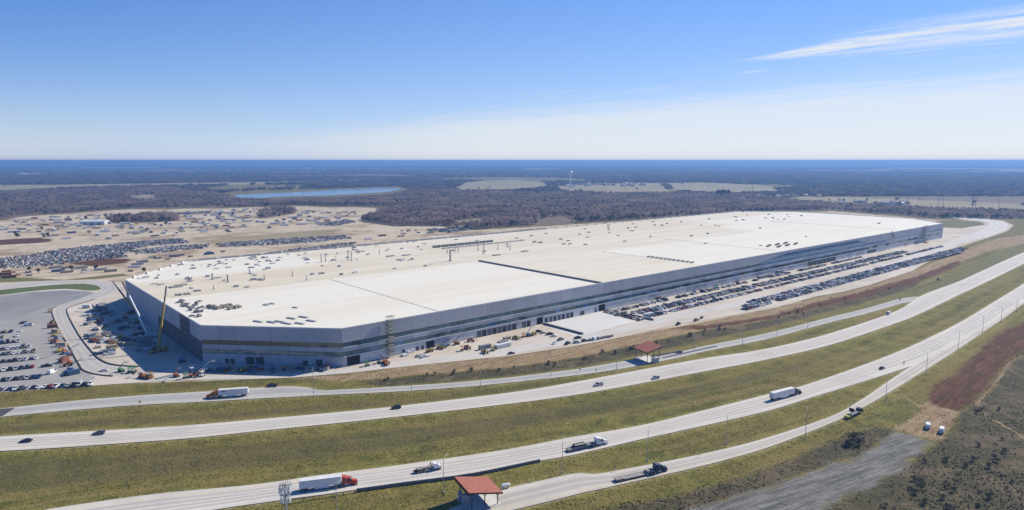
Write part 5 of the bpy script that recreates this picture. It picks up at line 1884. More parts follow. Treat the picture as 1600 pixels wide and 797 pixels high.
def canopy(near, far, rdir, wid, low, high, label, flip, booth=False):
    """toll canopy: NEAR corner post mark, single-slope red roof on steel posts"""
    p = G(*near)
    e = empty('toll_canopy', (p.x, p.y, 0.03), rdir)
    tag(e, label, 'canopy')
    L, W_ = wid
    zl, zr = (low, high) if not flip else (high, low)
    ov = 1.2
    dz = (zr - zl) / L
    def zz(x):
        return zl + dz * x
    n_rib = 12
    rb = MB()
    q = [(-ov, -ov), (L + ov, -ov), (L + ov, W_ + ov), (-ov, W_ + ov)]
    rb.hexa([(x, y, zz(x)) for x, y in q] + [(x, y, zz(x) + .16) for x, y in q])
    rf = rb.build('roof', m_redroof, e)
    for k in range(n_rib * 2):
        x = -ov + (L + 2 * ov) * (k + .5) / (n_rib * 2)
        y = -ov + (W_ + 2 * ov) * (k + .5) / (n_rib * 2)
        s_ = MB(); s_.hexa([(-ov, y - .05, zz(-ov) + .16), (L + ov, y - .05, zz(L + ov) + .16), (L + ov, y + .05, zz(L + ov) + .16), (-ov, y + .05, zz(-ov) + .16),
                           (-ov, y - .03, zz(-ov) + .23), (L + ov, y - .03, zz(L + ov) + .23), (L + ov, y + .03, zz(L + ov) + .23), (-ov, y + .03, zz(-ov) + .23)])
        s_.build('standing_seam', m_redroof, rf)
    for s_, y in ((0, -ov), (1, W_ + ov)):
        f = MB(); f.hexa([(-ov, y - .06, zz(-ov) - .45), (L + ov, y - .06, zz(L + ov) - .45), (L + ov, y + .06, zz(L + ov) - .45), (-ov, y + .06, zz(-ov) - .45), (-ov, y - .06, zz(-ov) - .003), (L + ov, y - .06, zz(L + ov) - .003), (L + ov, y + .06, zz(L + ov) - .003), (-ov, y + .06, zz(-ov) - .003)])
        f.build('fascia', m_rust, rf)
    for x in (-ov, L + ov):
        f = MB(); f.bx(x - .06, x + .06, -ov + .07, W_ + ov - .07, zz(x) - (1.3 if zz(x) > 6.5 else .5), zz(x) - .003); f.build('fascia', m_rust, rf)
    for x in (0.3, L / 2, L - .3):
        for y in (0, W_):
            if x == L / 2 and L < 9:
                continue
            t = MB(); t.bx(x - .14, x + .14, y - .14, y + .14, -.1, zz(x) - .2); t.build('post', m_rust, e)
            for s_ in (-1, 1):
                if -ov < x + s_ * 1.4 < L + ov:
                    t = MB(); t.bar((x, y, zz(x) - 1.7), (x + s_ * 1.3, y, zz(x + s_ * 1.3) - .3), .12); t.build('brace', m_rust, e)
        t = MB(); t.bx(x - .1, x + .1, .16, W_ - .16, zz(x) - .55, zz(x) - .2); t.build('beam', m_rust, e)
    t = MB(); t.bx(-.6, L + .8, -.6, W_ + .6, -.2, .015); t.build('island_slab', m_pad, e)
    return e


m_redroof = mat('red_metal_roof', (0.43, 0.17, 0.11), .5, metal=.1, var=.1)
m_rust = mat('red_brown_steel', (0.075, 0.035, 0.03), .6)
d = G(1065, 551) - G(900, 580)
canopy((1011, 566.5), None, math.atan2(d.y, d.x), (9.5, 11.0), 6.6, 8.6, 'red-roofed toll canopy between the toll ramp and upper highway', False)
d = G(900, 755) - G(800, 780)
canopy((736, 797.5), None, math.atan2(d.y, d.x), (10.5, 11.0), 4.6, 6.8, 'red-roofed toll canopy over the lower exit ramp', True)
# equipment at the canopies
def cabinet(px, py, s, colr, label, rz=.4):
    p = G(px, py)
    e = empty('equipment_cabinet', (p.x, p.y, .03), rz); tag(e, label, 'cabinet')
    mb = MB(); mb.bx(-s[0] / 2, s[0] / 2, -s[1] / 2, s[1] / 2, .12, s[2]); mb.build('housing', colr, e)
    mb = MB(); mb.bx(-s[0] / 2 - .1, s[0] / 2 + .1, -s[1] / 2 - .1, s[1] / 2 + .1, s[2] + .003, s[2] + .1); mb.build('lid', m_pole, e)
    mb = MB(); mb.bx(-s[0] / 2 - .2, s[0] / 2 + .2, -s[1] / 2 - .2, s[1] / 2 + .2, -.2, .117); mb.build('plinth', m_base, e)
    mb = MB(); mb.bx(-s[0] / 2 + .1, -.02, -s[1] / 2 - .03, -s[1] / 2 - .003, .3, s[2] - .2); mb.build('door', m_pole, e)


cabinet(1023.5, 566, (4.6, 1.6, 2.6), mat('cabinet_grey', (.42, .43, .45), .6), 'long grey equipment cabinet at the foot of the upper toll canopy', math.atan2(37, 70))
cabinet(719, 782, (1.4, 1.2, 3.2), mat('cabinet_grey', (.42, .43, .45), .6), 'grey upright cabinet beside the lower toll canopy posts', .4)
cabinet(727, 785, (2.4, 1.4, 2.9), MATS['cabinet_grey'], 'pale blue-grey cabinet under the edge of the lower toll canopy', .4)
p = G(790, 762.5)
e = empty('storage_tank', (p.x, p.y, .05), .35); tag(e, 'white horizontal gas tank on saddles beside the lower toll canopy', 'tank')
mb = MB(); mb.tube((-1.4, 0, 1.1), (1.4, 0, 1.1), .65, None, 16); mb.tube((1.4, 0, 1.1), (1.75, 0, 1.1), .65, .3, 16); mb.tube((-1.75, 0, 1.1), (-1.4, 0, 1.1), .3, .65, 16); mb.build('shell', p_wh, e)
for s in (-1, 1):
    mb = MB(); mb.bx(s * .9 - .12, s * .9 + .12, -.5, .5, 0, .7); mb.build('saddle', m_con, e)

# lane barriers
def barrier(name, pts, z, w_, h, m, label, cat, seg=6.0):
    L = spline(px2w(pts), seg)
    e = empty(name, (L[0][0], L[0][1], z)); tag(e, label, cat)
    for i in range(len(L) - 1):
        a = Vector((*(L[i] - L[0]), 0)); b = Vector((*(L[i + 1] - L[0]), 0))
        d = (b - a).normalized(); nn = Vector((-d.y, d.x, 0))
        a2, b2 = a + d * .03, b - d * .03
        mb = MB()
        mb.hexa([a2 - nn * w_, b2 - nn * w_, b2 + nn * w_, a2 + nn * w_, a2 - nn * w_ * .4 + Vector((0, 0, h)), b2 - nn * w_ * .4 + Vector((0, 0, h)), b2 + nn * w_ * .4 + Vector((0, 0, h)), a2 + nn * w_ * .4 + Vector((0, 0, h))])
        mb.build('barrier_segment', m, e)
    return e


m_dcon = mat('shade_toned_concrete', (0.15, 0.148, 0.14), .9, var=.25)  # base colour darkened to give the highway barrier its shaded side
barrier('concrete_barrier', [(557, 767.5), (640, 756), (740, 742.5), (844, 721)], .04, .4, .95, m_dcon, 'long shade-darkened concrete barrier at the lower highway edge', 'barrier', 7.0)
barrier('concrete_barrier', [(1017, 558), (1040, 554), (1064, 549.5)], .04, .3, .8, m_dcon, 'concrete lane barrier leading to the upper toll canopy', 'barrier', 5.0)
barrier('concrete_barrier', [(1036, 560), (1075, 551.5), (1120, 541.5)], .04, .25, .8, m_con, 'pale concrete barrier between canopy pavement and grass verge', 'barrier', 5.0)
L = spline(px2w([(448, 785), (500, 777), (556, 768.5)]), 3.8)
e = empty('guard_rail', (L[0][0], L[0][1], 0)); tag(e, 'steel guard rail on posts at the lower highway edge', 'guard rail')
mb = MB()
for i in range(len(L) - 1):
    a = L[i] - L[0]; b = L[i + 1] - L[0]
    mb.bar((a[0], a[1], .55), (b[0], b[1], .55), .12); mb.bar((a[0], a[1], .78), (b[0], b[1], .78), .12)
mb.build('rail', mat('rail_steel', (.2, .2, .19), .5, metal=.5), e)
for i in range(len(L)):
    a = L[i] - L[0]
    mb = MB(); mb.bx(a[0] - .1, a[0] + .1, a[1] - .1, a[1] + .1, -.5, .8); mb.build('post', mat('post_wood', (.16, .13, .1), .9), e)

# low walls by the dock doors
for x, du, l_, lab in ((845.5, 1.5, 40, 'first'), (942.5, 4, 46, 'second')):
    u = wall_u(x) + du
    e = empty('retaining_wall', B(u, -1.0, 0), BRZ); tag(e, 'dark low wall running out from the %s' % ('big dock door by the white slab' if lab == 'first' else 'bay door beside the parked cars'), 'wall')
    mb = MB(); mb.bx(-.5, .5, -l_, 0, -.1, 1.25); mb.build('wall_body', m_dcon, e)
    mb = MB(); mb.bx(-.6, .6, -l_ - .1, 0, 1.253, 1.4); mb.build('cap', m_con, e)

# ------------------------------------------------------------------ scaffold towers on the long wall
def scaffold(u, wid, dep, h, label):
    e = empty('scaffold_tower', B(u, -dep - .6, 0), BRZ); tag(e, label, 'scaffold')
    for x in np.linspace(0, wid, 3):
        for y in (0, dep):
            mb = MB(); mb.tube((x, y, 0), (x, y, h), .09, None, 5); mb.build('standard', m_sc, e)
    nz = int(h / 2.6)
    for k in range(1, nz + 1):
        z = k * h / nz
        for y in (0, dep):
            mb = MB(); mb.bar((-.2, y, z), (wid + .2, y, z), .1); mb.build('ledger', m_sc, e)
            mb = MB(); mb.bar((0, y, z - h / nz), (wid, y, z), .08); mb.build('brace', m_sc, e)
        mb = MB(); mb.bx(.1, wid - .1, .1, dep - .1, z - .08, z - .02); mb.build('platform', m_sc2, e)
        mb = MB(); mb.bx(-.1, .0, .12, dep - .12, z - .05, z + .05); mb.build('transom', m_sc, e)


m_sc = mat('scaffold_tube', (0.17, 0.18, 0.18), .5, metal=.3)
m_sc2 = mat('scaffold_board', (0.20, 0.185, 0.14), .9)
scaffold(wall_u(603), 4.6, 2.4, 26.0, 'tall dark scaffold tower against the factory wall near its corner')
scaffold(wall_u(1441.5), 9.0, 3.0, 25.0, 'wide scaffold tower at the far end of the long wall')

# ------------------------------------------------------------------ cranes
def mobile_crane(base_px, tip_px, tip_depth, boom_m, body_m, label, rzb):
    p = G(*base_px)
    e = empty('mobile_crane', (p.x, p.y, 0.0), 0.0); tag(e, label, 'crane')
    t = atY(*tip_px, tip_depth) - p
    f = Vector((0, 0, 2.6))
    ca, sa = math.cos(rzb), math.sin(rzb)
    c = MB(); c.box((0, 0, 1.25), (11.5, 2.7, 1.2), 0, rzb); c.build('carrier', body_m, e)
    c = MB(); c.box((0, 0, 2.4), (4.4, 2.5, 1.1), 0, rzb + .4); c.build('turntable', body_m, e)
    c = MB(); c.box((ca * 5.2, sa * 5.2, 2.3), (1.5, 2.5, 1.4), 0, rzb); c.build('cab', body_m, e)
    c = MB(); c.box((ca * -2.6, sa * -2.6, 2.7), (1.5, 2.6, 1.6), 0, rzb + .4); c.build('counterweight', m_chassis, e)
    for k in range(4):
        for s in (-1, 1):
            x = -4.2 + k * 2.6
            q = Vector((x * ca - s * 1.1 * sa, x * sa + s * 1.1 * ca, .65))
            w_ = MB(); w_.tube(q - Vector((-sa, ca, 0)) * .25, q + Vector((-sa, ca, 0)) * .25, .65, None, 10); w_.build('wheel', m_tyre, e)
    for s1 in (-1, 1):
        for s2 in (-1, 1):
            q = Vector((s1 * 4.0 * ca - s2 * 3.2 * sa, s1 * 4.0 * sa + s2 * 3.2 * ca, 0))
            w_ = MB(); w_.bar((q.x * .6, q.y * .6, .9), (q.x, q.y, .9), .3); w_.bar((q.x, q.y, 0), (q.x, q.y, .9), .25); w_.build('outrigger', body_m, e)
    d = t - f
    for k in range(3):
        a = f + d * (k * .30); b = f + d * min(1.0, k * .30 + .42)
        c = MB(); c.bar(a, b, (1.2, .95, .7)[k]); c.build('boom_section', boom_m[min(k, len(boom_m) - 1)], e)
    c = MB(); c.bar(f + Vector((0, 0, -.4)), f + d * .22, .35); c.build('luffing_ram', m_chrome, e)
    c = MB(); c.tube(t, t - Vector((0, 0, 6.0)), .03, None, 4); c.tube(t - Vector((0, 0, 6.6)), t - Vector((0, 0, 6.0)), .22, .1, 6); c.build('hook', m_chassis, e)


m_cry = mat('crane_yellow', (0.36, 0.25, 0.045), .5, var=.1)
m_crw = mat('crane_white', (0.62, 0.63, 0.64), .45)
m_crd = mat('crane_grey', (0.09, 0.09, 0.09), .5)
mobile_crane((248, 550), (260, 447), 425.0, [m_cry, m_cry, m_crd], m_cry, 'yellow telescopic crane standing in the shade by the factory corner', .9)
mobile_crane((231, 527), (191, 440), 468.0, [m_crw, m_crw, m_crd], m_crw, 'white telescopic crane leaning away from the factory west face', .4)
mobile_crane((211, 490), (176, 440), 545.0, [m_cry, m_crd, m_crd], m_crd, 'dark-boomed crane in the shaded corner behind the white crane', .7)
mobile_crane((1402, 384), (1393, 361), 900.0, [m_crd, m_crd], m_cry, 'small crane raised against the far part of the long wall', BRZ)

# ------------------------------------------------------------------ site machines
m_or = mat('machine_orange', (0.36, 0.125, 0.04), .5, var=.1)
m_yl = mat('machine_yellow', (0.40, 0.29, 0.06), .5, var=.1)
m_gn = mat('machine_green', (0.10, 0.26, 0.09), .5, var=.1)
m_mb = mat('machine_blue', (0.05, 0.12, 0.30), .5, var=.1)
MCOL = {'orange': m_or, 'yellow': m_yl, 'green': m_gn, 'blue': m_mb, 'white': p_wh}


def telehandler():
    b_ = MB(); b_.bx(-2.6, 2.2, -.75, .75, .7, 1.5); b_.taper(-2.7, -1.3, 1.0, 1.1, -2.6, -1.5, .9, 1.9)
    c = MB(); c.taper(-.6, 1.0, .45, 1.5, -.4, .7, .4, 2.5)
    m = MB(); m.bar((-2.2, .75, 2.0), (3.4, .75, 2.3), .38); m.bar((3.4, .75, 2.3), (3.6, .75, .7), .25)
    f = MB(); f.bx(3.55, 4.7, .3, .45, .55, .65); f.bx(3.55, 4.7, 1.05, 1.2, .55, .65)
    return [('chassis', b_, 0), ('cab', c, 1), ('boom', m, 0), ('fork', f, 2)], [(-1.7, 1.05, .65), (1.7, 1.05, .65)]


def boom_lift():
    b_ = MB(); b_.bx(-1.7, 1.7, -1.0, 1.0, .5, 1.0)
    c = MB(); c.bx(-2.2, .9, -.9, .9, 1.0, 2.0)
    m = MB(); m.bar((-1.8, 0, 2.1), (2.2, 0, 5.4), .34); m.bar((2.2, 0, 5.4), (4.8, 0, 6.6), .26)
    f = MB()
    for y in (-1.0, 1.0):
        for x in (4.8, 5.8):
            f.bar((x, y, 6.3), (x, y, 7.4), .08)
        f.bar((4.8, y, 7.4), (5.8, y, 7.4), .08)
    f.bx(4.75, 5.85, -1.05, 1.05, 6.2, 6.3)
    return [('chassis', b_, 2), ('turret', c, 0), ('boom', m, 0), ('work_basket', f, 3)], [(-1.2, 1.0, .5), (1.2, 1.0, .5)]


def scissor_lift():
    b_ = MB(); b_.bx(-1.3, 1.3, -.8, .8, .45, .95)
    m = MB()
    for s in (-.7, .7):
        for k in range(3):
            m.bar((-1.1, s, .95 + k * .6), (1.1, s, 1.55 + k * .6), .1); m.bar((1.1, s, .95 + k * .6), (-1.1, s, 1.55 + k * .6), .1)
    c = MB(); c.bx(-1.35, 1.35, -.85, .85, 2.75, 2.9)
    f = MB()
    for x in (-1.3, 1.3):
        for y in (-.8, .8):
            f.bar((x, y, 2.9), (x, y, 4.0), .07)
    for y in (-.8, .8):
        f.bar((-1.3, y, 4.0), (1.3, y, 4.0), .07)
    return [('chassis', b_, 0), ('scissor_arm', m, 3), ('deck', c, 0), ('railing', f, 0)], [(-.95, .75, .45), (.95, .75, .45)]


def excavator():
    b_ = MB()
    for s in (-1.1, 1.1):
        b_.extr([(-1.9, 0.25), (-1.6, 0.0), (1.6, 0.0), (1.9, 0.25), (1.9, .6), (1.6, .85), (-1.6, .85), (-1.9, .6)], s - .3, s + .3)
    c = MB(); c.bx(-2.2, 1.2, -1.2, 1.2, 1.0, 1.9); c.bx(-2.3, -.9, -1.2, 1.2, 1.9, 2.3)
    g = MB(); g.taper(-.2, 1.3, .5, 1.9, 0, 1.1, .45, 2.9)
    m = MB(); m.bar((1.0, .3, 1.5), (3.6, .3, 4.3), .45); m.bar((3.6, .3, 4.3), (6.0, .3, 2.4), .38)
    f = MB(); f.extr([(5.7, 1.2), (6.6, 1.5), (6.2, 2.5), (5.8, 2.5)], -.2, .8)
    return [('track', b_, 2), ('house', c, 0), ('cab', g, 1), ('boom', m, 0), ('bucket', f, 2)], []


MACH = {'telehandler': telehandler, 'boom_lift': boom_lift, 'scissor_lift': scissor_lift, 'excavator': excavator}
mcache = {}


def machine(kind, colr, px, py, rz, where, group=None, z=0.0):
    if (kind, colr) not in mcache:
        parts, wh = MACH[kind]()
        mm = [MCOL[colr], m_carglass, m_chassis, m_steel]
        lst = [(nm, mb.mesh(nm, mm[mi]), (0, 0, 0)) for nm, mb, mi in parts]
        for wx, wy, r in wh:
            for s in (-1, 1):
                w_ = MB(); w_.tube((0, -.2, r), (0, .2, r), r, None, 10)
                lst.append(('wheel', w_.mesh('wheel', m_tyre), (wx, s * wy, 0)))
        mcache[(kind, colr)] = lst
    p = G(px, py)
    e = empty(kind, (p.x, p.y, z), rz)
    tag(e, '%s %s %s' % (colr, kind.replace('_', ' '), where), kind.replace('_', ' '), group)
    for nm, me, lc in mcache[(kind, colr)]:
        o = mesh_obj(nm, me, e); o.location = lc
    return e


rm = random.Random(3)
for x, y, kind, colr in ((605, 570, 'telehandler', 'orange'), (600, 568, 'boom_lift', 'orange'), (593, 567, 'scissor_lift', 'blue'), (574, 572, 'scissor_lift', 'green'), (671, 550, 'telehandler', 'yellow'), (714, 538, 'boom_lift', 'orange'),
                         (736, 534, 'telehandler', 'orange'), (730, 545, 'telehandler', 'orange'), (722, 548, 'scissor_lift', 'orange'), (700, 540, 'scissor_lift', 'blue'), (694, 543, 'boom_lift', 'blue'), (688, 545, 'telehandler', 'yellow'),
                         (757, 552, 'telehandler', 'yellow'), (770, 548, 'scissor_lift', 'yellow'), (833, 524, 'telehandler', 'yellow'), (826, 525, 'boom_lift', 'blue'), (818, 527, 'scissor_lift', 'orange'), (806, 530, 'telehandler', 'yellow')):
    machine(kind, colr, x, y, rm.uniform(0, 6.28), 'working on the yard before the dock doors', 'machines before the dock doors')
for x, y, kind, colr in ((96, 548, 'scissor_lift', 'blue'), (100, 553, 'boom_lift', 'orange'), (103, 559, 'scissor_lift', 'blue'), (108, 556, 'boom_lift', 'blue'), (93, 550, 'telehandler', 'yellow'), (106, 572, 'telehandler', 'orange'), (109, 568, 'boom_lift', 'orange'),
                         (112, 580, 'boom_lift', 'blue'), (104, 585, 'telehandler', 'blue'), (85, 536, 'telehandler', 'orange'), (78, 488, 'scissor_lift', 'orange'), (82, 505, 'telehandler', 'yellow'), (87, 525, 'telehandler', 'yellow')):
    machine(kind, colr, x, y, rm.uniform(0, 6.28), 'stored between the parked cars and the loop road', 'machines beside the loop road')
for x, y, kind, colr in ((190, 581, 'boom_lift', 'green'), (203, 582, 'scissor_lift', 'green'), (210, 582, 'scissor_lift', 'green'), (222, 590, 'excavator', 'orange'), (230, 592, 'telehandler', 'orange'), (276, 589, 'boom_lift', 'orange'), (303, 589, 'telehandler', 'orange'),
                         (290, 591, 'scissor_lift', 'green'), (316, 588, 'scissor_lift', 'white'), (236, 590, 'scissor_lift', 'yellow')):
    machine(kind, colr, x, y, rm.uniform(0, 6.28), 'lined up at the yard edge above the grass', 'machines at the yard edge')
for x, y, kind, colr in ((152, 486, 'telehandler', 'yellow'), (158, 505, 'boom_lift', 'orange'), (165, 510, 'scissor_lift', 'blue'), (150, 516, 'telehandler', 'white'), (168, 522, 'telehandler', 'orange'), (163, 534, 'scissor_lift', 'white'), (176, 531, 'boom_lift', 'white'),
                         (178, 540, 'telehandler', 'yellow'), (188, 530, 'excavator', 'yellow'), (186, 503, 'scissor_lift', 'blue'), (196, 498, 'boom_lift', 'orange'), (205, 512, 'telehandler', 'white'), (220, 540, 'scissor_lift', 'blue'), (215, 505, 'excavator', 'yellow')):
    machine(kind, colr, x, y, rm.uniform(0, 6.28), 'at work beside the shaded west face of the factory', 'machines beside the west face')
for x, y, kind, colr in ((285, 566, 'boom_lift', 'blue'), (300, 582, 'scissor_lift', 'white'), (322, 580, 'boom_lift', 'white'), (345, 580, 'telehandler', 'blue'), (362, 578, 'scissor_lift', 'orange'), (380, 580, 'telehandler', 'yellow'), (402, 577, 'boom_lift', 'blue'), (425, 579, 'scissor_lift', 'blue'),
                         (448, 578, 'telehandler', 'orange'), (470, 577, 'scissor_lift', 'orange'), (512, 575, 'boom_lift', 'orange')):
    machine(kind, colr, x, y, rm.uniform(0, 6.28), 'in the shadow of the angled end wall', 'machines in the end wall shadow')
for x, y, kind, colr in ((1040, 469, 'boom_lift', 'orange'), (1030, 468, 'telehandler', 'orange'), (1085, 458, 'boom_lift', 'blue'), (1120, 449, 'boom_lift', 'green'), (1153, 441, 'scissor_lift', 'blue'), (1386, 385, 'boom_lift', 'blue'), (1414, 384, 'scissor_lift', 'blue'), (1432, 381, 'boom_lift', 'blue'), (1446, 380, 'telehandler', 'orange')):
    machine(kind, colr, x, y, rm.uniform(0, 6.28), 'working close under the long wall behind the parked rows', 'machines under the long wall')


# ------------------------------------------------------------------ boxes: containers, trailers, stacks
def boxy(name, p, z, s, rz, m, label, cat, grp, kind='container'):
    key = (name, tuple(round(q, 1) for q in s), m.name, kind)
    if key not in mcache:
        L, W_, H = s
        parts = []
        if kind == 'container':
            b_ = MB(); b_.bx(-L / 2, L / 2, -W_ / 2, W_ / 2, .12, H); parts.append(('shell', b_.mesh('shell', m)))
            r_ = MB()
            for k in range(int(L / .9)):
                x = -L / 2 + .45 + k * .9
                r_.bx(x - .12, x + .12, -W_ / 2 - .05, W_ / 2 + .05, .2, H - .08)
            parts.append(('corrugation', r_.mesh('corrugation', m)))
            d = MB(); d.bx(L / 2 + .003, L / 2 + .06, -W_ / 2 + .08, W_ / 2 - .08, .2, H - .1); parts.append(('end_door', d.mesh('end_door', m)))
            f = MB(); f.bx(-L / 2 + .1, L / 2 - .1, -W_ / 2 + .1, W_ / 2 - .1, 0, .117); parts.append(('base_frame', f.mesh('base_frame', m_chassis)))
        elif kind == 'office':
            b_ = MB(); b_.bx(-L / 2, L / 2, -W_ / 2, W_ / 2, .5, H); parts.append(('wall', b_.mesh('wall', m)))
            r_ = MB(); r_.taper(-L / 2 - .15, L / 2 + .15, W_ / 2 + .15, H + .003, -L / 2, L / 2, .2, H + .35); parts.append(('roof', r_.mesh('roof', m_trf)))
            for k in range(3):
                d = MB(); x = -L / 2 + L * (k + .5) / 3; d.bx(x - .5, x + .5, -W_ / 2 - .04, -W_ / 2 - .003, 1.2, 2.2); parts.append(('window', d.mesh('window', m_carglass)))
            d = MB(); d.bx(-L / 2 + .3, L / 2 - .3, -W_ / 2 + .3, W_ / 2 - .3, 0, .497); parts.append(('skirting', d.mesh('skirting', m_chassis)))
        elif kind == 'dumpster':
            b_ = MB(); b_.taper(-L / 2 + .3, L / 2 - .3, W_ / 2 - .1, .15, -L / 2, L / 2, W_ / 2, H); parts.append(('tub', b_.mesh('tub', m)))
            r_ = MB()
            for k in range(5):
                x = -L / 2 + L * (k + .5) / 5; r_.bx(x - .08, x + .08, -W_ / 2 - .06, W_ / 2 + .06, .2, H - .05)
            parts.append(('rib', r_.mesh('rib', m)))
            t = MB(); t.bx(-L / 2 + .15, L / 2 - .15, -W_ / 2 + .15, W_ / 2 - .15, H + .003, H + .1); parts.append(('load', t.mesh('load', m_deck)))
        else:   # pallet of packed goods
            f = MB()
            for y in (-W_ / 2 + .1, 0, W_ / 2 - .1):
                f.bx(-L / 2, L / 2, y - .07, y + .07, 0, .14)
            parts.append(('pallet', f.mesh('pallet', mat('pallet_wood', (.3, .23, .15), .9))))
            b_ = MB()
            rr = random.Random(int(L * 10 + H * 7))
            nx_, ny_ = max(1, int(L / 1.2)), max(1, int(W_ / 1.2))
            for i in range(nx_):
                for j in range(ny_):
                    hh = H * rr.uniform(.55, 1.0)
                    x0 = -L / 2 + L * i / nx_ + .03; y0 = -W_ / 2 + W_ * j / ny_ + .03
                    b_.bx(x0, x0 + L / nx_ - .06, y0, y0 + W_ / ny_ - .06, .143, hh)
            parts.append(('packed_goods', b_.mesh('packed_goods', m)))
        mcache[key] = parts
    e = empty(name, (p[0], p[1], z), rz)
    tag(e, label, cat, grp)
    for nm, me in mcache[key]:
        mesh_obj(nm, me, e)
    return e


m_cont = {'white': mat('container_white', (.60, .61, .61), .6), 'blue': mat('container_blue', (.05, .095, .17), .6), 'grey': mat('container_grey', (.24, .25, .26), .6), 'tan': mat('container_tan', (.38, .32, .23), .7), 'rust': mat('container_rust', (.22, .09, .05), .8)}
rb_ = random.Random(17)
# far construction yard
FARY = px2w([(-60, 372), (-60, 356), (0, 348), (60, 340), (130, 336), (330, 330), (400, 326), (470, 328), (560, 331), (540, 345), (480, 352), (330, 366), (240, 371), (120, 378), (60, 369)])
LOTS2 = [px2w([(-60, 440), (0, 424), (60, 420), (100, 418), (180, 420), (205, 415), (235, 400), (330, 393), (380, 392), (300, 402), (240, 410), (205, 426), (90, 428), (0, 438)]),
         px2w([(560, 372), (640, 358), (690, 356), (700, 362), (600, 374), (565, 378)])]
cnt = 0
lo, hi = FARY.min(0), FARY.max(0)
spots = []
while cnt < 240:
    q = np.array([[rb_.uniform(lo[0], hi[0]), rb_.uniform(lo[1], hi[1])]])
    if sdist(q, FARY)[0] < 4 or any(sdist(q, w_)[0] > -12 for w_ in WOODS_W[2:]):
        continue
    if any((q[0][0] - s[0]) ** 2 + (q[0][1] - s[1]) ** 2 < 12 ** 2 for s in spots):
        continue
    spots.append(q[0]); cnt += 1
    t = rb_.random(); cc = rb_.choice(['white', 'white', 'white', 'grey', 'blue', 'tan', 'rust'])
    rz = BRZ + rb_.choice((0, math.pi / 2)) + rb_.uniform(-.08, .08)
    if t < .42:
        boxy('shipping_container', q[0], -.14, (12.2, 2.5, 2.7), rz, m_cont[cc], '%s shipping container in the far construction yard before the woods' % cc, 'container', 'containers in the far construction yard')
    elif t < .72:
        boxy('site_office', q[0], -.14, (rb_.choice((14.0, 18.0)), 3.6, 3.1), rz, m_cont['white'], 'white site office trailer %s the far construction yard' % ('close to the lake side of' if q[0][1] > 1330 else 'in the middle of' if q[0][1] > 1120 else 'near the dense car rows of'), 'site office', 'site offices in the far construction yard', 'office')
    elif t < .86:
        boxy('dumpster', q[0], -.14, (6.5, 2.4, 2.0), rz, m_cont[cc], '%s dumpster in the far construction yard before the woods' % cc, 'dumpster', 'dumpsters in the far construction yard', 'dumpster')
    else:
        boxy('material_stack', q[0], -.14, (9.0, 5.0, 2.4), rz, m_cont['tan'], 'tan stack of building material in the far construction yard', 'material stack', 'stacks in the far construction yard', 'pallet')
for wpoly, nn, lab in ((LOTS2[0], 34, 'on the ground behind the factory west corner'), (LOTS2[1], 14, 'on the ground between factory and woods')):
    lo, hi = wpoly.min(0), wpoly.max(0); k = 0; tries = 0
    while k < nn and tries < 4000:
        tries += 1
        q = np.array([[rb_.uniform(lo[0], hi[0]), rb_.uniform(lo[1], hi[1])]])
        if sdist(q, wpoly)[0] < 3:
            continue
        u_, v_ = to_uv(q[0])
        if v_ < 350 and u_ > -66:
            continue
        if any((q[0][0] - s[0]) ** 2 + (q[0][1] - s[1]) ** 2 < 13 ** 2 for s in spots):
            continue
        spots.append(q[0]); k += 1
        cc = rb_.choice(['white', 'grey', 'blue', 'tan', 'rust', 'grey'])
        if rb_.random() < .5:
            boxy('shipping_container', q[0], -.14, (12.2, 2.5, 2.7), BRZ + rb_.uniform(-.2, .2), m_cont[cc], '%s shipping container %s' % (cc, lab), 'container', 'containers ' + lab)
        else:
            boxy('material_stack', q[0], -.14, (rb_.choice((5.0, 8.0)), 3.6, 1.9), BRZ + rb_.uniform(-.5, .5), m_cont[cc], '%s stack of building material %s' % (cc, lab), 'material stack', 'stacks ' + lab, 'pallet')
# a big white hall in the far yard
p = G(148, 351)
e = empty('storage_hall', (p.x, p.y, -.15), .12); tag(e, 'long white storage hall in the far construction yard', 'hall')
mb = MB(); mb.bx(-22, 22, -10, 10, 0, 7); mb.build('wall', m_cont['white'], e)
mb = MB(); mb.extr([(-10.6, 7.0), (10.6, 7.0), (0, 9.4)], -22.6, 22.6)
rf = mb.build('roof', m_trf, e); rf.rotation_euler = (0, 0, R(90))
for k in range(3):
    mb = MB(); mb.bx(-16 + k * 13, -11 + k * 13, -10.06, -10.003, 0, 4.5); mb.build('gate', m_steel, e)

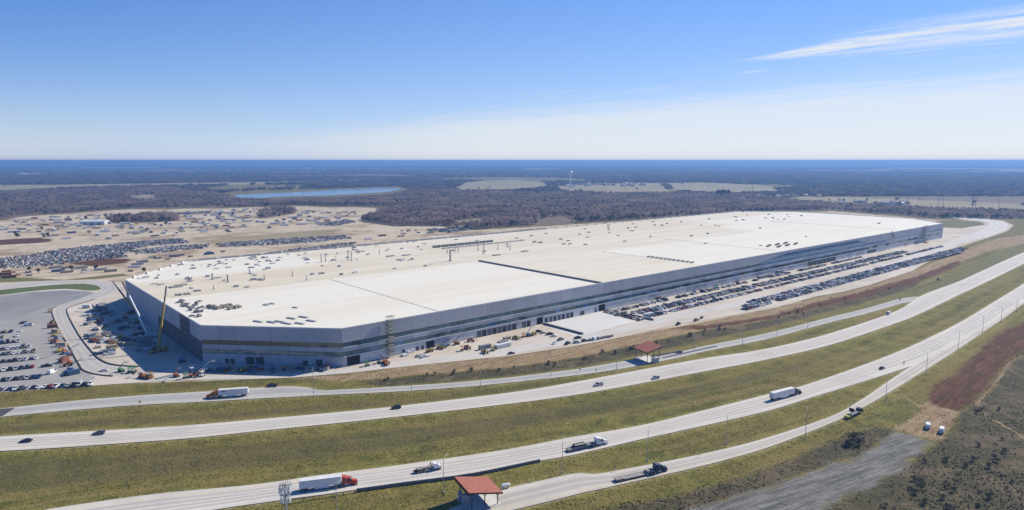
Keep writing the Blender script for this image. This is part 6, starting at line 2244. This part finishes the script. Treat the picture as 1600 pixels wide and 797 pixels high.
# front yard boxes
for x, y, s, cc, kind in ((757.5, 545, (8.5, 2.5, 2.7), 'grey', 'container'), (786, 543, (12.2, 2.5, 2.7), 'white', 'container'), (778, 544.5, (6, 2.4, 2), 'grey', 'dumpster'), (792, 530, (6.0, 2.4, 1.6), 'tan', 'dumpster'), (741, 528, (6, 2.4, 1.9), 'grey', 'dumpster'), (786, 534, (8, 3, .8), 'grey', 'pallet'),
                          (640, 551, (5, 3.6, 1.8), 'white', 'pallet'), (632, 556, (4, 3, 1.6), 'white', 'pallet'), (655, 557, (5, 2.5, 1.2), 'grey', 'pallet'), (664, 558, (6, 2.4, 1.6), 'white', 'pallet'), (972, 492, (9, 2.6, 2.7), 'tan', 'container'), (982, 494, (6, 2.6, 2.0), 'rust', 'dumpster'),
                          (1013, 494, (9, 2.5, 2.6), 'white', 'container'), (1002, 500, (5, 2.4, 1.6), 'grey', 'dumpster'), (1195, 434, (26, 3.0, 3.2), 'grey', 'container'), (1218, 427, (10, 3.0, 3.2), 'grey', 'container'), (939, 529.5, (6, 1.6, 1.4), 'grey', 'dumpster'), (946, 528, (6, 1.6, 1.4), 'grey', 'dumpster'), (954, 526.5, (5, 1.6, 1.4), 'grey', 'dumpster')):
    nm = {'container': 'shipping_container', 'dumpster': 'dumpster', 'pallet': 'material_stack'}[kind]
    boxy(nm, G(x, y), 0.0, s, BRZ + rm.uniform(-.08, .08), m_cont[cc], '%s %s standing on the open front yard before the long wall' % (cc, nm.replace('_', ' ')), nm.split('_')[-1], nm.replace('_', ' ') + 's on the front yard', kind)
# orange water barriers beside the white slab
mbb = MB(); mbb.extr([(-.9, 0), (.9, 0), (.75, .9), (-.75, .9)], -.3, .3); mcol = [mat('plastic_orange', (.6, .2, .05), .6), mat('plastic_yellow', (.5, .38, .12), .6)]
me_bar = [mbb.mesh('plastic_barrier', c_) for c_ in mcol]
for k in range(12):
    p = B(wall_u(930) + 6 - k * .2, -5 - k * 3.3)
    o = mesh_obj('plastic_barrier', me_bar[k % 2]); o.location = (p.x, p.y, 0.005); o.rotation_euler = (0, 0, BRZ + 1.4)
    tag(o, '%s plastic barrier in the row beside the white slab' % ('orange', 'yellow')[k % 2], 'barrier', 'plastic barriers beside the white slab')
# stored goods beside the west face and at the yard edge
for k in range(95):
    x, y = rb_.uniform(138, 240), rb_.uniform(476, 556)
    q = G(x, y); u_, v_ = to_uv(q)
    if u_ > -68:
        continue
    # keep off the loop road
    if sdist(np.array([[q.x, q.y]]), np.vstack([road['loop'][1], road['loop'][2][::-1]]))[0] > -4:
        continue
    cc = rb_.choice(['white', 'grey', 'blue', 'tan', 'grey', 'rust'])
    boxy('material_stack', q, 0.0, (rb_.choice((4.0, 6.0, 9.0)), rb_.choice((2.4, 3.6)), rb_.choice((1.2, 2.0))), rb_.uniform(0, 3), m_cont[cc], '%s stack of goods on the ground beside the west face' % cc, 'material stack', 'stacks beside the west face', 'pallet')
for k in range(26):
    x = rb_.uniform(300, 520); q = G(x, rb_.uniform(577, 582))
    cc = rb_.choice(['grey', 'blue', 'grey', 'rust'])
    boxy('material_stack', q, 0.0, (rb_.choice((4.0, 6.0)), 2.4, rb_.choice((1.2, 2.0))), rb_.uniform(0, 3), m_cont[cc], '%s stack of goods in the shadow of the angled end wall' % cc, 'material stack', 'stacks in the end wall shadow', 'pallet')
for x, y, cc in ((163, 486, 'blue'), (136, 481, 'white'), (190, 515, 'blue'), (200, 540, 'tan'), (175, 545, 'tan'), (82, 512, 'rust'), (88, 520, 'tan'), (92, 529, 'grey'), (96, 541, 'tan'), (100, 565, 'rust'), (115, 585, 'blue')):
    boxy('shipping_container', G(x, y), .02, (6.1, 2.5, 2.6), rb_.uniform(0, 3), m_cont[cc], '%s short container on the ground near the loop road' % cc, 'container', 'short containers near the loop road')
p0 = G(245, 593); p1 = G(276, 586)
e = empty('pipe_bundle', (p0.x, p0.y, 0), math.atan2((p1 - p0).y, (p1 - p0).x)); tag(e, 'bundle of long grey pipes lying at the yard edge', 'pipes')
for k in range(5):
    mb = MB(); mb.tube((0, k * .5, .26), ((p1 - p0).length, k * .5, .26), .24, None, 8); mb.build('pipe', m_steel, e)

# ------------------------------------------------------------------ things on the roof
RZ = ROOF + 0.55
def roofp(px, py):
    p = G(px, py, ROOF)
    return p


m_unit = mat('roof_unit_grey', (.33, .35, .37), .6)
m_insul = mat('insulation_pack', (.45, .42, .36), .8)
m_duct = mat('duct_metal', (.38, .40, .42), .4, metal=.5)


def roof_box(px, py, s, rz, m, nm, label, cat, grp, kind='pallet'):
    p = roofp(px, py)
    boxy(nm, (p.x, p.y), ROOF + .02, s, rz, m, label, cat, grp, kind)


rr2 = random.Random(31)
# packs near the west corner
for k in range(26):
    x, y = rr2.uniform(278, 318), rr2.uniform(470, 496)
    if (y - 437) > 0.72 * (x - 210) - 4:
        continue
    roof_box(x, y, (rr2.choice((2.4, 3.6)), 2.4, rr2.choice((1.2, 1.8))), rr2.uniform(0, 3), mat('pack_grey', (.22, .22, .215), .8), 'roof_pallet', 'grey pallet of roofing in the heap near the roof west edge', 'pallet', 'pallets near the roof west edge')
for x, y, w_ in ((326, 481, 3), (334, 482, 4), (342, 483, 3.6), (350, 481, 5), (357, 480, 4.8), (362, 483, 5), (368, 482, 3.6), (374, 481, 2.4)):
    roof_box(x, y, (w_, 2.8, 2.4), rr2.uniform(0, 3), mat('pack_tan', (.30, .27, .215), .85), 'roof_pallet', 'tan pallet of roofing in the row set back from the angled edge', 'pallet', 'pallets set back from the angled edge')
for x, y in ((403, 503), (424, 504), (436, 503), (448, 506), (455, 498), (468, 506), (474, 496), (486, 502), (461, 481), (418, 476), (425, 475), (415, 477)):
    w_ = 7.5 if y > 485 else 4.5
    roof_box(x, y, (w_, 1.6, .9), BRZ + R(90) + .35, m_unit, 'roof_pallet', 'long grey bundle lying near the angled roof edge', 'bundle', 'long bundles near the angled roof edge')
# white panels and units along the rear-west part
for k in range(125):
    u_ = rr2.uniform(-45, 330) if k < 70 else rr2.uniform(-50, 110); v_ = rr2.choice((rr2.uniform(255, 338), rr2.uniform(285, 338), rr2.uniform(168, 250)))
    if v_ > 262 + (u_ + 60) * 1.1:
        continue
    p = B(u_, v_)
    cc = rr2.choice([m_unit, m_cont['white'], m_insul, m_unit])
    nmc = {'roof_unit_grey': 'grey', 'container_white': 'white', 'insulation_pack': 'tan'}[cc.name]
    boxy('roof_pallet', p, ROOF + .05, (rr2.choice((2.0, 3.5, 5.0)), rr2.choice((1.4, 2.4)), rr2.choice((.8, 1.3, 1.8))), BRZ + rr2.choice((0, 1.57)) + rr2.uniform(-.2, .2), cc, '%s %s pallet of roofing on the %s roof' % (('low', 'tall')[rr2.random() < .5], nmc, 'white rear corner of the' if v_ > 246 and u_ < 110 else 'tan strip of the' if v_ < 250 else 'cream rear strip of the'), 'pallet', 'pallets on the rear half of the roof', 'pallet')
for k in range(60):
    u_ = rr2.uniform(330, 1000); v_ = rr2.choice((rr2.uniform(200, 335), rr2.uniform(120, 330), rr2.uniform(30, 330)))
    p = B(u_, v_)
    lg = rr2.random() < .5; gr = rr2.random() < .6
    where = 'beyond the pale rear strip' if v_ > 240 else 'in the middle strip' if v_ > 130 else 'on the white front strip'
    boxy('roof_pallet', p, ROOF + .05, (4.5 if lg else 2.5, rr2.choice((2.0, 2.8)), rr2.choice((1.2, 1.8))), BRZ + rr2.uniform(-.3, .3), m_unit if gr else mat('pack_tan', (.30, .27, .215), .85), '%s %s pallet of roofing %s of the far roof half' % ('long' if lg else 'small', 'grey' if gr else 'tan', where), 'pallet', 'pallets over the far half of the roof', 'pallet')
for k in range(11):       # line of packs along the third joint
    p = B(376, 18 + k * 5.2)
    boxy('roof_pallet', p, ROOF + .05, (4.0, 2.4, 1.3), BRZ + .1, mat('pack_grey', (.22, .22, .215), .8), 'grey pallet of roofing in the line along a roof joint', 'pallet', 'pallets in the line along a roof joint', 'pallet')
for i in range(2):
    for k in range(9):    # rows of curbs near the long edge
        p = B(548 + k * 6.5 - i * 3, 22 + i * 11 + (k % 3) * 2)
        boxy('roof_pallet', p, ROOF + .05, (2.6, 2.6, 1.3), BRZ, mat('pack_dark', (.13, .12, .11), .85), 'dark curb box in the cluster near the long roof edge', 'curb box', 'curb boxes near the long roof edge', 'pallet')
# flat grey skylight covers
for x, y in ((610, 400.5), (635, 399), (626, 406), (776, 399), (820, 393), (283, 446), (275, 449)):
    p = roofp(x, y)
    boxy('roof_hatch', p, ROOF + .05, (9.0, 4.0, .7), BRZ + .1, m_unit, 'flat grey hatch cover lying on the rear roof', 'hatch', 'flat hatch covers on the rear roof', 'dumpster')
# vent stacks
mbs = MB(); mbs.tube((0, 0, 0), (0, 0, 1), .5, None, 8); me_st = mbs.mesh('stack_pipe', m_steel)
mbs = MB(); mbs.box((0, 0, .2), (2.2, 2.2, .4)); me_cu = mbs.mesh('stack_curb', m_unit)
mbs = MB(); mbs.tube((0, 0, 0), (0, 0, .5), .7, .5, 8); me_cp = mbs.mesh('stack_cap', m_duct)
for x, y, h, r in ((703.5, 408, 11, 1.5), (502, 410, 8, .8), (508.5, 409, 8, .8), (544, 406.5, 9, .8), (549.5, 407.5, 9, .8), (332, 437, 5, 1.2), (356, 441, 6, 1.2), (296, 440, 4, 1.5), (593, 397, 5, .6), (699, 396, 4, .7), (711, 394, 5, .7), (716, 394, 5, .7), (747, 391, 6, .8), (756, 391, 8, .8), (778, 390, 6, .6), (797, 391, 6, .7), (457, 432, 4, .7), (413, 437, 4, .7), (479, 438, 4, .6), (334, 452, 3, .6), (390, 427, 3, 1.0)):
    p = roofp(x, y)
    e = empty('vent_stack', (p.x, p.y, ROOF), BRZ)
    tag(e, ('thick tall dark vent stack rising from the roof' if r > 1.3 and h > 8 else 'slim grey vent stack rising from the rear roof'), 'vent stack', None if (r > 1.3 and h > 8) else 'slim vent stacks on the rear roof')
    o = mesh_obj('stack_pipe', me_st, e); o.scale = (r, r, h)
    mesh_obj('stack_curb', me_cu, e).scale = (r, r, 1)
    o = mesh_obj('stack_cap', me_cp, e); o.location = (0, 0, h - .1); o.scale = (r, r, 1)
# screen wall on the roof
e = empty('roof_screen', B(247, 272, ROOF), BRZ); tag(e, 'long dark screen wall with pale posts on the rear roof', 'screen wall')
for k in range(8):
    mb = MB(); mb.bx(k * 11, k * 11 + 10.8, -.2, .2, 0, 2.8); mb.build('screen_panel', mat('screen_dark', (.17, .18, .19), .7), e)
    mb = MB(); mb.bx(k * 11 - .5, k * 11 + .3, -.6, -.22, 0, 3.4); mb.build('screen_post', m_cont['white'], e)
e = empty('duct_run', B(250, 258, ROOF), BRZ); tag(e, 'low pale duct run in front of the roof screen wall', 'duct')
mb = MB(); mb.bx(0, 120, -.6, .6, .5, 1.4); mb.build('duct', m_duct, e)
for k in range(13):
    mb = MB(); mb.bx(k * 9.8 + .2, k * 9.8 + .6, -.7, .7, 0, .497); mb.build('support', m_steel, e)

# ------------------------------------------------------------------ far things
# water tower
p = G(891, 293)
e = empty('water_tower', (p.x, p.y, -.5)); tag(e, 'white single-pedestal water tower rising above the far village', 'water tower')
zt = atY(891, 267.0, p.y).z
mb = MB(); mb.tube((0, 0, 0), (0, 0, zt - 9), 4.5, 3.2, 14); mb.tube((0, 0, -1), (0, 0, 6), 8, 4.5, 14); mb.build('pedestal', p_wh, e)
mb = MB()
prof = [(3.2, zt - 14), (8, zt - 11), (11.5, zt - 7), (11.5, zt - 4.5), (8, zt - 1.2), (1, zt)]
for (r0, z0_), (r1, z1_) in zip(prof[:-1], prof[1:]):
    mb.tube((0, 0, z0_), (0, 0, z1_), r0, r1, 18, caps=False)
mb.build('tank', p_wh, e)

# village houses
m_roofs = [mat('house_roof_pale', (.5, .5, .5), .7), mat('house_roof_grey', (.2, .2, .21), .8), mat('house_roof_brown', (.2, .14, .1), .8)]
m_wallh = [mat('house_wall_white', (.62, .61, .58), .8), mat('house_wall_tan', (.42, .35, .27), .8)]
hm_ = {}
for i in range(2):
    for j in range(3):
        a = MB(); a.bx(-9, 9, -6, 6, 0, 4.5)
        b_ = MB(); b_.extr([(-6.8, 4.5), (6.8, 4.5), (0, 8.0)], -9.6, 9.6)
        hm_[i, j] = (a.mesh('wall', m_wallh[i]), b_.mesh('roof', m_roofs[j]))
hs = []
for (x0, x1, y0, y1, nn, lab) in ((870, 1010, 287, 291.5, 46, 'in the far village round the water tower'), (1130, 1290, 302, 309, 34, 'among trees beyond the far end of the factory'), (1290, 1420, 316, 320.5, 16, 'along the pale field beyond the factory'), (300, 620, 264, 268.5, 30, 'in the hazy distance beyond the lake'), (30, 75, 273.5, 275, 10, 'in the hazy distance beyond the western woods'), (960, 1000, 253.3, 254.2, 4, 'on the hazy horizon')):
    for k in range(nn):
        q = G(rb_.uniform(x0, x1), rb_.uniform(y0, y1))
        big = 1.0 if y0 > 280 else 2.2 if y0 > 260 else 8.0
        i, j = rb_.randint(0, 1), rb_.randint(0, 2)
        e = empty('house', (q.x, q.y, -.4), rb_.uniform(0, 3)); e.scale = (big,) * 3
        mesh_obj('wall', hm_[i, j][0], e); o = mesh_obj('roof', hm_[i, j][1], e); o.rotation_euler = (0, 0, R(90))
        tag(e, '%s walled house with %s roof %s' % (('white', 'tan')[i], ('pale', 'grey', 'brown')[j], lab), 'house', 'houses ' + lab)

# power poles beyond the factory
mb = MB(); mb.tube((0, 0, -1), (0, 0, 30), .55, .3, 6); me_pp = mb.mesh('mast', mat('dark_pole', (.07, .065, .06), .8))
mb = MB()
for z in (23, 26, 29):
    mb.bar((-3.2, 0, z), (3.2, 0, z), .3)
me_pa = mb.mesh('cross_arm', MATS['dark_pole'])
for x, y in ((1286, 318), (1334, 322), (1404, 324), (1417, 325), (1466, 325), (1473, 326), (1524, 327), (1560, 328)):
    q = G(x, y)
    e = empty('power_pole', (q.x, q.y, -.4), .4); mesh_obj('mast', me_pp, e); mesh_obj('cross_arm', me_pa, e)
    tag(e, 'tall dark power pole standing in the pale field beyond the factory', 'power pole', 'power poles beyond the factory')

# ------------------------------------------------------------------ single trees and bushes
def tree_parts(cr, tr, mats_):
    return cr.mesh('crown', mats_), tr.mesh('trunk', m_bark)


SINGLE = []
for i in range(4):
    cr, tr = twig_tree(300 + i, rnd.uniform(9, 12), rnd.uniform(4.0, 5.5), .32, 420, (1.5, .42), .2, None, None, 7)
    SINGLE.append((*tree_parts(cr, tr, [m_tw1, m_tw2]), 'bare grey'))
for i in range(2):
    cr, tr = twig_tree(320 + i, rnd.uniform(8, 10), rnd.uniform(3.6, 4.6), .3, 520, (1.0, .8), .06, None, None, 7)
    SINGLE.append((*tree_parts(cr, tr, [m_ev1, m_ev2]), 'dark evergreen'))


def tree(px, py, k, s, lab, grp, z=-.2):
    q = G(px, py)
    e = empty('tree', (q.x, q.y, z), rb_.uniform(0, 6)); e.scale = (s,) * 3
    mesh_obj('crown', SINGLE[k][0], e); mesh_obj('trunk', SINGLE[k][1], e)
    tag(e, '%s tree %s' % (SINGLE[k][2], lab), 'tree', grp)


for k in range(34):
    x = rb_.uniform(0, 330); y = rb_.uniform(346, 378) - x * .05
    if rb_.random() < .3:
        x, y = rb_.uniform(330, 560), rb_.uniform(336, 346)
    tree(x, y, rb_.randrange(6), rb_.uniform(.5, .95), 'standing in the far construction yard', 'trees in the far construction yard')
for k in range(30):
    x0, x1, y0, y1 = rb_.choice(((0, 590, 285, 295), (725, 850, 288, 298), (1040, 1215, 287, 301), (1250, 1600, 312, 325), (880, 1040, 294, 302)))
    tree(rb_.uniform(x0, x1), rb_.uniform(y0, y1), rb_.randrange(6), rb_.uniform(.9, 1.3), 'standing in a pale far field', 'trees in the far fields')
# the tall dark clump by the far end of the building
for k in range(9):
    q = G(1121 + k * 2.2, 307)
    e = empty('tree', (q.x, q.y + rb_.uniform(-8, 8), -.2), rb_.uniform(0, 6)); e.scale = (1.2, 1.2, 2.4)
    mesh_obj('crown', SINGLE[4 + k % 2][0], e); mesh_obj('trunk', SINGLE[4 + k % 2][1], e)
    tag(e, 'tall dark evergreen tree in the clump rising above the woods', 'tree', 'tall evergreens above the woods')
for x, y in ((170, 351), (185, 350), (46, 425), (112, 422), (150, 421), (225, 425), (60, 428)):
    tree(x, y, rb_.choice((4, 5)), .6, 'on the ground behind the factory west corner', 'trees behind the west corner')


def bush(px, py, s, k, lab, grp):
    q = G(px, py); z = gz(q.x, q.y); q = G(px, py, z)
    e = empty('bush', (q.x, q.y, z), rb_.uniform(0, 6)); e.scale = (s, s, s)
    mesh_obj('foliage', BUSH[k][0], e); mesh_obj('stems', BUSH[k][1], e)
    tag(e, '%s bush %s' % (BUSH[k][2], lab), 'bush', grp)


BUSH = []
m_b1 = mat('scrub_green', (0.095, 0.10, 0.045), .9, var=.4, scale=.3); m_b2 = mat('scrub_brown', (0.115, 0.092, 0.066), .9, var=.4, scale=.3)
for i in range(4):
    cr, tr = twig_tree(500 + i, 2.2, 1.6, .06, 340, (.45, .2), .05, None, None, 7)
    BUSH.append((cr.mesh('foliage', [m_b1, m_b2] if i % 2 == 0 else [m_b2, m_b1]), tr.mesh('stems', m_bark), ('green', 'brown')[i % 2]))
bush(1336, 694, 2.2, 0, 'large and lone between exit ramp and gravel track', None)
bush(1326, 697, 1.3, 1, 'small beside the large lone green one at the gravel track', None)
for k in range(70):
    x, y = rb_.uniform(1290, 1600), rb_.uniform(640, 797)
    q = G(x, y)
    if sdist(np.array([[q.x, q.y]]), ZONES_W['brush'][1])[0] < 3:
        continue
    bush(x, y, rb_.uniform(.35, .9), rb_.randrange(4), 'in the dark scrub beside the gravel track', 'bushes in the scrub by the gravel track')
for k in range(40):
    t = rb_.random(); x = 600 + t * 830
    y0 = np.interp(x, [600, 700, 800, 900, 1000, 1100, 1200, 1300, 1400, 1440], [598, 590, 580, 568, 548, 524, 505, 480, 454, 440])
    bush(x, y0 - rb_.uniform(0, 8), rb_.uniform(.5, 1.1), rb_.randrange(4), 'in the dark weeds along the toll ramp bank', 'bushes along the toll ramp bank')

# ------------------------------------------------------------------ grass and weeds
def tufts(name, n_try, region, cond, size, mats_, label, seed):
    r = np.random.RandomState(seed)
    py_ = r.uniform(region[2], region[3], n_try) ** 1.0
    px_ = r.uniform(region[0], region[1], n_try)
    q = np.array([G(a, b)[:2] for a, b in zip(px_, py_)])
    q = q[pave_dist(q) < -1.0]
    keep = cond(q, r)
    q = q[keep]
    h = heights(q)
    n_ = len(q)
    s = size * r.uniform(.55, 1.35, n_)
    V, Fc, Mi = [], [], []
    nb_ = 5
    for b_ in range(nb_):
        a = r.uniform(0, 6.28, n_); ln = r.uniform(.25, .8, n_); w_ = .28
        dx, dy = np.cos(a), np.sin(a)
        ox, oy = r.uniform(-.4, .4, n_) * s, r.uniform(-.4, .4, n_) * s
        base = np.c_[q[:, 0] + ox, q[:, 1] + oy, h - .06]
        l_ = base + np.c_[-dy * w_ * s, dx * w_ * s, np.zeros(n_)]
        rr_ = base + np.c_[dy * w_ * s, -dx * w_ * s, np.zeros(n_)]
        tp = base + np.c_[dx * ln * s * .6, dy * ln * s * .6, s * r.uniform(.5, 1.0, n_)]
        k0 = len(V) * 0
        V.append(np.stack([l_, rr_, tp], 1).reshape(-1, 3))
        Mi.append(r.randint(0, len(mats_), n_))
    V = np.vstack(V)
    Fc = np.arange(len(V)).reshape(-1, 3)
    o = big_mesh(name, V, Fc, mats_, np.concatenate(Mi))
    tag(o, label, 'grass', kind='stuff')
    print(name, n_)
    return o


mg = [mat('grass_olive', (0.125, 0.118, 0.03), .95, var=.3, scale=.1), mat('grass_dry', (0.25, 0.21, 0.07), .95, var=.3, scale=.1), mat('grass_dark', (0.07, 0.07, 0.02), .95, var=.3, scale=.1), mat('grass_pale', (0.19, 0.17, 0.05), .95, var=.3, scale=.1)]
def in_zone(q, name):
    v = np.full(len(q), -1e9)
    for poly in ZONES_W[name]:
        v = np.maximum(v, sdist(q, poly, 9.0))
    return v


tufts('grass', 60000, (-20, 1620, 560, 805), lambda q, r: (in_zone(q, 'gravel') < -1) & (in_zone(q, 'dirt') < -1) & (in_zone(q, 'brush') < 0) & (r.rand(len(q)) < .45 + .75 * np.clip(.5 + wav(q, 9.0, .2) + .5 * wav(q, 3.0, .7), 0, 1)), .34, [mg[0], mg[1], mg[3], mg[2]], 'rough olive grass of the highway verges and median', 1)
tufts('weeds', 40000, (-20, 1620, 480, 805), lambda q, r: (in_zone(q, 'brush') > -1.5) & (in_zone(q, 'gravel') < -1) & (r.rand(len(q)) < .15 + .85 * np.clip(.4 + 1.1 * wav(q, 16.0, .9) + .6 * wav(q, 5.0, .1), 0, 1)), .55, [mg[2], m_b2, m_b1, m_b2, mg[0]], 'dark tall weeds in the ditches and scrub', 2)
tufts('dry_grass', 16000, (430, 1620, 370, 600), lambda q, r: (in_zone(q, 'straw') > 0) & (r.rand(len(q)) < .5), .45, [mg[1], mg[3], mat('grass_straw', (.32, .25, .14), .95, var=.25)], 'dry straw-coloured grass on the bank below the yard', 3)
